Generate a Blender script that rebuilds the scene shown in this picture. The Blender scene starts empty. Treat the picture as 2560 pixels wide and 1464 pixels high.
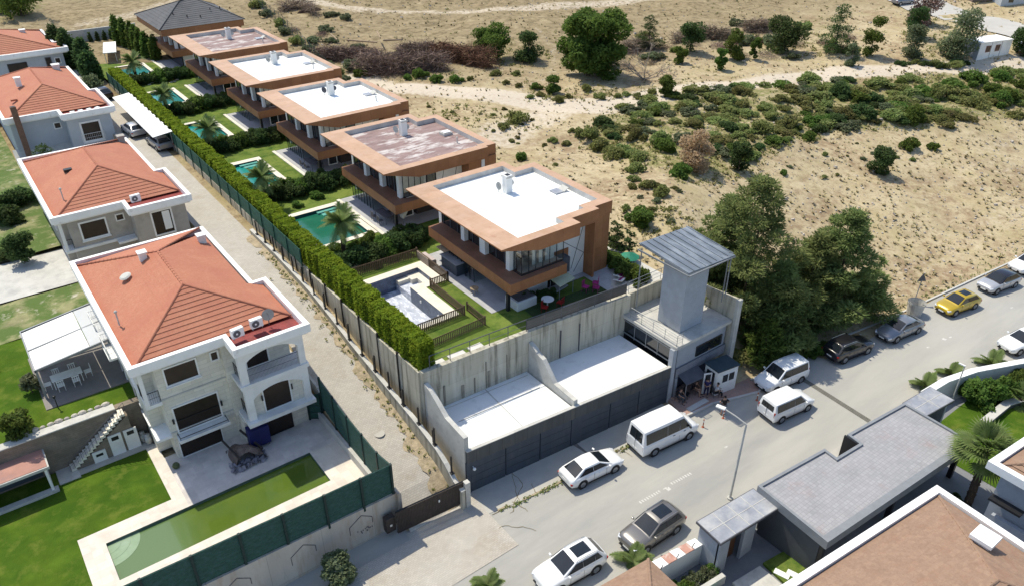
import bpy, bmesh, math, random
from mathutils import Vector, Matrix
import numpy as np
R_ = math.radians
S = bpy.context.scene
COL = S.collection
# ---------------------------------------------------------------- camera
CAMH = 39.0; FPX = 1939.76; PITCH = R_(31.3996); YAW = R_(36.8732)
cam = bpy.data.cameras.new("camera"); camo = bpy.data.objects.new("camera", cam); COL.objects.link(camo)
cam.sensor_width = 36; cam.lens = FPX/2560*36; cam.clip_start = 1; cam.clip_end = 3000
camo.location = (0, 0, CAMH); camo.rotation_euler = (math.pi/2-PITCH, 0, -YAW)
S.camera = camo
# ---------------------------------------------------------------- light
SUN = Vector((-0.11, 0.53, 1.0)).normalized()
w = bpy.data.worlds.new("World"); S.world = w; w.use_nodes = True
nt = w.node_tree; bg = nt.nodes['Background']
sky = nt.nodes.new('ShaderNodeTexSky'); sky.sky_type = 'NISHITA'; sky.sun_disc = False
sky.sun_elevation = math.asin(SUN.z); sky.sun_rotation = math.atan2(SUN.x, SUN.y); sky.altitude = 100
nt.links.new(sky.outputs[0], bg.inputs[0]); bg.inputs[1].default_value = 0.15
sl = bpy.data.lights.new("sun", 'SUN'); sl.energy = 3.5; sl.angle = R_(0.53); sl.color = (1, .935, .78)
so = bpy.data.objects.new("sun", sl); COL.objects.link(so); so.location = (0, 0, 80)
so.rotation_euler = SUN.to_track_quat('Z', 'Y').to_euler()
S.view_settings.view_transform = 'Standard'; S.view_settings.look = 'None'
S.view_settings.exposure = 0.38; S.view_settings.gamma = 1
S.render.engine = 'CYCLES'
S.cycles.max_bounces = 5; S.cycles.transparent_max_bounces = 8

# ---------------------------------------------------------------- measuring helpers (real positions from the survey of the picture)
_F = Vector((math.sin(YAW)*math.cos(PITCH), math.cos(YAW)*math.cos(PITCH), -math.sin(PITCH)))
_Rt = Vector((math.cos(YAW), -math.sin(YAW), 0)); _U = _Rt.cross(_F)
def ray(px, py): return _Rt*((px-1280)/FPX) - _U*((py-732)/FPX) + _F
def at(px, py, z):
    d = ray(px, py); t = (z-CAMH)/d.z; return Vector((d.x*t, d.y*t, z))
def aty(px, py, y):
    d = ray(px, py); t = y/d.y; return Vector((d.x*t, y, CAMH+d.z*t))
def lerp(a, b, t): return a+(b-a)*t
def interp(x, tab):
    if x <= tab[0][0]: return tab[0][1]
    for (a, va), (b, vb) in zip(tab, tab[1:]):
        if x <= b: return va+(vb-va)*(x-a)/(b-a)
    return tab[-1][1]
def sst(t): t = max(0, min(1, t)); return t*t*(3-2*t)
NK = [(-60, 34), (14, 33.2), (16, 31.6), (20, 29.8), (22.6, 29.3), (26, 29), (31, 28.8), (37.5, 28.3), (42, 28.1), (50, 27.9), (54, 27.3), (61, 26.2), (66.5, 25.6), (74.5, 24.8), (80, 24.2), (180, 13)]
SK = [(-60, 22), (16, 21.6), (22, 21.0), (28, 20.0), (48, 19.2), (54, 18.4), (62, 16.4), (70, 14.5), (180, 0)]
def Zr(x): return 0.02*(max(-40, min(x, 160))-20)
ALZ = [(28, Zr(17)), (31.75, Zr(17)+.02), (32.7, .8), (34, 1.5), (37, 2.25), (43, 3.5), (49, 4.8), (53, 5.5), (60, 6.0), (100, 6.35), (125, 6.6), (160, 7.5)]
def alz(y): return interp(y, ALZ)
def hn(x, y, s, k=0):
    return (math.sin(x*s+1.3+k)*math.cos(y*s*1.17+.7*k)+.5*math.sin(x*s*2.3+y*s*1.9+k))*.6
def T(x, y):
    z0 = Zr(x); n = interp(x, NK)
    if x < 15.5:
        if y < 33.05: return z0
        a = interp(y, [(33.05, 0.8), (49.6, 0.8), (50.6, 3.9), (128, 3.9), (131, 6.5), (140, 6.9)])
        if y > 140: a += (y-140)*.03 + .3*hn(x, y, .13)
        return a
    if x < 20.1:
        return (alz(y) if y > 31.7 else Zr(x)) - .02 + (0 if y < 130 else (y-130)*.02)
    if x < 43.6 and not (x > 43 and y > 37.2):
        if y < 37.4: return z0
        b = 5.0 if 37.4 < y < 130 else 6.6
        if y > 124: b += (y-124)*.02+.3*hn(x, y, .1)*sst((y-124)/12)
        return b
    if y < n+.3: return z0
    L = interp(x, [(44, 9), (52, 16), (62, 30), (90, 42), (200, 60)])
    t = (y-n-.3)/L
    b = z0 + .15*sst((y-n)/1.0) + (6.45-z0)*sst(t)
    b += .6*hn(x, y, .12)*sst((y-n-4)/20)*sst((x-46)/8) + .36*hn(x, y, .33, 2)*sst((x-46)/6)*sst((y-n-3)/8)
    far = max(0, math.hypot(x-20, y-40)-75)
    return b + far*.018
def gp(px, py):
    z = 3.
    for _ in range(25):
        p = at(px, py, z); z = z*.4+.6*T(p.x, p.y)
    return Vector((p.x, p.y, T(p.x, p.y)))
def gr(px, py):
    z = .3
    for _ in range(12):
        p = at(px, py, z); z = Zr(p.x)
    return Vector((p.x, p.y, z))

# ---------------------------------------------------------------- materials
MATS = {}
def M(name, col, rough=.75, var=.18, scale=1.2, bump=0., bscale=12, metal=0., spec=.35, col2=None, f2=.5, s2=.35, sharp=.08, coat=0., stretch=(1, 1, 1), objrand=0., third=None):
    m = bpy.data.materials.new(name); m.use_nodes = True; t = m.node_tree; N = t.nodes; L = t.links
    b = N['Principled BSDF']; b.inputs['Roughness'].default_value = rough; b.inputs['Metallic'].default_value = metal
    b.inputs['Specular IOR Level'].default_value = spec; b.inputs['Coat Weight'].default_value = coat
    g = N.new('ShaderNodeNewGeometry'); mp = N.new('ShaderNodeMapping'); mp.inputs['Scale'].default_value = stretch
    L.new(g.outputs['Position'], mp.inputs[0])
    no = N.new('ShaderNodeTexNoise'); no.inputs['Scale'].default_value = scale; no.inputs['Detail'].default_value = 6; no.inputs['Roughness'].default_value = .62
    L.new(mp.outputs[0], no.inputs[0])
    rp = N.new('ShaderNodeValToRGB'); c = Vector(col)
    lo = c*(1-var); hi = c*(1+var)
    rp.color_ramp.elements[0].position = .3; rp.color_ramp.elements[1].position = .7
    rp.color_ramp.elements[0].color = (*lo, 1); rp.color_ramp.elements[1].color = (*[min(1, q) for q in hi], 1)
    L.new(no.outputs[0], rp.inputs[0]); out = rp.outputs[0]
    def layer(colr, f, s, shp, prev, off):
        n2 = N.new('ShaderNodeTexNoise'); n2.inputs['Scale'].default_value = s; n2.inputs['Detail'].default_value = 8; n2.inputs['Roughness'].default_value = .65
        m2 = N.new('ShaderNodeMapping'); m2.inputs['Scale'].default_value = stretch; m2.inputs['Location'].default_value = (off, off*.7, 3)
        L.new(g.outputs['Position'], m2.inputs[0]); L.new(m2.outputs[0], n2.inputs[0])
        r2 = N.new('ShaderNodeValToRGB'); r2.color_ramp.elements[0].position = 1-f-shp; r2.color_ramp.elements[1].position = min(1, 1-f+shp)
        L.new(n2.outputs[0], r2.inputs[0]); mx = N.new('ShaderNodeMix'); mx.data_type = 'RGBA'
        L.new(r2.outputs[0], mx.inputs['Factor']); L.new(prev, mx.inputs['A']); mx.inputs['B'].default_value = (*colr, 1)
        return mx.outputs['Result']
    if col2: out = layer(col2, f2, s2, sharp, out, 7)
    if third: out = layer(third[0], third[1], third[2], third[3], out, 31)
    if objrand:
        oi = N.new('ShaderNodeObjectInfo'); hs = N.new('ShaderNodeHueSaturation'); mr = N.new('ShaderNodeMapRange')
        mr.inputs[3].default_value = 1-objrand; mr.inputs[4].default_value = 1+objrand
        L.new(oi.outputs['Random'], mr.inputs[0]); L.new(mr.outputs[0], hs.inputs['Value'])
        mr2 = N.new('ShaderNodeMapRange'); mr2.inputs[3].default_value = .5-.04*objrand*4; mr2.inputs[4].default_value = .5+.02*objrand*4
        L.new(oi.outputs['Random'], mr2.inputs[0]); L.new(mr2.outputs[0], hs.inputs['Hue'])
        L.new(out, hs.inputs['Color']); out = hs.outputs[0]
    L.new(out, b.inputs['Base Color'])
    if bump:
        nb = N.new('ShaderNodeTexNoise'); nb.inputs['Scale'].default_value = bscale; nb.inputs['Detail'].default_value = 5
        L.new(g.outputs['Position'], nb.inputs[0]); bu = N.new('ShaderNodeBump'); bu.inputs['Strength'].default_value = bump; bu.inputs['Distance'].default_value = .1
        L.new(nb.outputs[0], bu.inputs['Height']); L.new(bu.outputs[0], b.inputs['Normal'])
    MATS[name] = m; m['out'] = 0
    return m
def add_pattern(m, kind, size=(.4, .2), mortar=.02, dark=.75, axis='xy', bumps=.3, rot=0, off=.5):
    """multiply the base colour with joints (brick pattern) laid on real metres"""
    t = m.node_tree; N = t.nodes; L = t.links; b = N['Principled BSDF']
    src = b.inputs['Base Color'].links[0].from_socket
    g = N.new('ShaderNodeNewGeometry'); sp = N.new('ShaderNodeSeparateXYZ'); cb = N.new('ShaderNodeCombineXYZ')
    mp = N.new('ShaderNodeMapping'); mp.inputs['Rotation'].default_value = (0, 0, rot)
    L.new(g.outputs['Position'], mp.inputs[0]); L.new(mp.outputs[0], sp.inputs[0])
    a, c = axis
    idx = {'x': 0, 'y': 1, 'z': 2}
    if a == 's':   # sum of x and y : works on walls facing either way
        ad = N.new('ShaderNodeMath'); ad.operation = 'ADD'; L.new(sp.outputs[0], ad.inputs[0]); L.new(sp.outputs[1], ad.inputs[1]); L.new(ad.outputs[0], cb.inputs[0])
    else: L.new(sp.outputs[idx[a]], cb.inputs[0])
    L.new(sp.outputs[idx[c]], cb.inputs[1])
    br = N.new('ShaderNodeTexBrick'); br.inputs['Scale'].default_value = 1; br.inputs['Brick Width'].default_value = size[0]; br.inputs['Row Height'].default_value = size[1]
    br.inputs['Mortar Size'].default_value = mortar; br.inputs['Mortar Smooth'].default_value = .1; br.offset = off
    br.inputs['Color1'].default_value = (1, 1, 1, 1); br.inputs['Color2'].default_value = (.86, .86, .86, 1); br.inputs['Mortar'].default_value = (dark, dark, dark, 1)
    L.new(cb.outputs[0], br.inputs[0])
    mx = N.new('ShaderNodeMix'); mx.data_type = 'RGBA'; mx.blend_type = 'MULTIPLY'; mx.inputs['Factor'].default_value = 1
    L.new(src, mx.inputs['A']); L.new(br.outputs['Color'], mx.inputs['B']); L.new(mx.outputs['Result'], b.inputs['Base Color'])
    if bumps:
        bu = N.new('ShaderNodeBump'); bu.inputs['Strength'].default_value = bumps; bu.inputs['Distance'].default_value = .02; bu.invert = True
        L.new(br.outputs['Fac'], bu.inputs['Height']); L.new(bu.outputs[0], b.inputs['Normal'])
    return m

white = M('white_paint', (.80, .79, .76), .6, .05, .7, col2=(.68, .67, .63), f2=.4, s2=.9, sharp=.12)
parap = M('white_parapet', (.86, .85, .82), .6, .04, 1.5, col2=(.62, .60, .56), f2=.36, s2=1.6, sharp=.06)
stonec = add_pattern(M('cream_stone', (.78, .74, .64), .8, .06, 3, col2=(.68, .64, .54), f2=.45, s2=.7, sharp=.2), 'b', (1.3, .32), .012, .72, 'sz')
beigew = M('taupe_render', (.42, .385, .34), .85, .06, 1.5, col2=(.30, .28, .25), f2=.42, s2=.7, sharp=.12)
tile = M('terracotta_tile', (.42, .16, .088), .75, .07, .9, col2=(.47, .205, .125), f2=.45, s2=5, sharp=.15, third=((.385, .13, .078), .42, .5, .2), bump=.25, bscale=9)
tileb = M('brown_tile', (.29, .185, .125), .75, .06, .9, col2=(.35, .23, .155), f2=.46, s2=5, sharp=.15, third=((.30, .17, .11), .36, .8, .12), bump=.25, bscale=9)
add_pattern(tileb, 'b', (.36, .36), .03, .90, 'xy', bumps=0, off=0, rot=R_(5))
tiler = M('dark_red_tile', (.22, .03, .025), .5, .3, 2, bump=.3)
def ribs(m, ax, period, depth=.03):
    t = m.node_tree; N = t.nodes; L = t.links; b = N['Principled BSDF']
    g = N.new('ShaderNodeNewGeometry'); sp = N.new('ShaderNodeSeparateXYZ'); L.new(g.outputs['Position'], sp.inputs[0])
    cb = N.new('ShaderNodeCombineXYZ'); L.new(sp.outputs['XYZ'.index(ax.upper())], cb.inputs[0])
    wv = N.new('ShaderNodeTexWave'); wv.wave_type = 'BANDS'; wv.bands_direction = 'X'; wv.inputs['Scale'].default_value = math.pi*2/period/20; wv.inputs['Distortion'].default_value = 0
    L.new(cb.outputs[0], wv.inputs[0]); bu = N.new('ShaderNodeBump'); bu.inputs['Strength'].default_value = .9; bu.inputs['Distance'].default_value = depth
    L.new(wv.outputs[0], bu.inputs['Height'])
    if b.inputs['Normal'].links: L.new(b.inputs['Normal'].links[0].from_socket, bu.inputs['Normal'])
    L.new(bu.outputs[0], b.inputs['Normal'])
    return m
copper = M('corten_cladding', (.36, .155, .065), .55, .14, .5, col2=(.43, .22, .12), f2=.5, s2=.8, sharp=.15, third=((.27, .11, .05), .34, 1.3, .08), bump=.05)
copd = add_pattern(M('corten_wall', (.40, .175, .075), .6, .10, .8, col2=(.33, .135, .055), f2=.45, s2=.8, sharp=.15), 'b', (1.2, 3.0), .012, .6, 'sz', bumps=.2, off=0)
copt = add_pattern(M('corten_top', (.47, .285, .17), .6, .07, .8, col2=(.55, .36, .25), f2=.5, s2=.9, sharp=.2, third=((.42, .21, .12), .33, 1.5, .12)), 'b', (2.4, 1.15), .012, .82, 'xy', bumps=0, off=0)
memw = add_pattern(M('white_roof_membrane', (.86, .87, .86), .5, .03, .6, col2=(.76, .77, .75), f2=.40, s2=.5, sharp=.12, third=((.64, .64, .61), .31, 2.2, .06)), 'b', (1.05, 6), .02, .86, 'xy', bumps=0, off=.3)
memb = M('weathered_roof_membrane', (.27, .185, .17), .8, .2, .8, col2=(.55, .50, .47), f2=.44, s2=.55, sharp=.05, stretch=(.6, 1.6, 1), third=((.20, .13, .12), .42, 1.4, .06), bump=.1)
conc = M('board_marked_concrete', (.50, .465, .37), .85, .12, .5, bump=.25, bscale=6, col2=(.21, .195, .15), f2=.43, s2=.9, sharp=.08, stretch=(2.6, 2.6, .22), third=((.60, .57, .48), .40, .5, .1))
add_pattern(conc, 'b', (2.6, 1.35), .012, .7, 'sz', bumps=.25, off=0)
concl = M('pale_concrete', (.52, .505, .46), .85, .1, .8, bump=.15, col2=(.40, .39, .36), f2=.42, s2=1.1, sharp=.1)
concf = M('white_garage_roof', (.78, .79, .78), .6, .04, .5, col2=(.64, .65, .64), f2=.36, s2=1.1, sharp=.08, third=((.60, .61, .60), .29, 5, .04))
plast = M('bluegrey_render', (.36, .385, .42), .85, .06, 1.2, col2=(.31, .33, .36), f2=.45, s2=1.5, sharp=.15, bump=.1)
streetw = M('stained_street_wall', (.46, .42, .36), .85, .12, .5, bump=.2, col2=(.34, .25, .17), f2=.40, s2=.7, sharp=.1, stretch=(1.6, 1.6, .3), third=((.30, .28, .25), .33, 1.1, .06))
add_pattern(streetw, 'b', (3.4, 4.5), .012, .6, 'xz', bumps=.2, off=0)
road_m = M('dusty_asphalt', (.36, .348, .315), .9, .06, .35, bump=.12, bscale=20, col2=(.43, .41, .36), f2=.46, s2=.3, sharp=.18, third=((.295, .29, .27), .42, .16, .12), stretch=(.35, 1.6, 1))
apron = M('concrete_apron', (.44, .42, .37), .9, .08, .8, bump=.1, col2=(.40, .385, .345), f2=.42, s2=.9, sharp=.1)
paver = add_pattern(M('paver', (.50, .465, .405), .9, .08, .7, col2=(.455, .41, .345), f2=.45, s2=.5, sharp=.2, third=((.38, .31, .23), .30, .45, .14), bump=.1), 'b', (.24, .13), .014, .72, 'xy', bumps=.2)
redpav = add_pattern(M('red_paver', (.42, .27, .22), .9, .1, .8, col2=(.36, .27, .24), f2=.4, s2=.8), 'b', (.2, .1), .008, .75)
kerbm = M('kerb_stone', (.50, .49, .46), .85, .1, 1.2)
grass = M('lawn', (.115, .165, .03), .95, .25, .5, bump=.5, bscale=14, col2=(.17, .215, .045), f2=.45, s2=.45, sharp=.12, third=((.045, .10, .014), .42, .9, .1), spec=.15)
grassy = M('pool_lawn', (.080, .135, .014), .95, .25, .6, bump=.5, bscale=14, col2=(.045, .095, .010), f2=.48, s2=.25, sharp=.1, spec=.05, third=((.14, .17, .03), .38, .8, .1))
scrubg = M('scrub_ground', (.26, .25, .12), .95, .3, .8, bump=.5, col2=(.09, .14, .03), f2=.55, s2=.5, sharp=.08, third=((.48, .44, .34), .35, .9, .06))
deck_c = add_pattern(M('travertine_deck', (.72, .655, .56), .75, .06, 1.2, col2=(.64, .56, .47), f2=.42, s2=1.0, sharp=.12), 'b', (.6, .6), .008, .85, off=0)
deck_g = add_pattern(M('deck_paving', (.66, .60, .54), .8, .07, 1.0, col2=(.55, .50, .45), f2=.45, s2=1.1, sharp=.12), 'b', (.6, .6), .008, .85, off=0)
terr_g = add_pattern(M('grey_terrace_tile', (.47, .47, .475), .6, .06, 1.2, col2=(.40, .40, .41), f2=.42, s2=.8, sharp=.15), 'b', (.8, .8), .01, .8, off=0)
glass = M('dark_glass', (.012, .015, .018), .06, .3, .8, spec=.8)
glassb = M('brown_glass', (.028, .020, .016), .25, .3, .8, spec=.25)
black = M('black_metal', (.018, .018, .02), .45, .2, 2)
steel = M('grey_steel', (.25, .26, .27), .5, .1, 2, metal=.2)
ironp = M('grey_iron', (.10, .10, .11), .6, .2, 2)
navy = M('anthracite_panel', (.052, .066, .086), .5, .12, .6, col2=(.075, .085, .10), f2=.40, s2=1.2, sharp=.1, stretch=(1.5, 1.5, .4))
navyt = add_pattern(M('anthracite_band', (.080, .086, .09), .6, .14, .8, col2=(.13, .12, .10), f2=.38, s2=1.2, sharp=.1, stretch=(2, 2, .5)), 'b', (1.0, 4), .014, .5, 'xz', off=0)
woodf = M('weathered_wood', (.13, .088, .055), .8, .3, 4, stretch=(1, 1, 3))
woodl = M('light_wood', (.34, .25, .16), .8, .2, 4)
gatem = M('brown_gate', (.045, .035, .030), .6, .25, 3)
cream = M('cream_coping', (.74, .69, .585), .7, .06, 2, col2=(.64, .58, .48), f2=.42, s2=1.3, sharp=.12)
poolt = add_pattern(M('blue_pool_tile', (.105, .135, .20), .35, .25, 1.6, col2=(.20, .24, .32), f2=.42, s2=1.7, sharp=.08), 'b', (.6, .3), .01, .7, 'sz')
poolf = M('pool_floor_painted_ripples', (.50, .53, .60), .15, .12, 2.2, col2=(.74, .77, .84), f2=.47, s2=3.2, sharp=.03, stretch=(1, .45, 1), third=((.38, .42, .50), .40, 2, .06))  # pale tile; shimmer of the shallow water painted into its colour
def water(name, c, c2, s=.35, r=.08):
    m = M(name, c, r, .14, .25, col2=c2, f2=.5, s2=s, sharp=.16, spec=.5, bump=.03, bscale=3); return m
wteal = water('teal_water', (.012, .20, .17), (.02, .27, .23), .8)
wgreen = water('green_water', (.012, .115, .07), (.02, .15, .095), .8)
wblue = water('blue_water', (.03, .20, .21), (.05, .27, .27), .8)
leafp = M('pine_foliage', (.195, .25, .085), .85, .35, .8, col2=(.29, .335, .125), f2=.45, s2=1.3, sharp=.1, spec=.15, objrand=.12, third=((.065, .10, .03), .42, .8, .1))
leafd = M('dark_foliage', (.065, .11, .036), .8, .35, 1.2, col2=(.10, .155, .048), f2=.45, s2=1.5, sharp=.1, spec=.2, objrand=.18)
leafg = M('green_foliage', (.10, .17, .035), .8, .3, 1.2, col2=(.15, .22, .045), f2=.45, s2=1.3, sharp=.12, spec=.2, objrand=.2)
leafs = M('scrub_foliage', (.20, .235, .075), .9, .35, 1.2, col2=(.28, .30, .115), f2=.45, s2=1.0, sharp=.12, spec=.15, objrand=.3, third=((.22, .18, .10), .34, .8, .1))
leafo = M('olive_foliage', (.14, .17, .085), .85, .25, 1.5, col2=(.22, .25, .15), f2=.45, s2=2, sharp=.12, spec=.15, objrand=.15)
hedgem = M('golden_hedge', (.20, .28, .022), .8, .2, .8, col2=(.29, .35, .03), f2=.46, s2=.9, sharp=.15, spec=.15, third=((.12, .20, .02), .38, 1.6, .1))
palml = M('palm_frond', (.17, .24, .07), .7, .25, 2, col2=(.28, .33, .13), f2=.42, s2=2, sharp=.15, spec=.3)
bark = M('bark', (.085, .062, .045), .95, .3, 3, bump=.5)
twig = M('brown_brush', (.19, .135, .10), .95, .35, 1.2, col2=(.29, .22, .165), f2=.45, s2=1.2, sharp=.12, objrand=.2)
dryb = M('dry_bush', (.50, .37, .23), .95, .3, 2, objrand=.1)
straw = M('dry_grass', (.36, .30, .16), .95, .3, 1.2)
rock = M('rock', (.48, .44, .37), .9, .2, 2, objrand=.25)
redst = M('red_stone_cap', (.48, .26, .20), .85, .15, 1.5, col2=(.62, .52, .45), f2=.4, s2=3)
skin_m = M('skin', (.42, .24, .16), .6, .05, 4); hair_m = M('hair', (.02, .015, .012), .7, .2, 4)
greyr = add_pattern(M('grey_shingle', (.33, .328, .335), .8, .10, .8, col2=(.37, .36, .37), f2=.45, s2=.7, sharp=.15, third=((.36, .28, .27), .33, .45, .12)), 'b', (.25, .25), .02, .80, 'xy', bumps=.3, off=0)
greyh = M('dark_hip_roof', (.085, .087, .092), .8, .12, .8, col2=(.11, .11, .115), f2=.45, s2=.8, sharp=.15)
seam = M('standing_seam', (.17, .195, .225), .4, .15, .9, col2=(.33, .36, .39), f2=.42, s2=.8, sharp=.1, stretch=(1.6, .5, 1), metal=.2)
polyc = M('polycarbonate', (.28, .29, .32), .25, .15, 1.0, col2=(.50, .49, .46), f2=.42, s2=.7, sharp=.15, spec=.5)
for m in (leafp, leafd, leafg, leafs, leafo, hedgem, palml, dryb):   # thin leaves let light through
    t = m.node_tree; N = t.nodes; L = t.links; b = N['Principled BSDF']; tr = N.new('ShaderNodeBsdfTranslucent'); mx = N.new('ShaderNodeMixShader'); mx.inputs[0].default_value = .48
    L.new(b.inputs['Base Color'].links[0].from_socket, tr.inputs[0]); L.new(b.outputs[0], mx.inputs[1]); L.new(tr.outputs[0], mx.inputs[2]); L.new(mx.outputs[0], N['Material Output'].inputs[0])
# ---------------------------------------------------------------- mesh helpers
ORG = {}
def tag(o, label=None, cat=None, group=None, kind=None):
    if label: o['label'] = label
    if cat: o['category'] = cat
    if group: o['group'] = group
    if kind: o['kind'] = kind
    return o
def thing(name, label, cat, loc=(0, 0, 0), rz=0, group=None, local=False):
    o = bpy.data.objects.new(name, None); COL.objects.link(o); o.empty_display_size = .3
    o.location = loc; o.rotation_euler = (0, 0, rz)
    ORG[o] = Vector((0, 0, 0)) if local else Vector(loc)
    return tag(o, label, cat, group)
class MB:
    def __init__(s): s.v = []; s.f = []
    def add(s, vs, fs):
        k = len(s.v); s.v += [tuple(q) for q in vs]; s.f += [tuple(i+k for i in f) for f in fs]; return s
    def box(s, x0, y0, z0, x1, y1, z1):
        return s.add([(x0, y0, z0), (x1, y0, z0), (x1, y1, z0), (x0, y1, z0), (x0, y0, z1), (x1, y0, z1), (x1, y1, z1), (x0, y1, z1)],
                     [(3, 2, 1, 0), (4, 5, 6, 7), (0, 1, 5, 4), (1, 2, 6, 5), (2, 3, 7, 6), (3, 0, 4, 7)])
    def rbox(s, c, d, rz=0, ry=0, rx=0):
        m = Matrix.Translation(c) @ Matrix.Rotation(rz, 4, 'Z') @ Matrix.Rotation(ry, 4, 'Y') @ Matrix.Rotation(rx, 4, 'X')
        k = len(s.v); s.box(-d[0]/2, -d[1]/2, -d[2]/2, d[0]/2, d[1]/2, d[2]/2)
        for i in range(k, len(s.v)): s.v[i] = tuple(m @ Vector(s.v[i]))
        return s
    def quad(s, a, b, c, d): return s.add([a, b, c, d], [(0, 1, 2, 3)])
    def tri(s, a, b, c): return s.add([a, b, c], [(0, 1, 2)])
    def prism(s, pts, z0, z1):
        n = len(pts); z0 = z0 if isinstance(z0, (list, tuple)) else [z0]*n; z1 = z1 if isinstance(z1, (list, tuple)) else [z1]*n
        return s.add([(p[0], p[1], z) for p, z in zip(pts, z0)]+[(p[0], p[1], z) for p, z in zip(pts, z1)],
                     [tuple(range(n))[::-1], tuple(range(n, 2*n))]+[(i, (i+1) % n, n+(i+1) % n, n+i) for i in range(n)])
    def wallx(s, prof, x0, x1):   # profile of (y,z) pushed along x
        n = len(prof)
        return s.add([(x0, p[0], p[1]) for p in prof]+[(x1, p[0], p[1]) for p in prof],
                     [tuple(range(n)), tuple(range(n, 2*n))[::-1]]+[(i, (i+1) % n, n+(i+1) % n, n+i) for i in range(n)])
    def cyl(s, p, q, r, r2=None, n=8, cap=True):
        p = Vector(p); q = Vector(q); r2 = r if r2 is None else r2; d = (q-p)
        if d.length < 1e-6: return s
        d.normalize(); u = d.orthogonal().normalized(); v = d.cross(u)
        vs = []
        for c, rr in ((p, r), (q, r2)):
            for i in range(n):
                a = 2*math.pi*i/n; vs.append(c+u*math.cos(a)*rr+v*math.sin(a)*rr)
        fs = [(i, (i+1) % n, n+(i+1) % n, n+i) for i in range(n)]
        if cap: fs += [tuple(range(n))[::-1], tuple(range(n, 2*n))]
        return s.add(vs, fs)
    def path(s, pts, r, n=6):
        for a, b in zip(pts, pts[1:]): s.cyl(a, b, r, r, n)
        return s
    def ball(s, c, r, n=8, m=6, sc=(1, 1, 1)):
        c = Vector(c); vs = [c+Vector((0, 0, -r*sc[2]))]
        for j in range(1, m):
            ph = -math.pi/2+math.pi*j/m
            for i in range(n):
                a = 2*math.pi*i/n; vs.append(c+Vector((math.cos(a)*math.cos(ph)*r*sc[0], math.sin(a)*math.cos(ph)*r*sc[1], math.sin(ph)*r*sc[2])))
        vs.append(c+Vector((0, 0, r*sc[2]))); fs = []
        for i in range(n): fs.append((0, 1+(i+1) % n, 1+i))
        for j in range(m-2):
            for i in range(n): fs.append((1+j*n+i, 1+j*n+(i+1) % n, 1+(j+1)*n+(i+1) % n, 1+(j+1)*n+i))
        k = 1+(m-2)*n
        for i in range(n): fs.append((k+i, k+(i+1) % n, len(vs)-1))
        return s.add(vs, fs)
    def build(s, name, mat, parent=None, smooth=False, bevel=0, fix=True, world=True, seg=2, wn=False):
        me = bpy.data.meshes.new(name); me.from_pydata(s.v, [], s.f)
        if fix:
            bm = bmesh.new(); bm.from_mesh(me); bmesh.ops.recalc_face_normals(bm, faces=bm.faces); bm.to_mesh(me); bm.free()
        ms = mat if isinstance(mat, (list, tuple)) else [mat]
        for q in ms: me.materials.append(q)
        o = bpy.data.objects.new(name, me); COL.objects.link(o)
        if parent is not None:
            og = ORG.get(parent, Vector((0, 0, 0)))
            ORG[o] = og
            # every part keeps its thing's origin
            me.transform(Matrix.Translation(-og)); o.parent = parent
        if smooth:
            for p in me.polygons: p.use_smooth = True
        if bevel:
            b = o.modifiers.new('bevel', 'BEVEL'); b.width = bevel; b.segments = seg; b.limit_method = 'ANGLE'; b.angle_limit = R_(35)
        return o
def copy_tree(o, parent=None):
    c = o.copy(); COL.objects.link(c); c.parent = parent
    for ch in list(o.children): copy_tree(ch, c)
    return c
def structure(o): o['kind'] = 'structure'; return o
def one(mb, name, mat, label, cat, group=None, **k):
    """a thing that is a single mesh: origin moved to its base centre"""
    o = mb.build(name, mat, **k); me = o.data
    xs = [v.co for v in me.vertices]; c = Vector((sum(v.x for v in xs)/len(xs), sum(v.y for v in xs)/len(xs), min(v.z for v in xs)))
    me.transform(Matrix.Translation(-c)); o.location = c
    return tag(o, label, cat, group)
def offs(poly, d):
    """inward offset of a CCW rectilinear-ish polygon"""
    n = len(poly); out = []
    for i in range(n):
        a = Vector(poly[i-1]).to_2d(); b = Vector(poly[i]).to_2d(); c = Vector(poly[(i+1) % n]).to_2d()
        e1 = (b-a).normalized(); e2 = (c-b).normalized(); n1 = Vector((-e1.y, e1.x)); n2 = Vector((-e2.y, e2.x))
        k = 1+n1.dot(n2); m = (n1+n2)/k if k > .05 else n1
        out.append((b.x+m.x*d, b.y+m.y*d))
    return out
def ring(mb, outer, inner, z0, z1):
    n = len(outer); vs = [(p[0], p[1], z) for z in (z0, z1) for q in (outer, inner) for p in q]
    f = []
    for i in range(n):
        j = (i+1) % n
        f += [(2*n+i, 2*n+j, 3*n+j, 3*n+i), (i, n+i, n+j, j), (i, j, 2*n+j, 2*n+i), (n+i, 3*n+i, 3*n+j, n+j)]
    return mb.add(vs, f)
def sheet(mb, xs, ys, hole, zf):
    """grid of cells with holes; shared vertices"""
    idx = {}
    def vid(i, j):
        if (i, j) not in idx: idx[(i, j)] = len(mb.v); mb.v.append((xs[i], ys[j], zf(xs[i], ys[j])))
        return idx[(i, j)]
    for i in range(len(xs)-1):
        for j in range(len(ys)-1):
            cx, cy = (xs[i]+xs[i+1])/2, (ys[j]+ys[j+1])/2
            if hole(cx, cy): continue
            mb.f.append((vid(i, j), vid(i+1, j), vid(i+1, j+1), vid(i, j+1)))
    return mb
def inr(x, y, r): return r[0] < x < r[2] and r[1] < y < r[3]
def frange(a, b, st):
    n = max(1, int(round((b-a)/st))); return [a+(b-a)*i/n for i in range(n+1)]
def cuts(base, extra): return sorted(set([round(q, 3) for q in base]+[round(q, 3) for q in extra]))
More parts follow.
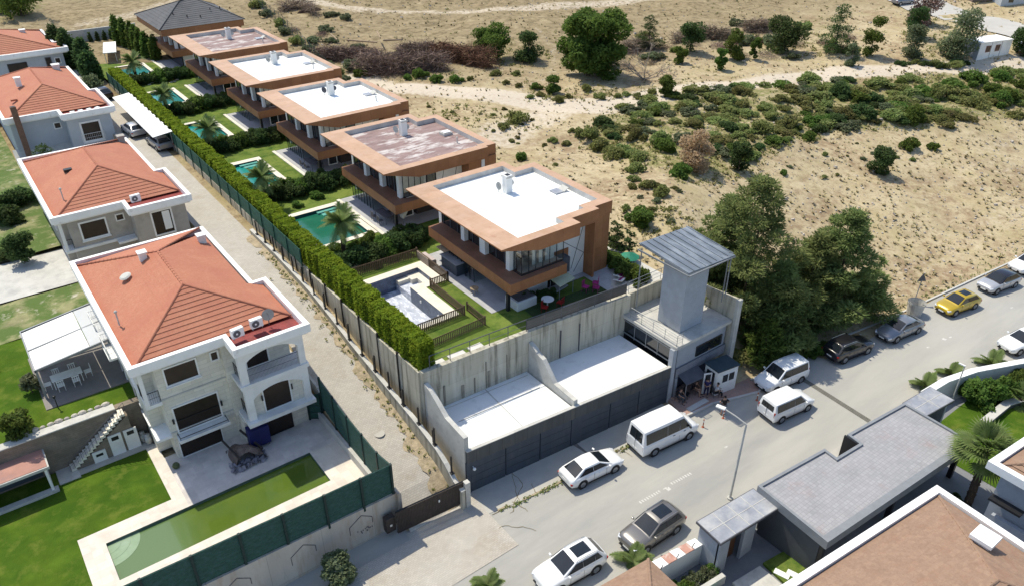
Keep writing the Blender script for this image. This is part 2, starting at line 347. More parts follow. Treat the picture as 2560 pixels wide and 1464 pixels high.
# ---- foliage -------------------------------------------------------------
def leaves(mb, rnd, pts, size, flat=.0, long=1.0, up=1.1):
    for p in pts:
        n = Vector((rnd.gauss(0, 1), rnd.gauss(0, 1), rnd.gauss(0, 1)+up)).normalized()
        u = n.orthogonal().normalized(); a = rnd.random()*6.28; v = n.cross(u)
        u, v = u*math.cos(a)+v*math.sin(a), v*math.cos(a)-u*math.sin(a)
        s = size*rnd.uniform(.6, 1.35); u = u*s*.5*long; v = v*s*.5
        k = len(mb.v); c = Vector(p)
        mb.v += [tuple(c-u-v*.3), tuple(c+v*.9-u*.1), tuple(c+u+v*.2), tuple(c-v*.9+u*.1)]
        mb.f.append((k, k+1, k+2, k+3))
def blob_pts(rnd, blobs, n, shell=.55):
    tot = sum(b[3]**2 for b in blobs); out = []
    for (x, y, z, r, sz) in blobs:
        m = int(n*r*r/tot)
        for _ in range(m):
            d = Vector((rnd.gauss(0, 1), rnd.gauss(0, 1), rnd.gauss(0, 1))).normalized()
            q = r*(shell+(1-shell)*rnd.random()**.5)*rnd.uniform(.9, 1.08)
            out.append((x+d.x*q, y+d.y*q, z+d.z*q*sz))
    return out
def tufts(mb, rnd, blobs, n, size, long=2.6, shell=.35):
    tot = sum(b[3]**2 for b in blobs)
    for (x, y, z, r, sz) in blobs:
        for _ in range(int(n*r*r/tot)):
            d = Vector((rnd.gauss(0, 1), rnd.gauss(0, 1), rnd.gauss(0, 1))).normalized(); q = r*(shell+(1-shell)*rnd.random()**.5)
            c = Vector((x+d.x*q, y+d.y*q, z+d.z*q*sz)); u = (Vector((d.x, d.y, d.z*.5+.15))+Vector((rnd.gauss(0, .45), rnd.gauss(0, .45), rnd.gauss(0, .25)))).normalized()
            v = u.cross(Vector((rnd.gauss(0, .55), rnd.gauss(0, .55), 1))).normalized(); s = size*rnd.uniform(.6, 1.4)
            k = len(mb.v); mb.v += [tuple(c-v*s*.32), tuple(c+v*s*.32), tuple(c+u*s*long*.6+v*s*.4), tuple(c+u*s*long), tuple(c+u*s*long*.6-v*s*.4)]; mb.f.append((k, k+1, k+2, k+3, k+4))
def shrub_mesh(seed, n=420, size=.16, sz=.8, lumps=5):
    rnd = random.Random(seed); mb = MB(); bl = [(rnd.uniform(-.12, .12), rnd.uniform(-.12, .12), .36, rnd.uniform(.3, .42), sz)]
    for i in range(lumps+3):
        a = rnd.random()*6.28; d = rnd.uniform(.2, .62); q = rnd.uniform(.12, .3)
        bl.append((math.cos(a)*d, math.sin(a)*d, rnd.uniform(.1, .62-d*.5), q, sz*rnd.uniform(.8, 1.3)))
    leaves(mb, rnd, [p for p in blob_pts(rnd, bl, n) if p[2] > -.02], size)
    return mb
def tree(name, label, cat, base, h, r, leafm, seed, n=5000, size=.3, trunk=.18, shape='round', group=None, sz=.8, low=.25, lumps=14, long=1.5):
    rnd = random.Random(seed); t = thing(name, label, cat, base, 0, group); b = Vector(base)
    bl = []
    for i in range(lumps):
        f = (i+.5)/lumps
        if shape == 'pine':
            zz = low+(1-low)*f; rr = r*(1-f)**.6*(.95 if f > .15 else .8); a = i*2.4+rnd.random(); d = rr*rnd.uniform(.3, 1.12)
            bl.append((b.x+math.cos(a)*d, b.y+math.sin(a)*d, b.z+h*zz*.93-.12*d, max(.14*r, r*(.25 if lumps > 20 else .45)*(1.15-f*.75)*rnd.uniform(.6, 1.35)), .5))
        elif shape == 'column':
            bl.append((b.x+rnd.uniform(-.1, .1)*r, b.y+rnd.uniform(-.1, .1)*r, b.z+h*(low+(1-low)*f)*.95, r*(.95 if f < .6 else .95*(1-(f-.6)*1.8)), 1.2))
        else:
            a = i*2.4+rnd.random()*.6; d = r*(.62 if lumps < 20 else .78)*math.sqrt(rnd.random()); zz = b.z+h*(low+(.97-low)*rnd.random())
            k = (zz-b.z)/h; k = math.sqrt(max(.08, 1-((k-.5)*1.7)**2))
            bl.append((b.x+math.cos(a)*d*k, b.y+math.sin(a)*d*k, min(zz, b.z+h-r*.3), r*(rnd.uniform(.32, .5) if lumps < 20 else rnd.uniform(.17, .36)), sz))
    mb = MB()
    if shape == 'pine': tufts(mb, rnd, bl, n, size*.5, long)
    else: leaves(mb, rnd, blob_pts(rnd, bl, n, .35), size, long=long)
    mb.build('crown', leafm, t, fix=False)
    tb = MB(); top = b+Vector((rnd.uniform(-.1, .1)*r, rnd.uniform(-.1, .1)*r, h*.8)); mid = b.lerp(top, .5)
    tb.cyl(b-Vector((0, 0, .2)), mid, trunk, trunk*.6, 8); tb.cyl(mid, top, trunk*.6, trunk*.15, 6)
    for (x, y, z, rr, _) in bl[:12]: tb.cyl(b.lerp(top, min(.85, max(.15, (z-b.z)/h-.15))), (x, y, z), trunk*.35, trunk*.08, 5)
    tb.build('trunk', bark, t, fix=False)
    return t
def palm_parts(root, h, r, seed, nf=26, thick=.2, lean=(0, 0), fan=True):
    rnd = random.Random(seed); tb = MB(); p = Vector((0, 0, 0))
    for i in range(9):
        q = Vector((lean[0]*((i+1)/9)**2, lean[1]*((i+1)/9)**2, h*(i+1)/9)); tb.cyl(p, q+Vector((0, 0, .03)), thick*(1.15-.03*i), thick*(.95-.03*i), 10); p = q
    for i in range(70):
        a = rnd.random()*6.28; z = rnd.uniform(.25, 1)*h; f = (z/h)**2; c = Vector((lean[0]*f+math.cos(a)*thick*.95, lean[1]*f+math.sin(a)*thick*.95, z))
        tb.rbox(c, (.1, .07, .05), a, -.5)
    tb.build('trunk', bark, root, world=False)
    mb = MB(); c = Vector((lean[0], lean[1], h))
    for i in range(nf):
        a = i*2.39996+rnd.random()*.4; el = -.5+1.85*((i*.7548) % 1)
        L = r*rnd.uniform(.8, 1.08); d = Vector((math.cos(a), math.sin(a), 0)); pts = []
        for k in range(8):
            s = k/7; pts.append(c+d*(L*s*math.cos(el))+Vector((0, 0, L*(math.sin(el)*s-(.16 if fan else .5)*s*s*math.cos(el)))))
        side = Vector((-d.y, d.x, 0))
        if fan:    # stalk then a fan of narrow leaflets
            for k in range(3): mb.cyl(pts[k], pts[k+1], .025, .02, 4, False)
            o = pts[3]; dr = (pts[7]-pts[2]).normalized(); up = dr.cross(side).normalized()
            for j in range(-7, 8):
                t = j/7*1.25; e = (dr*math.cos(t)+side*math.sin(t)); l = L*.62*(1-.25*abs(j/7)); w = e.cross(up).normalized()*.062
                m_ = o+e*l*.6; tip = o+e*l-Vector((0, 0, l*.12))
                mb.quad(o, m_+w, tip, m_-w)
        else:
            for k in range(1, 8):
                s = k/7; wl = L*.30*math.sin(math.pi*min(1, .18+s*.72)); q = pts[k]; tg = (pts[k]-pts[k-1]).normalized()
                for sg in (-1, 1):
                    for jj in (0, .33, .66):
                        qq = pts[k-1].lerp(q, 1-jj); e = (side*sg+tg*.6-Vector((0, 0, .35))).normalized(); w = tg*.05
                        mb.quad(qq-w, qq+w, qq+e*wl+w*.2, qq+e*wl-w*.2)
                mb.cyl(pts[k-1], q, .02, .015, 4, False)
    mb.build('frond_crown', palml, root, world=False, fix=False)
# ---- tiled roof face -----------------------------------------------------
def tile_face(mb, A, B, C, D, step=.36, lip=.055, clip=None):
    """eave A-B, top D-C; stepped courses with a real lip"""
    A, B, C, D = map(Vector, (A, B, C, D)); n = (B-A).cross(D-A).normalized()
    if n.z < 0: n = -n
    L = ((C+D)/2-(A+B)/2).length; k = max(1, int(L/step))
    for i in range(k):
        a0, b0, a1, b1 = A.lerp(D, i/k), B.lerp(C, i/k), A.lerp(D, (i+1)/k), B.lerp(C, (i+1)/k)
        if clip: a0, b0, a1, b1 = clip(a0, b0, a1, b1)
        u = n*lip
        mb.quad(a0+u, b0+u, b1+n*.004, a1+n*.004); mb.quad(a0+u, a0+n*.004, b0+n*.004, b0+u)
def ridge_line(mb, a, b, r=.09, step=.4):
    a, b = Vector(a), Vector(b); k = max(1, int((b-a).length/step))
    for i in range(k): mb.cyl(a.lerp(b, i/k), a.lerp(b, (i+1.08)/k), r*1.12, r*.86, 7)
# ---- windows -------------------------------------------------------------
def win_y(parent, x0, x1, z0, z1, y, mat=None, fr=white, t=.1, sill=True, name='window', mull=0, d=-1):
    """window on a wall facing -y (d=-1) at y"""
    f = MB()
    for a, b, c, e in ((x0-t, z0-t, x1+t, z0), (x0-t, z1, x1+t, z1+t), (x0-t, z0, x0, z1), (x1, z0, x1+t, z1)): f.box(a, min(y, y+d*.09), b, c, max(y, y+d*.09), e)
    w = f.build(name, fr, parent)
    g = MB(); g.box(x0, min(y, y+d*.02), z0, x1, max(y, y+d*.02), z1); g.build('pane', mat or glassb, w)
    for i in range(mull):
        xm = lerp(x0, x1, (i+1)/(mull+1)); m = MB(); m.box(xm-.025, min(y+d*.02, y+d*.05), z0, xm+.025, max(y+d*.02, y+d*.05), z1); m.build('mullion', fr if fr is black else ironp, w)
    if sill: s_ = MB(); s_.box(x0-t-.06, min(y, y+d*.2), z0-t-.08, x1+t+.06, max(y, y+d*.2), z0-t-.002); s_.build('sill', white, w)
    return w
def win_x(parent, y0, y1, z0, z1, x, mat=None, fr=white, t=.1, name='window', d=-1):
    f = MB()
    for a, b, c, e in ((y0-t, z0-t, y1+t, z0), (y0-t, z1, y1+t, z1+t), (y0-t, z0, y0, z1), (y1, z0, y1+t, z1)): f.box(min(x, x+d*.09), a, b, max(x, x+d*.09), c, e)
    w = f.build(name, fr, parent)
    g = MB(); g.box(min(x, x+d*.02), y0, z0, max(x, x+d*.02), y1, z1); g.build('pane', mat or glassb, w)
    return w
def rail(mb, pts, h=1.0, sp=1.2, bars=0, r=.022, top=True, nb=3):
    pts = [Vector(p) for p in pts]; z = Vector((0, 0, h))
    for a, b in zip(pts, pts[1:]):
        L = (b-a).length; k = max(1, round(L/sp))
        for i in range(k+1): q = a.lerp(b, i/k); mb.cyl(q, q+z, r, r, 5)
        mb.cyl(a+z, b+z, r*1.2, r*1.2, 5)
        for j in range(1, nb): mb.cyl(a+z*j/nb, b+z*j/nb, r*.6, r*.6, 4)
        if bars:
            m = int(L/bars)
            for i in range(m): q = a.lerp(b, (i+.5)/m); mb.cyl(q+Vector((0, 0, .06)), q+z, .009, .009, 4, False)
    return mb
# ================================================================ GROUND
LEDGE = []
# dirt tracks on the hill, followed along the picture
TR = [([(900, 200), (960, 218), (1150, 228), (1300, 248), (1400, 270), (1480, 268), (1600, 250), (1800, 217), (2100, 182), (2350, 172), (2640, 148)], 3.0, 1.0),
      ([(1410, 272), (1345, 300), (1270, 325), (1250, 345)], 3.6, .75),
      ([(1250, 345), (1330, 370), (1420, 430), (1470, 470)], 1.6, .4),
      ([(640, -30), (900, 22), (1100, 32), (1300, 24), (1560, 4), (1700, -20)], 2.6, .7),
      ([(1990, 20), (1960, 60), (2000, 100)], 1.5, .3), ([(1260, 240), (1380, 190), (1385, 120), (1340, 70)], .9, .45),
      ([(1430, 380), (1560, 300), (1640, 262)], 1.0, .35), ([(2000, 300), (1980, 350), (1900, 380)], .8, .3),
      ([(2560, 420), (2300, 470), (2050, 480), (1900, 470)], 4.0, .35), ([(2560, 520), (2380, 640), (2240, 740)], 3.0, .4), ([(2560, 350), (2420, 400), (2250, 400)], 2.5, .4),
      ([(210, 60), (330, 40), (420, 5)], 3.0, .6), ([(0, 85), (150, 70), (260, 80)], 2.0, .4)]
TRW = [([tuple(gp(*p)[:2]) for p in pl], wd, st) for pl, wd, st in TR]
def seg_d(px, py, ax, ay, bx, by):
    dx, dy = bx-ax, by-ay; t = np.clip(((px-ax)*dx+(py-ay)*dy)/(dx*dx+dy*dy+1e-9), 0, 1)
    return np.hypot(px-ax-t*dx, py-ay-t*dy)
def smooth_arr(t): t = np.clip(t, 0, 1); return t*t*(3-2*t)
# extent polygons of greener scrub (picture outline -> ground)
GREEN = [([(1450, 330), (1500, 275), (1700, 225), (2150, 195), (2560, 170), (2620, 300), (2300, 330), (2100, 335), (1960, 370), (1860, 450), (1700, 460), (1600, 420), (1450, 380)], .8),
         ([(1180, 85), (1330, 80), (1400, 130), (1330, 180), (1190, 170)], .5), ([(1300, 205), (1700, 215), (1650, 245), (1400, 260), (1290, 240)], .45),
         ([(1880, 60), (2120, 40), (2130, 140), (1880, 140)], .5), ([(2250, 40), (2440, 40), (2440, 165), (2250, 165)], .6), ([(1010, 170), (1160, 175), (1150, 215), (1000, 205)], .6),
         ([(-30, -30), (130, -20), (110, 50), (-30, 60)], .7), ([(1030, 260), (1300, 280), (1330, 330), (1100, 300)], .35),
         ([(1540, 560), (1680, 500), (1900, 780), (1900, 900), (1800, 880), (1700, 700)], .4)]
GRW = [([tuple(gp(*p)[:2]) for p in pl], st) for pl, st in GREEN]
def inpoly(px, py, poly):
    c = np.zeros(px.shape, bool); n = len(poly)
    for i in range(n):
        x1, y1 = poly[i]; x2, y2 = poly[i-1]
        k = ((y1 > py) != (y2 > py)) & (px < (x2-x1)*(py-y1)/((y2-y1) if abs(y2-y1) > 1e-9 else 1e-9)+x1); c ^= k
    return c
def dpoly(px, py, poly):
    d = np.full(px.shape, 1e9)
    for i in range(len(poly)): d = np.minimum(d, seg_d(px, py, *poly[i-1], *poly[i]))
    return np.where(inpoly(px, py, poly), d, -d)
xs = cuts(frange(-70, 15, 2.5)+[15.38, 15.5, 20.08, 20.15]+frange(20.15, 43, 2.5)+[43, 43.55, 43.65]+frange(44, 130, .8)+frange(130, 300, 3), [])
ys = cuts(frange(-20, 28, 3)+[31.7, 33.0, 33.1, 33.5, 37.35, 37.45, 49.6, 50.1, 50.6, 123.9, 124.1]+frange(29, 130, .8)+frange(130, 320, 3), [])
ring_v = {}
X, Y = np.meshgrid(np.array(xs), np.array(ys), indexing='ij')
path = np.zeros(X.shape); green = np.zeros(X.shape)
for pl, wd, st in TRW:
    d = np.full(X.shape, 1e9)
    for a, b in zip(pl, pl[1:]): d = np.minimum(d, seg_d(X, Y, *a, *b))
    path = np.maximum(path, st*smooth_arr(1.5-d/wd))
for pl, st in GRW: green = np.maximum(green, st*smooth_arr(.5+dpoly(X, Y, pl)/5))
def ground_mesh(name, sel):
    mb = MB(); vals = []; idx = {}
    def vid(i, j):
        if (i, j) not in idx: idx[(i, j)] = len(mb.v); mb.v.append((xs[i], ys[j], T(xs[i], ys[j]))); vals.append((path[i, j], green[i, j], sst((ys[j]-72-.25*max(0, 90-xs[i]))/30)))
        return idx[(i, j)]
    for i in range(len(xs)-1):
        for j in range(len(ys)-1):
            p = (path[i, j]+path[i+1, j]+path[i, j+1]+path[i+1, j+1])/4
            if sel(p): mb.f.append((vid(i, j), vid(i+1, j), vid(i+1, j+1), vid(i, j+1)))
    o = mb.build(name, dirt, smooth=True, fix=False)
    at_ = o.data.color_attributes.new('cover', 'FLOAT_COLOR', 'POINT')
    at_.data.foreach_set('color', [c for v in vals for c in (float(v[0]), float(v[1]), float(v[2]), 1)])
    return structure(o)
# the dry hill soil: bare soil / tracks / grassy cover blended by the painted cover map
dirt = M('dry_soil', (.405, .322, .195), .95, .16, .22, bump=1.0, bscale=1.3, col2=(.51, .425, .27), f2=.50, s2=.45, sharp=.16, third=((.26, .19, .115), .40, 1.6, .09), spec=.1)
t = dirt.node_tree; N = t.nodes; L = t.links; bs = N['Principled BSDF']
def noise_ramp(scale, a, b, detail=8, loc=0, mapping=None):
    g = N.new('ShaderNodeNewGeometry'); mp = N.new('ShaderNodeMapping'); mp.inputs['Location'].default_value = (loc, loc, 0)
    if mapping: mp.inputs['Scale'].default_value = mapping
    L.new(g.outputs['Position'], mp.inputs[0]); n = N.new('ShaderNodeTexNoise'); n.inputs['Scale'].default_value = scale; n.inputs['Detail'].default_value = detail; n.inputs['Roughness'].default_value = .7
    L.new(mp.outputs[0], n.inputs[0]); r = N.new('ShaderNodeMapRange'); r.inputs[1].default_value = a; r.inputs[2].default_value = b; L.new(n.outputs[0], r.inputs[0]); return r.outputs[0]
def mixc(prev, fac, col):
    m = N.new('ShaderNodeMix'); m.data_type = 'RGBA'; L.new(fac, m.inputs['Factor']); L.new(prev, m.inputs['A'])
    if isinstance(col, tuple): m.inputs['B'].default_value = (*col, 1)
    else: L.new(col, m.inputs['B'])
    return m.outputs['Result']
def math_(op, a, b):
    m = N.new('ShaderNodeMath'); m.operation = op; m.use_clamp = op in ('ADD', 'MULTIPLY_ADD')
    for i, q in enumerate((a, b)):
        if isinstance(q, (int, float)): m.inputs[i].default_value = q
        else: L.new(q, m.inputs[i])
    return m.outputs[0]
base = bs.inputs['Base Color'].links[0].from_socket
base = mixc(base, noise_ramp(4.2, .60, .68), (.17, .13, .075))            # dry weeds
base = mixc(base, noise_ramp(7.5, .64, .72, loc=9), (.47, .40, .30))      # pale stones
base = mixc(base, noise_ramp(.22, .50, .66, loc=20), (.40, .33, .18))     # straw coloured grass
base = mixc(base, noise_ramp(2.1, .62, .70, loc=40, mapping=(.45, 1.4, 1)), (.24, .175, .11))
base = mixc(base, noise_ramp(1.3, .60, .69, loc=53), (.19, .17, .08))
base = mixc(base, math_('MULTIPLY', noise_ramp(.11, .48, .60, loc=71), noise_ramp(1.1, .40, .58, loc=64)), (.27, .19, .115))
base = mixc(base, noise_ramp(2.4, .58, .70, loc=88, mapping=(1, .25, 1)), (.21, .155, .10))
at_ = N.new('ShaderNodeAttribute'); at_.attribute_name = 'cover'; sp = N.new('ShaderNodeSeparateColor'); L.new(at_.outputs['Color'], sp.inputs[0])
br_ = N.new('ShaderNodeMath'); br_.operation = 'MULTIPLY'; L.new(sp.outputs[2], br_.inputs[0]); L.new(noise_ramp(.45, .22, .52, loc=91), br_.inputs[1])
base = mixc(base, br_.outputs[0], mixc(mixc(base, noise_ramp(3, -1, 0), (.275, .215, .125)), noise_ramp(.8, .49, .56, loc=15), (.175, .135, .075)))
gn = N.new('ShaderNodeMapRange'); gn.inputs[1].default_value = .05; gn.inputs[2].default_value = .4
L.new(math_('ADD', math_('SUBTRACT', noise_ramp(1.1, .30, .70, loc=5), 1.0), sp.outputs[1]), gn.inputs[0])
gcol = mixc(mixc(base, noise_ramp(3, -1, 0), (.235, .21, .09)), noise_ramp(2.3, .50, .60, loc=3), (.135, .155, .05))
base = mixc(base, gn.outputs[0], gcol)
pn = N.new('ShaderNodeMapRange'); pn.inputs[1].default_value = .2; pn.inputs[2].default_value = .62
L.new(math_('ADD', math_('MULTIPLY', math_('SUBTRACT', noise_ramp(1.5, .25, .75, loc=12), .8), .8), sp.outputs[0]), pn.inputs[0])
pc = mixc(mixc(base, noise_ramp(3, -1, 0), (.56, .485, .38)), noise_ramp(2.0, .52, .62, loc=33), (.49, .40, .31))
base = mixc(base, pn.outputs[0], pc)
L.new(base, bs.inputs['Base Color'])
ground_mesh('ground', lambda p: p <= .3)
ground_mesh('dirt_track', lambda p: p > .3)

# ---- street ----
mb = MB(); sx = frange(-60, 170, 2)
for a, b in zip(sx, sx[1:]):
    mb.quad((a, interp(a, SK), Zr(a)+.03), (b, interp(b, SK), Zr(b)+.03), (b, interp(b, NK), Zr(b)+.03), (a, interp(a, NK), Zr(a)+.03))
structure(mb.build('road', road_m, fix=False))
# apron in front of the garages and gate (lighter concrete)
mb = MB(); ax = frange(13, 37.4, 1.2)
for a, b in zip(ax, ax[1:]): mb.quad((a, interp(a, NK)-.0, Zr(a)+.05), (b, interp(b, NK), Zr(b)+.05), (b, 34, Zr(b)+.05), (a, 34, Zr(a)+.05))
structure(mb.build('garage_apron', apron, fix=False))
# broken kerb of the apron
rnd = random.Random(4); mb = MB()
x = 21
while x < 37.3:
    l = rnd.uniform(.5, 1.6)
    if rnd.random() < .75: mb.rbox((x+l/2, interp(x, NK)-.06+rnd.uniform(-.08, .08), Zr(x)+.06), (l, .13, .1), rnd.uniform(-.1, .05))
    x += l+rnd.uniform(.02, .2)
structure(mb.build('worn_kerb', M('worn_kerb_stone', (.33, .27, .18), .9, .25, 2)))
# raised pavement by the guard booth + steps
mb = MB(); px = [37.4, 40.3, 42.5, 44.6]; 
mb.prism([(37.4, 28.35), (40.3, 28.1), (44.4, 26.9), (45.2, 27.3), (45.0, 31), (38.1, 31)], Zr(40)-.1, Zr(40)+.2)
structure(mb.build('pavement', redpav))
mb = MB(); mb.prism([(37.3, 28.2), (40.4, 27.95), (40.4, 28.1), (37.3, 28.35)], Zr(40)-.1, Zr(40)+.24); mb.prism([(40.45, 27.94), (44.4, 26.7), (45.3, 27.15), (45.2, 27.3), (44.4, 26.9), (40.45, 28.1)], Zr(40)-.1, Zr(40)+.22)
structure(mb.build('pavement_kerb', kerbm))
mb = MB(); mb.box(38.2, 28.35, Zr(40)+.2, 40.3, 28.8, Zr(40)+.26); structure(mb.build('pavement_slab', kerbm))
# long field kerb at right
mb = MB()
for a, b in zip(frange(45, 170, 2.5), frange(45, 170, 2.5)[1:]):
    ya, yb = interp(a, NK), interp(b, NK); mb.add([(a, ya, Zr(a)), (b, yb, Zr(b)), (b, yb+.15, Zr(b)), (a, ya+.15, Zr(a)), (a, ya, Zr(a)+.17), (b, yb, Zr(b)+.17), (b, yb+.15, Zr(b)+.17), (a, ya+.15, Zr(a)+.17)],
        [(4, 5, 6, 7), (0, 1, 5, 4), (3, 2, 6, 7)])
structure(mb.build('kerb', kerbm))
# south pavement
mb = MB()
for a, b in zip(frange(16, 150, 2), frange(16, 150, 2)[1:]):
    y0, y1 = interp(a, SK), interp(b, SK); mb.add([(a, y0, Zr(a)+.14), (b, y1, Zr(b)+.14), (b, y1-1.1, Zr(b)+.14), (a, y0-1.1, Zr(a)+.14), (a, y0, Zr(a)), (b, y1, Zr(b))], [(3, 2, 1, 0), (0, 1, 5, 4)])
structure(mb.build('south_pavement', apron, fix=False))
# grate drain across the road
mb = MB(); mb.prism([(47.9, 19.6), (48.35, 19.6), (48.75, 26), (48.3, 26)], Zr(48)+.034, Zr(48)+.045)
drm = add_pattern(M('drain_grate', (.27, .26, .22), .9, .2, 2), 'b', (.15, .09), .03, .4); structure(mb.build('drain_grate', drm))
# painted dashed line
mb = MB()
def dash(x0, x1, y0, y1, wd, n, gap=.5):
    for i in range(n):
        a = lerp(x0, x1, i/n); b = a+(x1-x0)/n*gap; ya = lerp(y0, y1, i/n); yb = lerp(y0, y1, (i+gap)/n); z = Zr(a)+.036
        mb.quad((a, ya-wd/2, z), (b, yb-wd/2, z), (b, yb+wd/2, z), (a, ya+wd/2, z))
dash(28.9, 30.8, 24.35, 24.25, .22, 9); dash(31.8, 33.7, 24.25, 24.1, .22, 9); dash(31.15, 31.5, 24.05, 24.05, .3, 1, .9); dash(31.0, 31.65, 24.22, 24.22, .12, 1, 1); dash(37.4, 38.9, 24.35, 24.25, .12, 1, .9)
dash(60.3, 62.3, 21.85, 21.6, .13, 1, .95); dash(63.2, 65.2, 21.45, 21.2, .13, 1, .95); dash(62.5, 62.9, 21.6, 21.6, .3, 1, .9)
dash(72, 74, 20.4, 20.1, .13, 1, .95)
structure(mb.build('road_marking', M('worn_road_paint', (.60, .585, .54), .85, .1, 6, col2=(.42, .40, .36), f2=.45, s2=9), fix=False))
# cracks, oil marks and repairs in the asphalt
mb = MB(); rnd = random.Random(12)
def crack(x, y, a, L_, w_=.05):
    while L_ > 0:
        s = rnd.uniform(.15, .4); x2, y2 = x+math.cos(a)*s, y+math.sin(a)*s; nx, ny = -math.sin(a)*w_*rnd.uniform(.4, 1.2), math.cos(a)*w_*rnd.uniform(.4, 1.2)
        mb.quad((x-nx, y-ny, Zr(x)+.056), (x+nx, y+ny, Zr(x)+.056), (x2+nx, y2+ny, Zr(x2)+.056), (x2-nx, y2-ny, Zr(x2)+.056)); x, y = x2, y2; a += rnd.gauss(0, .35); L_ -= s
for x, y, a, L_ in ((20.5, 29.5, -.1, 6), (21.5, 28.9, -.05, 4), (22.2, 29.6, -.9, 1.2), (23.8, 29.1, .9, 1.0), (24.5, 28.9, -.1, 3), (20.2, 28.3, .2, 2.5), (30.2, 28.9, .1, 2)): crack(x, y, a, L_, .028 if x < 26 else .018)
structure(mb.build('road_cracks', M('dirty_crack', (.20, .165, .11), .95, .3, 3), fix=False))
mb = MB(); mb.prism([(28.95, 31.3), (29.35, 31.25), (29.75, 29.6), (29.5, 29.35), (29.2, 29.7)], Zr(29)+.052, Zr(29)+.056)
structure(mb.build('oil_stains', M('oil_stain', (.16, .15, .135), .7, .3, 2, col2=(.25, .20, .17), f2=.4, s2=2)))
# alley
mb = MB(); ay = frange(31.5, 140, 1.1); axs = [15.5, 16.5, 17.5, 18.4, 19.2]
sheet(mb, [15.5, 16.6, 17.8, 18.6, 19.2], ay, lambda x, y: False, lambda x, y: alz(y)+.03+.02*math.sin(y*1.3+x))
structure(mb.build('alley', paver, fix=False))
mb = MB(); sheet(mb, frange(10, 20.4, 1), frange(26.5, 31.6, .6), lambda x, y: y > 31.2 and x < 15 or y < 25.8+(x-10)*.08, lambda x, y: Zr(x)+.055)
structure(mb.build('gate_forecourt', paver, fix=False))
# manhole
one(MB().cyl((17.2, 38.3, alz(38.3)+.02), (17.2, 38.3, alz(38.3)+.06), .38, .38, 18), 'manhole_cover', apron, 'round concrete manhole cover in the middle of the paved alley', 'manhole cover')
# soil and weeds spilling beside the low wall
rnd = random.Random(5); mb = MB(); nn = 110
for i in range(nn-1):
    a, b = lerp(31.5, 66, i/nn), lerp(31.5, 66, (i+1)/nn)
    wb = 19.2-(.45*math.sin(b*.9+.5*math.sin(b*2.1))**2+.15+rnd.random()*.3+(.5 if b < 37 else 0))
    if not i: wa = wb
    if i: wa = pw
    pw = wb; mb.quad((wa, a, alz(a)+.062), (19.2, a, alz(a)+.14), (19.2, b, alz(b)+.14), (wb, b, alz(b)+.062))
structure(mb.build('spilled_soil', M('alley_soil', (.37, .30, .20), .95, .3, 2.5, bump=.5, col2=(.14, .14, .05), f2=.38, s2=2.5), fix=False))

# ================================================================ VILLA TERRACE
ZT = 6.8
POOLS = [  # (basin x0,y0,x1,y1, water)
    (23.0, 42.6, 25.6, 50.2), (22.9, 58.6, 27.6, 65.6), (22.8, 74.2, 25.9, 81.6), (22.8, 91.4, 26.2, 98.0), (22.8, 107.5, 26.2, 114.2), (23.0, 124.5, 26.5, 130.5)]
JAC = (25.6, 47.8, 27.7, 50.2)
TILES = [(28.6, 40.7, 43, 51.6), (28.5, 57.2, 42, 66.6), (28.6, 73.2, 42, 83), (28.6, 89.8, 42, 99), (28.6, 106, 42, 115), (28.6, 123, 42, 132)]
COP = [(22.5, 42.1, 26.6, 51.0), (22.4, 58.0, 28.2, 66.3), (22.3, 73.6, 26.5, 82.4), (22.3, 90.8, 26.8, 98.6), (22.3, 107, 26.8, 114.8), (22.5, 124, 27, 131)]
def hole(x, y):
    return any(inr(x, y, p) for p in POOLS) or inr(x, y, JAC)
def gy(*r): return cuts(r, [])
tx = cuts(frange(20.25, 43.4, 1.4), [v for p in POOLS+TILES+COP+[JAC] for v in (p[0], p[2])]+[28.4, 26.6, 28.6])
ty = cuts(frange(37.35, 150, 1.6), [v for p in POOLS+TILES+COP+[JAC] for v in (p[1], p[3])]+[47, 51])
tx = [v for v in tx if 20.2 < v < 43.45]; ty = [v for v in ty if v <= 150]
coph = lambda x, y: any(inr(x, y, p) for p in COP) or inr(x, y, (26.6, 47.0, 28.5, 51.0))
tilh = lambda x, y: any(inr(x, y, p) for p in TILES) or (x > 37.5 and y < 41)
structure(sheet(MB(), tx, ty, lambda x, y: hole(x, y) or coph(x, y) or tilh(x, y), lambda x, y: ZT).build('lawn', grass, fix=False))
structure(sheet(MB(), tx, ty, lambda x, y: not coph(x, y) or hole(x, y), lambda x, y: ZT+.05).build('pool_coping', cream, fix=False))
structure(sheet(MB(), tx, ty, lambda x, y: not tilh(x, y) or coph(x, y), lambda x, y: ZT+.03).build('villa_terrace', terr_g, fix=False))
# pale edging strip between lawn and terrace, stepping stones
mb = MB()
for i, r in enumerate(TILES[1:]): mb.box(28.25, r[1], ZT-.05, 28.58, r[3], ZT+.09)
structure(mb.build('terrace_edging', cream))
mb = MB()
for i in range(9): mb.rbox((24.5+i*.55, 118.5+.8*math.sin(i*.9), ZT+.03), (.4, .4, .06), i*.3)
for i in range(8): mb.rbox((24.2+i*.5, 134.5+.5*math.sin(i), ZT+.03), (.4, .4, .06), i)
structure(mb.build('stepping_stones', cream))
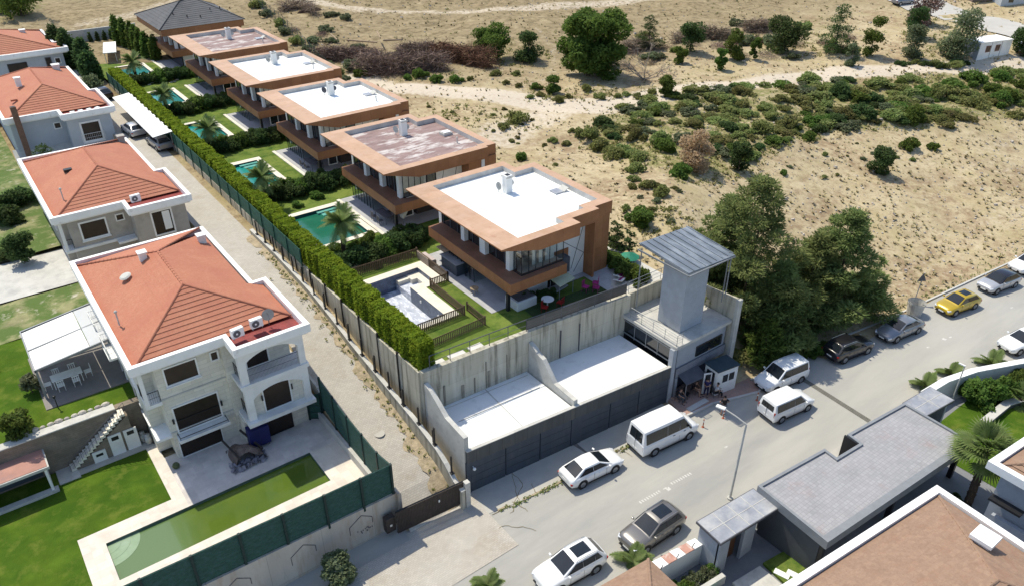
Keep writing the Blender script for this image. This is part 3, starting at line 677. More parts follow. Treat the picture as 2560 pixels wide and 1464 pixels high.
# pool basins
for i, (p, lab) in enumerate(zip(POOLS, ['sunken swimming pool with dark blue tiled walls and rippled pale floor', 'teal swimming pool with submerged steps behind the second palm', 'bright teal pool of the third villa beside a palm', 'turquoise pool of the fourth villa beyond a clipped hedge', 'blue pool of the fifth villa shaded by garden trees', 'small pool of the farthest villa under the dark hip roof'])):
    x0, y0, x1, y1 = p; th = thing('swimming_pool', lab, 'swimming pool', ((x0+x1)/2, (y0+y1)/2, ZT-1.3 if i else 5.4), group='garden pools of the villas')
    zb = 5.4 if i == 0 else 6.0
    w_ = MB()
    for a, b in (((x0, y0), (x1, y0)), ((x1, y0), (x1, y1 if i else 47.8)), ((x1, y1), (x0, y1)), ((x0, y1), (x0, y0))):
        w_.quad((*a, zb), (*b, zb), (*b, ZT+.04), (*a, ZT+.04))
    w_.build('basin_wall', poolt if i == 0 else M('pool_wall_%d' % i, (.03, .10, .10), .4, .2, 2), th, fix=False)
    if i == 0:
        MB().quad((x0, y0, zb), (x1, y0, zb), (x1, y1, zb), (x0, y1, zb)).build('basin_floor', poolf, th, fix=False)
        s_ = MB(); j = JAC
        s_.box(25.6, 47.8, 5.4, 27.7, 50.2, 6.05)
        s_.build('shelf', poolf, th); s2 = MB(); s2.box(26.6, 49.3, 6.051, 27.7, 50.2, 6.45); s2.box(27.1, 47.8, 6.051, 27.7, 49.3, 6.45); s2.box(25.6, 49.7, 6.051, 26.6, 50.2, 6.4); s2.build('step', cream, th)
        s3 = MB(); s3.quad((27.7, 47.8, 6.05), (27.7, 50.2, 6.05), (27.7, 50.2, 6.84), (27.7, 47.8, 6.84)); s3.quad((25.6, 50.2, 6.05), (27.7, 50.2, 6.05), (27.7, 50.2, 6.84), (25.6, 50.2, 6.84)); s3.quad((25.6, 47.8, 6.05), (27.7, 47.8, 6.05), (27.7, 47.8, 6.84), (25.6, 47.8, 6.84)); s3.build('shelf_wall', poolt, th, fix=False)
        for yy in (43.6, 46.2): MB().cyl((25.6, yy, 6.25), (25.55, yy, 6.25), .12, .12, 12).build('pool_light', white, th)
    else:
        MB().quad((x0, y0, 6.55), (x1, y0, 6.55), (x1, y1, 6.55), (x0, y1, 6.55)).build('water', (wteal, wteal, wteal, wblue, wblue)[i-1] if i != 1 else wgreen, th, fix=False)
        s_ = MB(); s_.box(x1-2.0, y1-.45, 6.0, x1, y1-.02, 6.7); s_.box(x1-1.7, y1-1.0, 6.0, x1, y1-.5, 6.6); s_.build('step', M('pool_step_%d' % i, (.12, .38, .32), .4), th)
# retaining walls of the terrace
th = thing('retaining_wall', 'tall board marked concrete retaining wall behind the white garage roofs', 'wall', (30, 37, 0))
mb = MB(); mb.prism([(20.2, 36.95), (28.9, 36.6), (38.6, 35.9), (38.6, 36.3), (28.9, 37.0), (20.2, 37.35)], -.2, [7.25, 7.2, 7.15, 7.15, 7.2, 7.25]); mb.build('wall_body', conc, th)
mb = MB(); 
for x, z0, w_ in ((31.8, 3.8, .10), (33.6, 3.8, .05)): mb.box(x, 36.40-(x-30)*.07, z0, x+w_*.7, 36.5-(x-30)*.07, 6.3)
mb.build('drain_pipe', ironp, th)
mb = MB()
for x, a, b, w_ in ((21.7, 3.8, 5.5, .14), (23.15, 3.8, 4.9, .22), (24.2, 3.8, 5.1, .1), (25.2, 3.8, 6.1, .07), (25.37, 3.8, 5.2, .2), (27.0, 3.8, 6.0, .05)): mb.box(x, 36.9-(x-20.2)*.04-.012, a, x+w_, 36.95-(x-20.2)*.04, b)
mb.build('damp_streak', M('damp_concrete', (.24, .22, .175), .9, .35, 1.5, col2=(.22, .20, .16), f2=.45, s2=2), th)
th = thing('retaining_wall', 'long panelled concrete retaining wall below the golden hedge along the alley', 'wall', (20.1, 60, 2))
mb = MB(); y = 37.36; rnd = random.Random(2); k = 0
while y < 75:
    L_ = 2.9; mb.box(20.05+rnd.uniform(-.02, .02), y, alz(y)-.6, 20.25, y+L_-.06, 7.0+rnd.uniform(-.12, .12)); y += L_; k += 1
mb.build('panel', conc, th)
mb = MB(); y = 40.2
while y < 75: mb.box(19.98, y-.1, alz(y)-.3, 20.12, y+.02, 7.25); y += 2.9
mb.build('panel_post', black, th)
# low alley wall with its bent black posts
th = thing('low_wall', 'low cracked concrete wall with black steel posts along the right of the alley', 'wall', (19.3, 45, 1))
ys_ = frange(31.0, 66, 1.0); prof = [(y, alz(y)-.6) for y in ys_]+[(y, alz(y)+interp(y, [(31, 1.7), (36, 1.55), (46, .8), (56, .7), (66, .5)])) for y in reversed(ys_)]
MB().wallx(prof, 19.2, 19.42).build('wall_body', conc, th)
MB().wallx([(y, z+.004) for y, z in ([(p[0], p[1]) for p in prof[len(ys_):]])]+[(y, z+.07) for y, z in reversed(prof[len(ys_):])], 19.15, 19.47).build('wall_coping', concl, th)
for i, y in enumerate(frange(32.4, 64.5, 2.0)):
    z = alz(y)+interp(y, [(31, 1.7), (36, 1.55), (46, .8), (66, .5)]); h = 1.5
    mb = MB(); mb.box(19.28, y-.05, z, 19.38, y+.05, z+h); 
    if i % 2: mb.box(19.29, y+.14, z, 19.37, y+.22, z+h*.8)
    mb.box(19.2, y-.16, z+.02, 19.46, y+.26, z+.1); mb.build('post', black, th)
# stretch of wall under the green mesh further up
th = thing('mesh_fence', 'dark green mesh fence on the alley below the far golden hedge', 'fence', (20, 90, 6.4))
mb = MB(); mb.box(19.98, 66, 5.8, 20.14, 122, 7.0); mb.build('plinth', conc, th)
gm = M('green_mesh', (.022, .085, .060), .8, .3, 3, col2=(.035, .12, .085), f2=.45, s2=2)
mb = MB(); mb.box(20.0, 56, 7.003, 20.04, 122, 8.5); mb.build('mesh', gm, th)
for y in frange(56, 122, 2.9): MB().box(19.92, y-.04, 6.2, 19.99, y+.04, 8.6).build('post', gm, th)
# railing on the retaining wall edge
th = thing('railing', 'dark metal railing with glass panels on top of the retaining wall', 'railing', (30, 37, 7.2))
P_ = [(20.9, 37.15, 7.25), (28.9, 36.8, 7.2), (38.3, 36.15, 7.15)]
rail(MB(), P_, 1.0, 1.6, r=.03, nb=2).build('rail_frame', ironp, th)
mb = MB()
for a, b in ((21.2, 22.4), (22.8, 24.1), (24.5, 25.6)): mb.box(a, 37.45, 6.85, b, 38.0, 6.95)
mb.build('white_panel', M('milky_panel', (.62, .60, .56), .5), th)
mb = MB(); mb.prism([(28.9, 36.79), (38.3, 36.14), (38.3, 36.16), (28.9, 36.81)], 7.3, 8.1); mb.build('dark_panel', M('smoked_panel', (.06, .06, .06), .3), th)

# ================================================================ VILLAS
def rz_(p): return (p[0], p[1])
def villa(oy, L, first, memb_m, label, idx):
    X0 = 28.4; th = thing('flat_roofed_villa', label, 'villa', (X0+6, oy+6.5, ZT), group='copper clad villas in a row along the terrace')
    A = lambda u, v: (X0+u, oy+v)
    if first:
        O = [(0, 0), (3.5, 0), (7.4, 0), (7.4, 1.0), (10.2, 1.0), (10.2, 1.5), (12.1, 1.5), (12.1, L-1.8), (10.0, L-1.8), (10.0, L), (3.5, L), (0, L)]
        I = [(2.1, .85), (3.5, .85), (6.5, .85), (6.5, 1.8), (9.3, 1.8), (9.3, 2.4), (11.3, 2.4), (11.3, L-2.6), (9.3, L-2.6), (9.3, L-.85), (3.5, L-.85), (2.1, L-.85)]
    else:
        O = [(0, 0), (3.5, 0), (11.0, 0), (11.0, .35), (12.1, .35), (12.1, L-1.8), (10.0, L-1.8), (10.0, L), (3.5, L), (0, L)]
        I = [(2.1, .85), (3.5, .85), (10.4, .85), (10.4, 1.1), (11.35, 1.1), (11.35, L-2.6), (9.3, L-2.6), (9.3, L-.85), (3.5, L-.85), (2.1, L-.85)]
    n = len(O); zt = 13.0; zb = lambda u: zt-.10-1.0*min(1, u/3.5)
    mb = MB(); o_ = [(*A(*p), zt) for p in O]; i_ = [(*A(*p), zt) for p in I]; d_ = [(*A(*p), 12.55) for p in I]; b_ = [(*A(*p), zb(p[0])) for p in O]
    f = []
    for k in range(n):
        j = (k+1) % n; f.append((k, j, n+j, n+k))
    mb.add(o_+i_, f); top = mb.build('roof_parapet', copt, th, fix=False)
    mb = MB(); f = []
    for k in range(n):
        j = (k+1) % n; f += [(k, 2*n+k, 2*n+j, j)[::-1]]
    mb.add(o_+d_+b_, f); mb.add(b_, [(0, 1, n-2, n-1)[::-1], tuple(range(1, n-1))[::-1]])
    bm_ = [(p[0], p[1], p[2]-.003) for p in o_]
    rf = mb.build('fascia', copd, th, fix=False)
    mb = MB(); mb.add(i_+d_, [(k, (k+1) % n, n+(k+1) % n, n+k) for k in range(n)]); mb.build('parapet_flashing', M('flashing_%d' % idx, (.5, .48, .45), .6), rf, fix=False)
    MB().add(d_, [tuple(range(n))]).build('roof_membrane', memb_m, th, fix=False)
    # upper walls
    wl = L-.9
    mb = MB(); mb.prism([A(8.6, 2.6), A(11.7, 2.6), A(11.7, L-2.2), A(9.6, L-2.2), A(9.6, L-.6), A(2.7, L-.6), A(2.7, L-1.0), A(8.6, L-1.0)], ZT, 12.1); mb.build('wall', white, th)
    # copper end block at the street side
    if first:
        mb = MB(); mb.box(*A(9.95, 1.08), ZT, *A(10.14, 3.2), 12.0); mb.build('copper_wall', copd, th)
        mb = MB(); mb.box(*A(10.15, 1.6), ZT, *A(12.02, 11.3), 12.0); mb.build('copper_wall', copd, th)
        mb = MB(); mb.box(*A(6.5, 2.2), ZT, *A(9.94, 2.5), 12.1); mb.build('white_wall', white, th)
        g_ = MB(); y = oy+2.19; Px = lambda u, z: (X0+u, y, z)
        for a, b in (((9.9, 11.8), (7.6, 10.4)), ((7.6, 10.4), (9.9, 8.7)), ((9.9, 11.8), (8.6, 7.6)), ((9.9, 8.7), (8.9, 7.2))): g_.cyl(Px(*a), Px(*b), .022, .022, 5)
        g_.build('wall_groove', black, th)  # thin black strips for the decorative diagonal grooves
    else:
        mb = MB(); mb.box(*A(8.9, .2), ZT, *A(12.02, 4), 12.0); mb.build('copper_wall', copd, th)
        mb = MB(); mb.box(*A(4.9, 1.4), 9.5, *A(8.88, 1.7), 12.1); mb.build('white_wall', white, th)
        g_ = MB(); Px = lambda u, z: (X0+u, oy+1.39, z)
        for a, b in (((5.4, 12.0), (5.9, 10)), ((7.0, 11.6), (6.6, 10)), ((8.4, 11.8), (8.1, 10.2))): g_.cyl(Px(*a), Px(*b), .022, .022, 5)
        g_.build('wall_groove', black, th)
        s_ = MB(); s_.box(*A(10.3, .12), 9.9, *A(10.65, .19), 12.0); s_.build('window', white, th)
    # balcony slab band
    mb = MB(); e = L-1.3
    mb.prism([A(.95, .2), A(6.4, .2), A(6.4, 2.15 if first else 1.3), A(8.2, 2.15 if first else 1.3), A(8.2, e), A(1.2, e)], 8.85, 9.7); sb = mb.build('balcony_slab', copd, th)
    MB().prism([A(.97, .22), A(6.38, .22), A(6.38, 2.13 if first else 1.28), A(8.18, 2.13 if first else 1.28), A(8.18, e-.02), A(1.22, e-.02)], 9.703, 9.715).build('balcony_top', M('balcony_top_%d' % idx, (.24, .12, .075), .6, .15, 1.5), sb)
    # first floor glazing: west side
    g = MB(); g.box(*A(2.55, 1.6), 9.72, *A(2.62, e), 12.2); gl = g.build('window_wall', glass, th)
    m = MB()
    for v in frange(2.0, e-.3, 1.05): m.box(*A(2.5, v-.03), 9.72, *A(2.548, v+.03), 12.2)
    m.build('mullion', ironp, gl)
    for v, wv in ((1.9, .45), (5.1, .75), (8.0, .5)) if first else ((1.3, .5), (4.5, .6), (7.7, .5)): MB().box(*A(2.1, v), 9.718, *A(2.49, v+wv), 12.35).build('column', white, th)
    # front corner of glass
    hi = 6.45 if first else 4.85
    room = MB(); room.box(*A(2.7, 2.9), 9.72, *A(8.5, 3.1), 12.1); room.build('room_wall', M('room_wall_%d' % idx, (.80, .77, .72), .8), th)
    fl = MB(); fl.box(*A(2.63, 1.0), 9.718, *A(hi-.05, 2.89), 9.75); fl.build('room_floor', M('room_floor_%d' % idx, (.55, .48, .40), .5), th)
    gg = MB(); yv = .78 if first else 1.2
    gg.box(*A(2.4, yv), 9.72, *A(hi, yv+.02), 12.3); gg.box(*A(2.4, yv+.03), 9.72, *A(2.42, 1.85 if first else 1.28), 12.3); g1 = gg.build('glass_enclosure', glz, th)
    m = MB()
    for u in frange(2.4, hi, .67): m.box(*A(u-.025, yv-.04), 9.72, *A(u+.025, yv-.003), 12.2)
    m.box(*A(2.38, yv-.045), 9.72, *A(hi, yv-.004), 9.8); m.box(*A(2.36, yv), 9.72, *A(2.398, 1.8), 9.8); m.build('mullion', black, g1)
    if first:
        ct = MB()
        for u in (4.0, 4.65, 5.3, 5.75): 
            for q in range(4): ct.box(*A(u+q*.11, 1.5+.05*(q % 2)), 9.76, *A(u+q*.11+.11, 1.56+.05*(q % 2)), 12.0)
        ct.build('curtain', white, th)
        tb = MB(); tb.box(*A(3.2, 1.9), 10.4, *A(5.2, 2.7), 10.46)
        for a in (3.3, 5.1):
            for b in (2.0, 2.6): tb.box(*A(a-.03, b-.03), 9.75, *A(a+.03, b+.03), 10.4)
        tb.build('indoor_table', black, th)
    # ground floor
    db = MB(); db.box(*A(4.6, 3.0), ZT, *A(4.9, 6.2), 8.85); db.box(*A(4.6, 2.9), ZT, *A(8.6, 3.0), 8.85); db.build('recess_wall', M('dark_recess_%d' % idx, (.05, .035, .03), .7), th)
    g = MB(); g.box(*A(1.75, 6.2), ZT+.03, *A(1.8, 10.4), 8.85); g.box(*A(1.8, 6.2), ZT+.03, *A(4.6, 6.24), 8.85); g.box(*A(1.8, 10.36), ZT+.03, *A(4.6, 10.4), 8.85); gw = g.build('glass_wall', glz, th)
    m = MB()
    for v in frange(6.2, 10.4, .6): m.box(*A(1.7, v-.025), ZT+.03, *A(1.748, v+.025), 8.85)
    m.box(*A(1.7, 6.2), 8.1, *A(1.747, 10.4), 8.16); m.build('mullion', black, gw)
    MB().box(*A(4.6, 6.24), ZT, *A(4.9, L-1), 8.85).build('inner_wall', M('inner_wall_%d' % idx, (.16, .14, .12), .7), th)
    MB().box(*A(1.35, 1.1), ZT, *A(1.6, 1.35), 8.85).build('pillar', black, th)
    if first:
        MB().box(*A(2.9, 1.9), ZT, *A(5.9, 2.1), 8.85).build('garden_wall', white, th)
        MB().box(*A(5.9, 1.95), ZT, *A(6.9, 2.05), 8.85).build('garden_door', glass, th)
        MB().box(*A(6.42, .9), 8.4, *A(7.3, 1.7), 9.72).build('dark_panel', navy, th)
    else:
        win_y(th, X0+3.2, X0+4.1, 7.0, 8.6, oy+2.9, glass, white, .08, False); win_y(th, X0+5.2, X0+6.4, 7.6, 8.6, oy+2.9, glass, black, .05, False)
        win_y(th, X0+5.05, X0+5.95, 10.0, 11.7, oy+1.4, glass, black, .05, False)
    # roof fittings
    cx, cy = X0+6.9, oy+8.6
    mb = MB(); mb.box(cx-.3, cy-.3, 12.56, cx+.3, cy+.3, 14.1); ch = mb.build('chimney', white, th); MB().box(cx-.18, cy-.18, 14.05, cx+.18, cy+.18, 14.14).build('flue', black, ch)
    mb = MB(); mb.box(cx-.38, cy-.38, 13.92, cx+.38, cy-.305, 14.02); mb.box(cx-.38, cy+.305, 13.92, cx+.38, cy+.38, 14.02); mb.build('cap', concl, ch)
    for s, q in ((-1, .75), (1, .55)):
        d = MB(); c = Vector((cx+s*.62, cy+.35, 13.15)); nrm = Vector((s*-.3, -.85, .45)).normalized()
        d.cyl(c, c-nrm*.06, .38*q+.06, .15, 14); d.cyl(c-nrm*.05, (cx+s*.62, cy+.4, 12.56), .03, .03, 5); d.cyl(c, c+nrm*.35, .015, .015, 4); d.build('satellite_dish', concl if idx != 2 else ironp, th)
    hx, hy = X0+10.3, oy+6.2
    if idx == 1: mb = MB(); mb.box(hx-.5, hy-.45, 12.56, hx+.5, hy+.45, 12.8); hh = mb.build('roof_hatch', concl, th); MB().rbox((hx, hy, 12.86), (.8, .7, .05)).build('hatch_lid', white, hh)
    else:
        mb = MB(); mb.box(hx-.5, hy-.45, 12.56, hx+.3, hy+.45, 12.66); hh = mb.build('roof_hatch', polyc, th); MB().rbox((hx+.55, hy-.1, 12.75), (.55, .8, .05), 0, -.5).build('hatch_lid', concl, hh)
    v1 = MB(); v1.cyl((X0+9.9, oy+3.6, 12.55), (X0+9.9, oy+3.6, 13.05), .06, .06, 8); v1.ball((X0+9.9, oy+3.6, 13.08), .1, 8, 5)
    if not first: v1.build('roof_vent', concl, th)
    return th
glz = bpy.data.materials.new('clear_glazing'); glz.use_nodes = True; _n = glz.node_tree.nodes; _l = glz.node_tree.links
_tr = _n.new('ShaderNodeBsdfTransparent'); _tr.inputs[0].default_value = (.88, .92, .92, 1); _gl = _n.new('ShaderNodeBsdfGlossy'); _gl.inputs['Roughness'].default_value = .03; _mx = _n.new('ShaderNodeMixShader'); _fr = _n.new('ShaderNodeFresnel'); _fr.inputs[0].default_value = 1.5
_mx.inputs[0].default_value = .10; _l.new(_tr.outputs[0], _mx.inputs[1]); _l.new(_gl.outputs[0], _mx.inputs[2]); _l.new(_mx.outputs[0], _n['Material Output'].inputs[0])
villa(39.1, 13.4, True, memw, 'nearest copper villa with bright white roof beside the grey tower', 0)
villa(56.2, 12.6, False, memb, 'second copper villa with stained mauve roof and open hatch', 1)
villa(72.3, 12.9, False, memw, 'third copper villa with white roof and one dark satellite dish', 2)
villa(88.5, 12.9, False, memw, 'fourth copper villa with white roof beyond the villa with the dark dish', 3)
villa(104.9, 13.3, False, memb, 'fifth copper villa with stained mauve roof in front of the dark hip roof', 4)
# hip roofed villa at the far end
th = thing('hip_roofed_villa', 'farthest villa of the row with a dark grey hip roof', 'villa', (34.5, 128, ZT))
c = [(28.4, 122.4), (41.0, 122.4), (41.0, 136.0), (28.4, 136.0)]; ap = (33.6, 128.4, 15.6); ap2 = (35.8, 129.6, 15.6)
mb = MB()
tile_face(mb, (*c[0], 13), (*c[1], 13), ap2, ap, .5, .03); tile_face(mb, (*c[1], 13), (*c[2], 13), ap2, ap2, .5, .03); tile_face(mb, (*c[2], 13), (*c[3], 13), ap, ap2, .5, .03); tile_face(mb, (*c[3], 13), (*c[0], 13), ap, ap, .5, .03)
rf = mb.build('roof', greyh, th, fix=False)
mb = MB()
for a, b in ((c[0], ap), (c[1], ap2), (c[2], ap2), (c[3], ap)): mb.cyl((*a, 13.03), b, .09, .09, 6)
mb.cyl(ap, ap2, .09, .09, 6); mb.build('ridge_cap', black, rf)
for q in ((31.5, 125.5), (33.2, 124.6), (35.0, 124.2), (37, 125.5), (38.5, 125.6)): 
    z = 13+(q[1]-122.4)*.43+.1; MB().cyl((*q, z-.1), (*q, z+.2), .08, .08, 6).build('roof_vent', black, rf)
MB().prism([(28.6, 122.6), (40.8, 122.6), (40.8, 135.8), (28.6, 135.8)], 12.05, 12.96).build('fascia', copd, th)
MB().prism([(31.2, 124), (40.2, 124), (40.2, 135), (31.2, 135)], ZT, 12.05).build('wall', white, th)
MB().box(31.05, 124.4, 9.75, 31.15, 134, 12.0).build('window_wall', glass, th)
for v in (124.2, 127, 129.6): MB().box(30.5, v, 9.72, 30.9, v+.45, 12.05).build('column', white, th)
MB().box(29.5, 122.9, 8.85, 38, 134, 9.7).build('balcony_slab', copd, th)
MB().box(31.0, 123.9, ZT, 31.1, 133, 8.85).build('glass_wall', glass, th)
MB().box(36.8, 123.6, ZT, 40.6, 124.0, 12.05).build('copper_wall', copd, th)
# ================================================================ RED ROOFED HOUSES
def hip_roof(th, x0, x1, x1b, yb, y0, y1, ze, zr, rx, ry0, ry1, mat, name='roof'):
    """front eave y0, back y1; east eave x1 for y<yb else x1b; ridge at rx from ry0 to ry1"""
    mb = MB(); a = (rx, ry0, zr); b = (rx, ry1, zr)
    tile_face(mb, (x0, y0, ze), (x1, y0, ze), a, a, .38, .042)
    def cl(a0, b0, a1, b1):
        if (a0.x+a1.x)/2 > x1b: 
            b0 = b0.copy(); b1 = b1.copy(); b0.y = yb; b1.y = yb; b0.x = a0.x; b1.x = a1.x
        return a0, b0, a1, b1
    tile_face(mb, (x1, y0, ze), (x1, y1, ze), b, a, .38, .03, clip=cl)
    tile_face(mb, (x1b, y1, ze+(x1-x1b)*(zr-ze)/(x1-rx)), (x0, y1, ze), b, b)
    tile_face(mb, (x0, y1, ze), (x0, y0, ze), a, b, .38, .025)
    mb.box(x0+.3, y0+.3, ze-.25, x1b-.3, y1-.3, ze-.02)
    rf = mb.build(name, mat, th, fix=False)
    rm = MB()
    for p, q in ((a, (x0, y0, ze+.05)), (a, (x1, y0, ze+.05)), (b, (x1b, y1, ze+(x1-x1b)*(zr-ze)/(x1-rx)+.05)), (b, (x0, y1, ze+.05)), (a, b)): ridge_line(rm, p, q)
    rm.build('ridge_tiles', mat, rf)
    return rf
def ac_unit(name, c, rz, label, group='air conditioners on the red roofs'):
    t = thing(name, label, 'air conditioner', c, rz, group, local=True)
    MB().box(-.42, -.17, .1, .42, .17, .75).build('casing', white, t, bevel=.02)
    f = MB(); f.cyl((-.1, -.175, .42), (-.1, -.2, .42), .25, .25, 18); g = f.build('fan_grille', ironp, t); MB().cyl((-.1, -.2, .42), (-.1, -.215, .42), .07, .07, 10).build('hub', white, g)
    m = MB(); m.box(-.35, -.15, 0, -.3, .15, .1); m.box(.3, -.15, 0, .35, .15, .1); m.build('foot', steel, t)
    return t
def red_house(label, x0, x1, x1b, xs_, yf, yfb, yb, y1, zb, ztop, wallm, idx):
    """x0..x1 front, east side steps in to x1b beyond yb; left part of the front at yf, right bay (x>xs_) at yfb"""
    th = thing('hip_roofed_house', label, 'house', ((x0+x1)/2, (yf+y1)/2, zb), group='red roofed houses left of the alley')
    O = [(x0, yf), (xs_, yf), (xs_, yfb), (x1, yfb), (x1, yb), (x1b, yb), (x1b, y1), (x0, y1)]
    I = offs(O, .34); mb = MB(); ring(mb, O, I, ztop-.62, ztop); mb.build('cornice', parap, th)
    O2 = offs(O, .18); I2 = offs(O, .55); mb = MB(); ring(mb, O2, I2, ztop-.80, ztop-.621); mb.build('cornice_soffit', white, th)
    MB().prism(offs(O, .3), ztop-.6, ztop-.5).build('roof_deck', tiler, th)
    hip_roof(th, x0+.4, x1-.45, x1b-.4, yb-.3, yf+.35, y1-.4, ztop-.35, ztop+2.0, (x0+x1b)/2+.15, yf+4.8, y1-6.5, tile)
    return th
# nearest
Z1 = 1.2; ZP = 9.9
th = red_house('nearest red roofed three storey house beside the green pool', 4.05, 15.3, 14.3, 10.0, 45.1, 43.2, 51.0, 62.3, Z1, ZP, stonec, 0); RH1 = th
MB().prism([(5.5, 45.75), (9.75, 45.75), (9.75, 45.3), (14.3, 45.3), (14.3, 50.5), (13.8, 50.5), (13.8, 61.8), (4.6, 61.8), (4.6, 47.3), (5.5, 47.3)], Z1, 9.15).build('wall', stonec, th)
for z in (6.35, 3.5): MB().box(5.45, 45.68, z, 9.8, 45.748, z+.09).build('string_course', concl, th)
# left corner balconies
MB().box(4.5, 45.7, 6.05, 5.5, 47.3, 6.3).build('balcony_slab', white, th); MB().box(4.5, 45.7, 3.2, 5.5, 47.3, 3.4).build('balcony_slab', white, th)
rail(MB(), [(5.45, 45.75, 6.3), (4.55, 45.75, 6.3), (4.55, 47.2, 6.3)], .95, 1.0, bars=.12, nb=2).build('balcony_railing', black, th)
MB().box(4.5, 45.65, 6.3, 4.75, 45.9, 9.14).build('column', white, th)
win_y(th, 6.1, 8.1, 7.35, 8.65, 45.75); win_y(th, 9.15, 9.55, 8.05, 8.65, 45.75, sill=False)
w_ = win_y(th, 6.0, 8.9, 3.4, 5.45, 45.75, sill=False); MB().box(6.0, 45.66, 4.35, 8.9, 45.70, 4.39).build('transom', black, w_)
MB().box(5.75, 44.95, 2.98, 9.2, 45.748, 3.22).build('balcony_slab', white, th); rail(MB(), [(5.85, 45.7, 3.22), (5.85, 45.05, 3.22), (9.1, 45.05, 3.22), (9.1, 45.7, 3.22)], .15, 3, nb=1).build('balcony_rail', black, th)
for x in (5.8, 9.05): MB().rbox((x, 45.6, 4.5), (.12, .12, .35)).build('wall_lamp', black, th)
win_y(th, 5.8, 8.6, 1.25, 2.75, 45.75, glassb, white, .06, False, 'garage_door')
# right bay: loggia over arched storey
bx0, bx1, by = 10.2, 14.75, 43.55
def arch_panel(mb, x0, x1, zs, za, zt, y0, y1, n=14):
    """wall piece with an arched opening below: x0..x1, springing zs, crown za, top zt"""
    pr = [(x0, zs)]+[(lerp(x0, x1, i/n), zs+(za-zs)*math.sin(math.pi*i/n)**.7) for i in range(1, n)]+[(x1, zs)]
    for (a, za_), (b, zb_) in zip(pr, pr[1:]): mb.add([(a, y0, za_), (b, y0, zb_), (b, y0, zt), (a, y0, zt), (a, y1, za_), (b, y1, zb_), (b, y1, zt), (a, y1, zt)], [(0, 1, 2, 3), (5, 4, 7, 6), (0, 4, 5, 1), (3, 2, 6, 7)])
mb = MB()
mb.box(bx0, by, 6.7, bx0+.5, by+.4, 9.3); mb.box(bx1-.45, by, 6.7, bx1, by+.4, 9.3); arch_panel(mb, bx0+.5, bx1-.45, 8.35, 8.95, 9.3, by, by+.3)
mb.box(bx0, by, 3.6, bx0+.5, by+.4, 6.4); mb.box(bx1-.45, by, 3.6, bx1, by+.4, 6.4); arch_panel(mb, bx0+.5, bx1-.45, 5.3, 5.95, 6.4, by, by+.3)
mb.build('arcade', white, th)
MB().box(bx0-.15, by-.12, 6.4, bx1+.12, 45.3, 6.7).build('floor_slab', white, th); MB().box(bx0-.2, by-.3, 3.3, bx1+.15, 45.3, 3.6).build('floor_slab', white, th)
rail(MB(), [(bx0+.45, by+.2, 6.7), (bx1-.4, by+.2, 6.7)], 1.0, 4.2, bars=.09, nb=2).build('balcony_railing', ironp, th)
rail(MB(), [(bx0+.1, by+.4, 6.7), (bx0+.1, 45.2, 6.7)], 1.0, 3, bars=.12, nb=2).build('balcony_railing', black, th)
rail(MB(), [(bx0+.1, by+.4, 3.6), (bx0+.1, 45.2, 3.6)], 1.0, 3, bars=.12, nb=2).build('balcony_railing', black, th)
MB().box(bx0+.52, by+.35, 3.6, bx1-.47, by+.5, 6.39).build('bay_wall', stonec, th)
win_y(th, 11.5, 13.35, 3.75, 5.8, by+.35, fr=white, sill=False); win_y(th, 11.2, 12.7, 6.75, 8.75, 45.3, sill=False, name='balcony_door')
MB().box(9.9, 44.2, Z1, 14.6, 45.28, 3.29).build('wall', stonec, th)
win_y(th, 11.3, 13.2, 1.3, 3.0, 44.2, glassb, black, .05, False, 'garden_door')
for x in (11.35, 13.5): MB().rbox((x, by+.25, 5.0), (.1, .12, .4)).build('wall_lamp', black, th)
# west side trim
for z in (6.2, 3.4): MB().box(4.5, 47.4, z, 4.6, 61.5, z+.12).build('string_course', white, th)
for y in (49, 52.5, 56.5): win_x(th, y, y+1.2, 7.2, 8.7, 4.6); win_x(th, y, y+1.2, 4.2, 5.7, 4.6)
for y in (51.5, 55.2): 
    MB().box(3.75, y, 6.9, 4.59, y+2.2, 7.05).build('balcony_slab', white, th); rail(MB(), [(4.55, y+.05, 7.05), (3.8, y+.05, 7.05), (3.8, y+2.15, 7.05), (4.55, y+2.15, 7.05)], .9, 1, bars=.14, nb=2).build('balcony_railing', white, th)
# roof fittings of nearest house
def roof_chimney(par, x, y, z, s=.55, h=.7, m=white):
    c = MB(); c.box(x-s/2, y-s/2, z-.3, x+s/2, y+s/2, z+h); o = c.build('chimney', m, par); MB().box(x-s/2-.08, y-s/2-.08, z+h+.002, x+s/2+.08, y+s/2+.08, z+h+.1).build('cap', m, o)
roof_chimney(th, 8.3, 56.2, 11.5, .5, .45); roof_chimney(th, 13.15, 58.6, 10.2, .55, .7)
mb = MB(); c = Vector((6.7, 55.3, 10.95)); nrm = Vector((-.3, -.1, 1)).normalized(); mb.cyl(c, c+nrm*.08, .42, .30, 16); mb.cyl(c-Vector((0, 0, .4)), c, .06, .06, 6); mb.build('satellite_dish', concl, th)
mb = MB(); mb.cyl((4.95, 50.7, 9.9), (4.95, 50.7, 10.9), .05, .05, 8); mb.ball((4.95, 50.7, 10.95), .12, 8, 5); mb.build('roof_vent', concl, th)
ac_unit('air_conditioner', (10.9, 44.75, 9.72), R_(6), 'left of the two white air conditioners on the nearest red roof'); ac_unit('air_conditioner', (12.3, 45.0, 9.8), R_(2), 'right air conditioner beside the dark satellite dish on the nearest red roof')
mb = MB(); c = Vector((13.2, 45.1, 10.45)); nrm = Vector((-.35, -.5, .8)).normalized(); mb.cyl(c, c-nrm*.07, .42, .2, 16); mb.cyl(c-nrm*.05, (13.2, 45.2, 9.6), .035, .035, 6); mb.cyl(c, c+nrm*.4, .015, .015, 4); one(mb, 'satellite_dish', ironp, 'rusty brown satellite dish on the nearest red roof by its air conditioner', 'satellite dish')
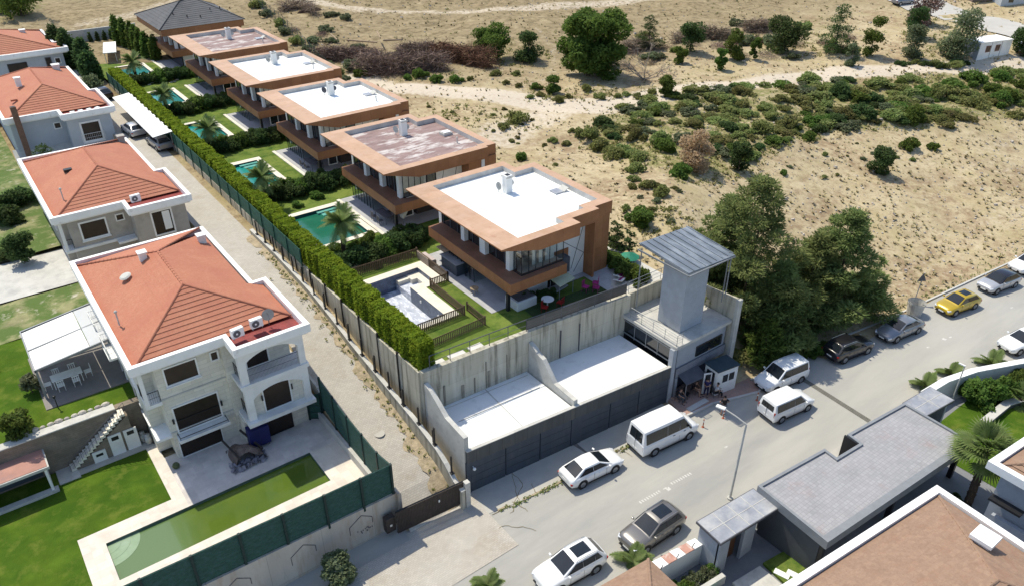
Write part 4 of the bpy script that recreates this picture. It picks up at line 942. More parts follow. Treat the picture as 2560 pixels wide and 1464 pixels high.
# second
th = red_house('second red roofed house with taupe walls and white cornice', 4.3, 15.6, 14.7, 10.1, 71.4, 69.4, 77.4, 88.5, 4.2, ZP, beigew, 1)
MB().prism([(5.5, 71.9), (10.5, 71.9), (10.5, 70.0), (15.0, 70.0), (15.0, 76.8), (14.2, 76.8), (14.2, 88), (4.9, 88), (4.9, 73), (5.5, 73)], 4.2, 9.15).build('wall', beigew, th)
win_y(th, 6.4, 8.4, 7.1, 8.6, 71.9, fr=white, t=.14); win_y(th, 9.4, 9.95, 8.1, 8.6, 71.9, fr=white, sill=False)
w_ = win_y(th, 12.0, 13.6, 6.6, 8.8, 70.0, fr=white, t=.14, sill=False); MB().box(12.85, 69.97, 6.9, 13.5, 69.977, 8.7).build('curtain', white, w_)
MB().prism([(4.7, 71.7), (10.5, 71.7), (10.5, 71.898), (5.498, 71.898), (5.498, 73), (4.7, 73)], 6.2, 6.45).build('balcony_slab', white, th); MB().box(4.75, 71.75, 6.45, 5.0, 72, 9.14).build('column', white, th)
rail(MB(), [(5.45, 71.95, 6.45), (4.95, 71.95, 6.45), (4.95, 73, 6.45)], .95, 1, bars=.12, nb=2).build('balcony_railing', black, th)
MB().box(8.9, 70.9, 6.2, 10.49, 71.69, 6.4).build('canopy', white, th)
MB().box(15.02, 71, 7.2, 15.05, 72.4, 8.6).build('window', glassb, th)
for y in (76, 80.5, 84.5): win_x(th, y, y+1.3, 6.9, 8.5, 4.9)
roof_chimney(th, 13.9, 86.8, 10.0, .6, .7, beigew)
mb = MB(); mb.cyl((6.0, 74.2, 10.1), (6.0, 74.2, 11.2), .05, .05, 8); mb.ball((6.0, 74.2, 11.25), .12, 8, 5); mb.build('roof_vent', concl, th)
MB().rbox((7.5, 79.2, 11.0), (.7, .5, .25)).build('skylight', black, th)
ac_unit('air_conditioner', (11.2, 70.9, 9.75), R_(4), 'white air conditioner alone on the second red roof')
# third
th = red_house('third red roofed house with pale blue walls and a slender brick chimney', 4.9, 16.4, 15.6, 10.5, 102.8, 100.6, 109.6, 123, 5.4, ZP, white, 2)
pb = M('pale_blue_render', (.44, .47, .50), .85, .05, 1)
MB().prism([(5.5, 103.4), (11.0, 103.4), (11.0, 101.3), (15.8, 101.3), (15.8, 109), (15.0, 109), (15.0, 122.4), (5.5, 122.4)], 4.4, 9.15).build('wall', pb, th)
win_y(th, 12.4, 14.3, 6.2, 8.3, 101.3, fr=white, t=.2); win_y(th, 9.9, 10.5, 7.7, 8.3, 103.4, fr=white, sill=False)
rail(MB(), [(12.1, 101.1, 6.1), (14.6, 101.1, 6.1)], .95, 2.5, bars=.2, nb=2).build('balcony_railing', white, th)
brk = add_pattern(M('brown_brick', (.23, .13, .09), .9, .2, 3), 'b', (.25, .09), .012, .7, 'sz')
mb = MB(); mb.box(6.0, 102.0, 4.3, 6.6, 102.6, 11.3); ch = mb.build('chimney', brk, th); MB().box(6.1, 102.1, 11.3, 6.5, 102.5, 11.32).build('flue', black, ch)
roof_chimney(th, 8.3, 111.5, 11.4, .6, .7); roof_chimney(th, 13.7, 119.5, 10.3, .8, .8)
for i in range(4): MB().rbox((11.9+i*.9, 101.4, 9.75), (.5, .4, .25), .2*i).build('roof_box', white, th)
MB().rbox((7.0, 107.5, 10.65), (.7, .5, .2)).build('skylight', tile, th)
# fourth (with solar panels)
th = red_house('fourth red roofed house with solar panels at the left edge', 2.5, 17.4, 16.4, 9.0, 131.5, 131.4, 136, 146, 5.8, 10.6, white, 3)
MB().prism([(3.5, 132.4), (16.6, 132.4), (16.6, 136), (15.6, 136), (15.6, 145), (3.5, 145)], 4.9, 9.85).build('wall', pb, th)
win_y(th, 9.3, 11.6, 6.6, 9.0, 132.4, fr=black); win_y(th, 14.2, 14.8, 7.0, 9.2, 132.4, fr=ironp, sill=False); win_y(th, 15.4, 16.0, 8.3, 9.0, 132.4, fr=white, sill=False)
mb = MB()
for i in range(3):
    for j in range(2): mb.rbox((5.6+i*1.75, 134.3+j*1.5, 11.35+j*.68), (1.65, 1.5, .06), 0, 0, .42)
mb.build('solar_panel', M('solar_cells', (.02, .03, .05), .2, .2, 3, spec=.7), th)
roof_chimney(th, 13.2, 141, 11.2, .7, .6)

# ---- plot of the nearest house ----
GP = (-.35, 37.6, 13.0, 40.95)
tx = cuts(frange(-1.7, 15.4, 1.5), [GP[0], GP[2], 4.7, 3.95]); ty = cuts(frange(33.3, 46, 1.5), [GP[1], GP[3], 42.25, 43.2])
tx = [v for v in tx if -1.75 <= v <= 15.42]
isw = lambda x, y: (x < 4.7 and y < 43.3) or (y < 40.95 and False)
structure(sheet(MB(), tx, ty, lambda x, y: inr(x, y, GP) or not (y < 42.25 and x < 4.7 or x > 4.7 and y < 41 or x > 13 and y < 41), lambda x, y: Z1).build('pool_surround', deck_c, fix=False))
structure(sheet(MB(), cuts(frange(4.7, 15.4, 1.5), [13]), cuts(frange(40.95, 46.5, 1.2), []), lambda x, y: False, lambda x, y: Z1-.001 if y < 41 else Z1).build('patio_paving', deck_g, fix=False))
structure(MB().box(3.95, 42.25, .9, 4.698, 48.4, Z1).build('garden_path', deck_c))
gpm = M('murky_pool_water', (.105, .15, .018), .06, .10, .25, col2=(.065, .115, .02), f2=.45, s2=.35, sharp=.2, spec=.5)
# the colour drifts from grey green at the steps to olive: the floor drops
t = gpm.node_tree; N2 = t.nodes; L2 = t.links; b2 = N2['Principled BSDF']; src = b2.inputs['Base Color'].links[0].from_socket
g2 = N2.new('ShaderNodeNewGeometry'); s2 = N2.new('ShaderNodeSeparateXYZ'); L2.new(g2.outputs['Position'], s2.inputs[0]); mr = N2.new('ShaderNodeMapRange'); mr.interpolation_type = 'SMOOTHSTEP'
mr.inputs[1].default_value = 2.6; mr.inputs[2].default_value = 5.4; L2.new(s2.outputs[0], mr.inputs[0]); mx = N2.new('ShaderNodeMix'); mx.data_type = 'RGBA'; L2.new(mr.outputs[0], mx.inputs['Factor']); mx.inputs['A'].default_value = (.12, .185, .075, 1); L2.new(src, mx.inputs['B']); L2.new(mx.outputs['Result'], b2.inputs['Base Color'])
th = thing('swimming_pool', 'long rectangular pool of murky olive green water beside the street wall', 'swimming pool', (6.3, 39.3, 0), group='swimming pools')
mb = MB(); x0, y0, x1, y1 = GP
for a, b in (((x0, y0), (x1, y0)), ((x1, y0), (x1, y1)), ((x1, y1), (x0, y1)), ((x0, y1), (x0, y0))): mb.quad((*a, 0), (*b, 0), (*b, Z1), (*a, Z1))
mb.build('basin_wall', M('green_basin', (.10, .15, .13), .5, .2, 2), th, fix=False)
MB().quad((x0, y0, .98), (x1, y0, .98), (x1, y1, .98), (x0, y1, .98)).build('water', gpm, th, fix=False)
mb = MB()
for r, z in ((1.9, .990), (1.35, 1.0), (.8, 1.01)):
    pts = [(x0+.002, y1-.002)]+[(x0+r*math.sin(a*math.pi/2/10)+.002, y1-r*math.cos(a*math.pi/2/10)) for a in range(11)]
    mb.prism(pts[::-1], .9, z)
mb.build('round_step', M('drowned_step', (.24, .33, .20), .2, .1, 2, col2=(.30, .38, .27), f2=.4), th)
structure(sheet(MB(), cuts(frange(-12, -1.7, 1)+frange(-1.7, 3.95, 1), []), cuts(frange(33.1, 42.25, 1)+frange(42.25, 49.5, 1), []), lambda x, y: (x > -1.7 and y < 42.2), lambda x, y: 1.16+.03*hn(x, y, .8)).build('lower_lawn', grassy, fix=False))
structure(sheet(MB(), frange(-16, 4.6, 1), frange(50.1, 63, 1), lambda x, y: False, lambda x, y: 4.35+.03*hn(x, y, .8)).build('upper_lawn', grassy, fix=False))
structure(sheet(MB(), frange(-16, 4.9, 1.5), frange(63, 69.5, 1.2), lambda x, y: False, lambda x, y: 4.4+.1*hn(x, y, 1.1)).build('scrub_strip', scrubg, fix=False))
structure(sheet(MB(), frange(-20, 4.9, 2), frange(69.5, 77, 1.5), lambda x, y: False, lambda x, y: 4.5).build('white_path', concl, fix=False))
structure(sheet(MB(), frange(-24, 4.9, 2), frange(77, 131, 1.5), lambda x, y: False, lambda x, y: 4.75+.15*hn(x, y, .8)).build('weedy_yard', scrubg, fix=False))
structure(sheet(MB(), frange(4.9, 15.5, 2), frange(88.5, 131, 1.5), lambda x, y: 103 < y < 122 and x < 14, lambda x, y: 4.9 if y < 103 else 6.0).build('side_yard', concl, fix=False))
# retaining wall with white doors, stairs
th = thing('garden_retaining_wall', 'stone clad retaining wall with white doors below the upper lawn', 'wall', (0, 49.8, 1.1))
swm = add_pattern(M('brown_wall_stone', (.25, .205, .155), .9, .15, 1.2, col2=(.19, .16, .125), f2=.45, s2=1.2), 'b', (.5, .16), .01, .7, 'sz')
MB().box(-12, 49.55, .9, 4.55, 50.09, 4.36).build('wall_body', swm, th)
MB().box(-12, 49.5, 4.362, 3.0, 50.2, 4.44).build('wall_coping', concl, th)
for x in (.75, 1.95, 2.95):
    d = MB(); d.box(x, 48.72, 1.22, x+.85, 48.79, 2.95 if x > 1 else 2.1); dd = d.build('door', white, th)
    MB().box(x+.2, 48.70, 2.5 if x > 1 else 1.7, x+.65, 48.718, 2.8 if x > 1 else 1.9).build('vent', black, dd)
th = thing('garden_stairs', 'narrow white stone stairs climbing to the upper lawn', 'stairs', (1.4, 49.2, 1.1))
mb = MB(); n = 16
for i in range(n): x = lerp(-.7, 3.3, i/n); z = lerp(1.25, 4.3, (i+1)/n); mb.box(x, 48.75, z-.18, x+.34, 49.46, z)
mb.build('tread', cream, th); mb = MB(); mb.add([(-.7, 48.8, 1.0), (3.55, 48.8, 1.0), (3.55, 48.8, 4.1), (-.7, 48.8, 1.05), (-.7, 49.4, 1.0), (3.55, 49.4, 1.0), (3.55, 49.4, 4.1), (-.7, 49.4, 1.05)], [(0, 1, 2, 3), (4, 5, 6, 7), (3, 2, 6, 7), (1, 5, 6, 2)]); mb.build('string', swm, th)
rail(MB(), [(-.7, 48.75, 1.3), (3.5, 48.75, 4.35)], .85, .35, nb=2, r=.015).build('railing', ironp, th)
MB().box(-1.6, 48.0, .9, -.3, 49.54, 1.24).build('landing', concl, th)
structure(MB().prism([(-.3, 48.2), (4.5, 48.2), (4.5, 49.54), (-.3, 49.54)], .9, 1.22).build('stone_walk', apron))
for i, (x, lb) in enumerate(((4.05, 'tall terracotta urn beside the white doors'), (4.3, 'pale urn by the house corner behind the other urn'))):
    mb = MB(); mb.cyl((x, 49.1-i*.5, 1.22), (x, 49.1-i*.5, 1.4), .12, .25, 10); mb.cyl((x, 49.1-i*.5, 1.4), (x, 49.1-i*.5, 1.9), .25, .2, 10); mb.cyl((x, 49.1-i*.5, 1.9), (x, 49.1-i*.5, 2.05), .12, .2, 10); one(mb, 'urn', concl, lb, 'urn', smooth=True)
# rocks along the upper lawn edge
ORD = ['first', 'second', 'third', 'fourth', 'fifth', 'sixth', 'seventh', 'eighth', 'ninth', 'tenth', 'eleventh', 'twelfth']
for i in range(12):
    x = -2.8+i*.49; mb = MB(); mb.ball((x, 50.35, 4.45), .16+.05*(i % 3), 7, 5, (1.2, .8, .7)); one(mb, 'edging_stone', rock, ORD[i]+' white rounded stone from the left edging the upper lawn', 'stone', 'stones edging the upper lawn')
# shed
th = thing('garden_shed', 'low garden shed with a faded red flat roof', 'shed', (-5, 48.5, 1.1))
MB().box(-9, 47.5, 3.15, -1.75, 50.6, 3.35).build('roof_slab', concl, th); MB().box(-8.9, 47.6, 3.352, -1.85, 50.5, 3.38).build('roof_covering', M('faded_red_felt', (.42, .22, .17), .8, .15, 1, col2=(.30, .18, .16), f2=.4, s2=.8), th)
MB().box(-9, 49.6, 1.1, -2, 50.4, 3.14).build('wall', swm, th); MB().box(-2.1, 47.6, 1.1, -1.95, 49.55, 3.14).build('side_wall', white, th); MB().box(-9, 47.45, 1.0, -1.7, 47.9, 1.35).build('plinth', concl, th)
MB().box(-8.8, 49.5, 1.3, -2.3, 49.58, 2.9).build('counter', navy, th)
# pergola + dining
th = thing('pergola', 'white fabric roofed pergola beside the nearest house', 'pergola', (1.6, 56.5, 4.4))
for i in range(2):
    mb = MB(); y0 = 53.6+i*2.9; mb.add([(-.55, y0, 6.85), (3.0, y0, 7.35), (3.0, y0+2.7, 7.35), (-.55, y0+2.7, 6.85), (-.55, y0, 6.8), (3.0, y0, 7.3), (3.0, y0+2.7, 7.3), (-.55, y0+2.7, 6.8)], [(0, 1, 2, 3), (4, 5, 6, 7), (0, 1, 5, 4), (1, 2, 6, 5), (2, 3, 7, 6), (3, 0, 4, 7)]); mb.build('fabric_panel', parap, th)
mb = MB(); mb.add([(3.05, 53.6, 7.36), (4.45, 53.6, 7.5), (4.45, 59.2, 7.5), (3.05, 59.2, 7.36)], [(0, 1, 2, 3)]); mb.build('roller_cassette', M('grey_canvas', (.50, .51, .52), .7, .05, 1), th, fix=False)
mb = MB()
for y in (53.5, 56.35, 59.35): mb.add([(-.6, y, 6.75), (4.45, y, 7.35), (4.45, y+.12, 7.35), (-.6, y+.12, 6.75), (-.6, y, 6.9), (4.45, y, 7.55), (4.45, y+.12, 7.55), (-.6, y+.12, 6.9)], [(0, 1, 2, 3), (4, 5, 6, 7), (0, 1, 5, 4), (1, 2, 6, 5), (2, 3, 7, 6), (3, 0, 4, 7)])
mb.box(-.65, 53.5, 6.7, -.56, 59.47, 6.9)
for y in (53.5, 59.3): mb.box(-.6, y, 4.36, -.45, y+.15, 6.8); 
mb.build('frame', steel, th)
structure(MB().box(-.8, 52.2, 4.2, 4.58, 59.6, 4.42).build('pergola_floor', M('dark_floor_tile', (.20, .18, .165), .6, .1, 2)))
mb = MB(); mb.box(-.5, 59.2, 4.42, 2.6, 59.5, 5.4); mb.box(-.5, 57.6, 4.42, .1, 59.2, 4.9); one(mb, 'outdoor_sofa', ironp, 'dark corner sofa under the white pergola', 'sofa')
th = thing('dining_table', 'white garden dining table under the pergola', 'table', (1.1, 54.6, 4.42), local=True); MB().box(-1.0, -.45, .7, 1.0, .45, .75).build('table_top', white, th)
for a in (-.9, .9):
    for b in (-.38, .38): MB().cyl((a, b, 0), (a, b, .7), .03, .03, 6).build('leg', white, th)
def chair(name, c, rz, label, m, group, first=[None]):
    t = thing(name, label, 'chair', c, rz, group, local=True)
    MB().box(-.24, -.24, .42, .24, .24, .46).build('seat', m, t); b = MB()
    for i in range(4): b.box(-.22+i*.13, .2, .47, -.17+i*.13, .23, .9)
    b.box(-.24, .2, .86, .24, .235, .93); b.build('backrest', m, t)
    for x in (-.2, .2):
        for y in (-.2, .2): MB().cyl((x, y, 0), (x, y, .42), .018, .018, 6).build('leg', m, t)
    return t
for i, (x, y, r, lb) in enumerate(((.55, 53.95, 180, 'white chair at the left of the street side of the white garden table'), (1.55, 53.95, 180, 'white chair at the right of the street side of the white garden table'), (.55, 55.3, 0, 'white chair at the left of the far side of the white garden table'), (1.6, 55.3, 0, 'white chair at the right of the far side of the white garden table'), (2.45, 54.6, -90, 'white chair at the house end of the white garden table'), (-.2, 54.6, 90, 'white chair at the lawn end of the white garden table'))):
    chair('garden_chair', (x, y, 4.42), R_(r), lb, white, 'white chairs round the pergola table')
mb = MB(); mb.cyl((-.1, 52.0, 4.35), (-.1, 52.0, 5.3), .04, .03, 6); mb.ball((-.1, 52, 5.35), .11, 8, 5); one(mb, 'garden_lamp', black, 'slim black garden lamp on the lawn by the pergola', 'lamp')
one(MB().rbox((-3.8, 59.5, 4.55), (2.0, 1.2, .3), .3), 'paddling_pool', M('green_plastic', (.02, .30, .14), .4), 'green plastic tub lying on the upper lawn at the left edge', 'tub', bevel=.1)
# junk on the patio
brt = M('dusty_tarpaulin', (.16, .12, .10), .8, .3, 3, bump=.4)
th = thing('covered_boat', 'heap under a brown tarpaulin with plastic sheeting on the patio', 'covered heap', (9, 43.2, 1.2))
mb = MB(); n = 9
for i in range(n):
    for j in range(6):
        mb.v.append((8.3+i*.27, 42.4+j*.42+.3*math.sin(i*.7), 1.2+1.05*max(0, math.sin(math.pi*i/(n-1)))**.6*(.55+.45*math.sin(j*.8+.6))+.08*math.sin(i*2+j*3)))
for i in range(n-1):
    for j in range(5): mb.f.append((i*6+j, i*6+6+j, i*6+7+j, i*6+j+1))
mb.build('tarpaulin', brt, th, smooth=False, fix=False)
mb = MB(); mb.rbox((8.5, 43.5, 2.05), (.12, 2.2, .12), .2, 0, .2); mb.rbox((10.0, 43.7, 2.05), (.12, 2.4, .12), .3, 0, .2); mb.build('wooden_pole', gatem, th)
rnd = random.Random(8); mb = MB(); leaves(mb, rnd, [(rnd.uniform(8.0, 10.4), rnd.uniform(42.0, 42.8), 1.24+rnd.random()*.18) for _ in range(110)], .42); mb.build('plastic_sheet', M('plastic_sheet', (.24, .23, .26), .4, .3, 4), th, fix=False)
th = thing('metal_cabinet', 'navy blue metal cabinet under the loggia of the nearest house', 'cabinet', (10.6, 43.7, 1.2)); MB().box(9.85, 43.35, 1.45, 11.25, 44.1, 2.95).build('body', M('navy_metal', (.012, .016, .10), .5, .2, 2), th)
for x in (9.95, 11.1): MB().box(x, 43.5, 1.2, x+.06, 43.9, 1.45).build('leg', ironp, th)
MB().cyl((10.55, 43.345, 1.5), (10.55, 43.345, 2.9), .012, .012, 4).build('door_seam', black, th)
mb = MB(); mb.ball((5.1, 45.0, 1.4), .25, 8, 6); one(mb, 'shrub_pot', leafo, 'small grey green potted plant at the house corner', 'potted plant')
# green screen fence and street wall
def screen(name, pts, h, label, loc):
    t = thing(name, label, 'fence', loc, group='dark green screen fences round the pool yard')
    for (a, b) in zip(pts, pts[1:]):
        a, b = Vector(a), Vector(b); d = (b-a); n = Vector((-d.y, d.x, 0)).normalized()*.02; z = Vector((0, 0, h))
        mb = MB(); mb.add([a+n, b+n, b+n+z, a+n+z, a-n, b-n, b-n+z, a-n+z], [(0, 1, 2, 3), (5, 4, 7, 6), (3, 2, 6, 7)]); mb.build('screen_panel', gscr, t)
        mb = MB(); k = Vector((0, 0, h*.28)); 
        for q in (.02, .28, .55, .82, 1.0): mb.cyl(a-n*2.2+Vector((0, 0, h*q)), b-n*2.2+Vector((0, 0, h*q)), .018, .018, 4, False)
        mb.build('wire_rail', gpost, t)
    for p in pts: p = Vector(p); mb = MB(); mb.box(p.x-.07, p.y-.14, p.z-.3, p.x+.07, p.y+.0, p.z+h+.12); mb.build('post', gpost, t)
    return t
gscr = M('green_screen', (.022, .072, .056), .8, .25, 3.5, col2=(.034, .088, .080), f2=.47, s2=3, sharp=.06, bump=.5, stretch=(1, 1, 2)); gpost = M('dark_green_post', (.01, .03, .028), .6, .2, 3)
WY = 32.75
wt = lambda x: interp(x, [(-2, 3.1), (15, 2.7)])
pts = [(15.15, WY, 2.72), (13.1, WY, 2.76), (10.75, WY+.02, 2.8), (8.2, WY+.05, 2.85), (5.7, WY+.08, 2.92), (3.1, WY+.1, 2.98), (.5, WY+.12, 3.05), (-2.1, WY+.15, 3.1)]
screen('screen_fence', pts, 2.35, 'dark green screen fence standing on the stained street wall', (6, WY, 2.8))
pts = [(15.2, WY+.1, 2.4), (15.25, 34.8, 1.9), (15.3, 37.0, 1.85), (15.3, 39.2, 1.9), (15.3, 41.3, 2.2), (15.3, 43.3, 2.6)]
screen('screen_fence', pts, 2.6, 'dark green screen fence between the patio and the alley', (15.3, 38, 1.2))
pts = [(14.5, 44.25, 1.25), (15.25, 43.6, 1.3)]; screen('screen_fence', pts, 2.3, 'short dark green screen closing the gap at the house corner', (15, 44, 1.2))
mb = MB(); mb.wallx([(32.62, alz(32)-.5), (44, alz(44)-.5), (44, alz(44)+.1), (38, alz(38)+.1), (32.62, 1.9)], 15.32, 15.5); mb.wallx([(44, 3), (70, 4.8), (70, alz(70)+.2), (44, alz(44)+.2)], 15.32, 15.5); 
one(mb, 'kerb_wall', concl, 'low concrete edging wall on the left side of the alley', 'wall')
mb = MB(); mb.box(15.02, 33.5, Z1, 15.28, 44, 1.9); one(mb, 'patio_wall', concl, 'white plastered upstand below the patio screen fence', 'wall')
th = thing('street_wall', 'stained concrete wall facing the street below the green screen fence', 'wall', (6, 32.5, 0))
mb = MB(); mb.add([(15.3, WY-.15, -.6), (-4, WY, -.6), (-4, WY, 3.12), (15.3, WY-.15, 2.68), (15.3, WY+.15, -.6), (-4, WY+.3, -.6), (-4, WY+.3, 3.12), (15.3, WY+.15, 2.68)], [(0, 1, 2, 3), (4, 5, 6, 7), (3, 2, 6, 7), (0, 3, 7, 4), (1, 5, 6, 2)]); mb.build('wall_body', streetw, th)
mb = MB(); ym = lambda x: WY-.16-.008*(15.3-x)*-1*1.0 if False else WY-.15+(15.3-x)/19.3*.15-.008
for x in (12.7, 8.9, 4.9):
    P3 = lambda u, z: (x+u, ym(x+u)-.01, z)
    for a, b in (((-.75, 1.1), (-.75, 1.75)), ((-.75, 1.75), (.1, 2.3)), ((.1, 2.3), (.8, 1.8)), ((.8, 1.8), (.8, 1.3))): mb.cyl(P3(*a), P3(*b), .022, .022, 4)
mb.build('house_outline_graffiti', ironp, th)
rnd = random.Random(3); mb = MB()
for i in range(16): u = rnd.uniform(-.5, .5); z = .75+rnd.random()*.35; mb.box(12.9+u, ym(12.9+u)-.012, z, 12.9+u+.06, ym(12.9)-.002, z+.1)
mb.build('scribbled_graffiti', ironp, th)
MB().box(15.3, WY-.35, -.3, 15.55, WY+.3, 2.75).build('end_pier', streetw, th)
# electricity box + gate
mb = MB(); mb.box(14.1, 31.95, .35, 14.75, 32.4, 1.55); t2 = thing('meter_box', 'dark electricity meter box beside the gate', 'box', (14.4, 32.2, .3)); mb.build('body', gatem, t2, bevel=.02); MB().box(14.35, 31.93, .85, 14.5, 31.948, 1.0).build('label_plate', cream, t2)
th = thing('sliding_gate', 'brown slatted sliding gate across the foot of the alley', 'gate', (17.2, 31.3, .2))
g0 = Vector((14.75, 31.75, .15)); g1 = Vector((19.5, 31.25, .35)); mb = MB(); n = 46
for i in range(n):
    a = g0.lerp(g1, i/n); b = g0.lerp(g1, (i+.8)/n); mb.add([(a.x, a.y, a.z), (b.x, b.y, b.z), (b.x, b.y, b.z+1.85), (a.x, a.y, a.z+1.85), (a.x, a.y+.05, a.z), (b.x, b.y+.05, b.z), (b.x, b.y+.05, b.z+1.85), (a.x, a.y+.05, a.z+1.85)], [(0, 1, 2, 3), (4, 5, 6, 7), (3, 2, 6, 7), (0, 3, 7, 4), (1, 5, 6, 2)])
mb.build('slat_panel', gatem, th)
mb = MB()
for z in (.05, .95, 1.85): mb.cyl(g0+Vector((0, .1, z)), g1+Vector((0, .1, z)), .05, .05, 6)
mb.build('frame', black, th); MB().rbox(g0.lerp(g1, .62)+Vector((0, -.03, 1.2)), (.1, .02, .18)).build('number_plate', white, th)
mb = MB(); mb.box(19.5, 31.0, -.1, 19.85, 31.35, 2.2); one(mb, 'gate_post', concl, 'pale concrete gate post at the garage end of the gate', 'post')

# ================================================================ GARAGES AND TOWER
fy = lambda x: interp(x, [(20.3, 32.15), (38.0, 30.55)])
th = thing('garage_block', 'long row of garages with white roof slab and anthracite doors', 'garage', (29, 33.5, .2))
for x0, x1, xx in ((20.6, 28.85, 0), (29.35, 37.75, 0)):
    MB().prism([(x0, fy(x0)), (x1, fy(x1)), (x1, 36.35 if x1 > 30 else 36.6), (x0, 36.6 if x0 > 25 else 36.95)], 3.35, 3.7).build('roof', concf, th)
mb = MB(); mb.prism([(20.3, fy(20.3)-.18), (37.95, fy(37.95)-.18), (37.95, fy(37.95)-.003), (20.3, fy(20.3)-.003)], 2.75, 3.78); mb.build('fascia_band', navyt, th)
MB().prism([(20.3, fy(20.3)-.2), (37.95, fy(37.95)-.2), (37.95, fy(37.95)+.05), (20.3, fy(20.3)+.05)], 3.783, 3.83).build('fascia_coping', concl, th)
rng = [20.55, 23.3, 26.1, 28.75, 29.6, 32.2, 34.9, 37.8]
for i in range(7):
    if i == 3: continue
    a, b = rng[i], rng[i+1]; mb = MB(); mb.prism([(a+.04, fy(a)-.12), (b-.04, fy(b)-.12), (b-.04, fy(b)-.0), (a+.04, fy(a)-.0)], -.1, 2.748); d = mb.build('garage_door', navy, th)
    m2 = MB()
    for z in (.8, 1.45, 2.1): m2.prism([(a+.06, fy(a)-.127), (b-.06, fy(b)-.127), (b-.06, fy(b)-.121), (a+.06, fy(a)-.121)], z, z+.02)
    m2.build('panel_joint', black, d)
MB().prism([(28.75, fy(28.75)-.16), (29.6, fy(29.6)-.16), (29.6, fy(29.6)+.2), (28.75, fy(28.75)+.2)], -.1, 2.749).build('door_pier', navy, th)
MB().prism([(20.25, fy(20.25)-.17), (20.55, fy(20.5)-.17), (20.55, fy(20.5)+.1), (20.25, fy(20.25)+.1)], -.1, 2.749).build('end_panel', navy, th)
lm = MB(); lm.ball((20.75, fy(20.7)-.3, 2.2), .12, 8, 6); lm.cyl((20.75, fy(20.7)-.1, 2.3), (20.75, fy(20.7)-.3, 2.25), .03, .03, 6); lm.build('security_camera', white, th)
# slab edge trims on the roof
mb = MB(); mb.cyl((21.2, 36.6, 3.72), (28.6, 36.2, 3.72), .025, .025, 6); mb.cyl((24.8, fy(24.8)+.1, 3.73), (25.1, 36.7, 3.73), .03, .03, 5); mb.cyl((21.6, 34.9, 3.73), (28.4, 34.5, 3.73), .03, .03, 5); mb.build('roof_cable', concl, th)
def side_wall(name, x0, x1, prof, label): t = thing(name, label, 'wall', ((x0+x1)/2, 34, 0), group='concrete wing walls over the garage roof'); MB().wallx(prof, x0, x1).build('wall_body', concl, t); return t
side_wall('wing_wall', 20.22, 20.56, [(fy(20.3)+.0, -.2), (36.9, -.2), (36.9, 6.4), (36.2, 6.2), (34.4, 5.1), (fy(20.3)+.0, 4.9)], 'left wing wall at the alley end of the garages')
side_wall('wing_wall', 28.95, 29.3, [(fy(29)+.0, 2.0), (36.55, 2.0), (36.55, 6.3), (36.1, 6.2), (35.4, 5.8), (34.9, 5.7), (33.6, 4.35), (fy(29)+.0, 4.25)], 'middle wing wall splitting the two white garage roofs')
# --- lift tower building
TX0, TX1 = 37.95, 44.3
th = thing('lift_tower', 'grey rendered lift tower with platform and tall shaft above the guard post', 'tower', (41, 33, .5))
MB().box(39.55, 31.45, 5.6, 42.0, 33.75, 11.05).build('shaft', plast, th)
for p in ((43.75, 33.0, 7.2), (43.85, 31.0, 7.4)): MB().cyl(p, (p[0], p[1], 11.25), .05, .05, 6).build('canopy_post', steel, th)
MB().box(TX0, 30.25, 5.3, 44.25, 33.9, 5.55).build('platform', concl, th)
mb = MB(); mb.box(TX0, 33.9, 5.3, 38.5, 36.3, 5.55); mb.box(38.5, 33.9, 5.3, 42.2, 36.3, 5.55); mb.build('rear_platform', concl, th)
MB().box(38.6, 30.6, 3.0, 44.1, 30.8, 5.3).build('front_wall', plast, th)
MB().box(38.5, 30.45, 2.35, 44.2, 30.6, 3.2).build('cladding_strip', add_pattern(M('grey_cladding', (.26, .27, .30), .8, .15, 2), 'b', (3, .16), .02, .6, 'xz', off=0), th)
f = MB(); f.box(40.7, 30.5, 3.4, 43.7, 30.598, 4.35); f.build('window', glass, th, bevel=.03)
MB().box(38.2, 30.8, .3, 38.3, 36, 5.29).build('side_glazing', glass, th)
mb = MB()
for y in frange(31, 36, 1.25): mb.box(38.15, y-.03, 3.7, 38.199, y+.03, 5.29)
mb.box(38.1, 30.9, 3.85, 38.14, 36.0, 3.95); mb.box(38.1, 30.9, 5.0, 38.14, 36, 5.08); mb.build('glazing_bar', steel, th)
mb = MB(); mb.box(37.8, 30.35, .2, 38.2, 30.75, 5.29); mb.box(38.5, 30.4, .2, 38.75, 30.6, 2.34); mb.build('column', plast, th)
MB().box(38.7, 31.2, .3, 44.2, 31.4, 3.0).build('ground_floor_wall', M('dark_blue_wall', (.075, .085, .11), .8, .1, 1), th)
rail(MB(), [(38.1, 35.3, 5.55), (38.1, 30.4, 5.55)], .95, 1.3, r=.02, nb=4).build('railing', steel, th)
rail(MB(), [(38.1, 30.4, 5.55), (38.7, 30.4, 5.55)], .95, 1, r=.02, nb=4).build('railing', steel, th)
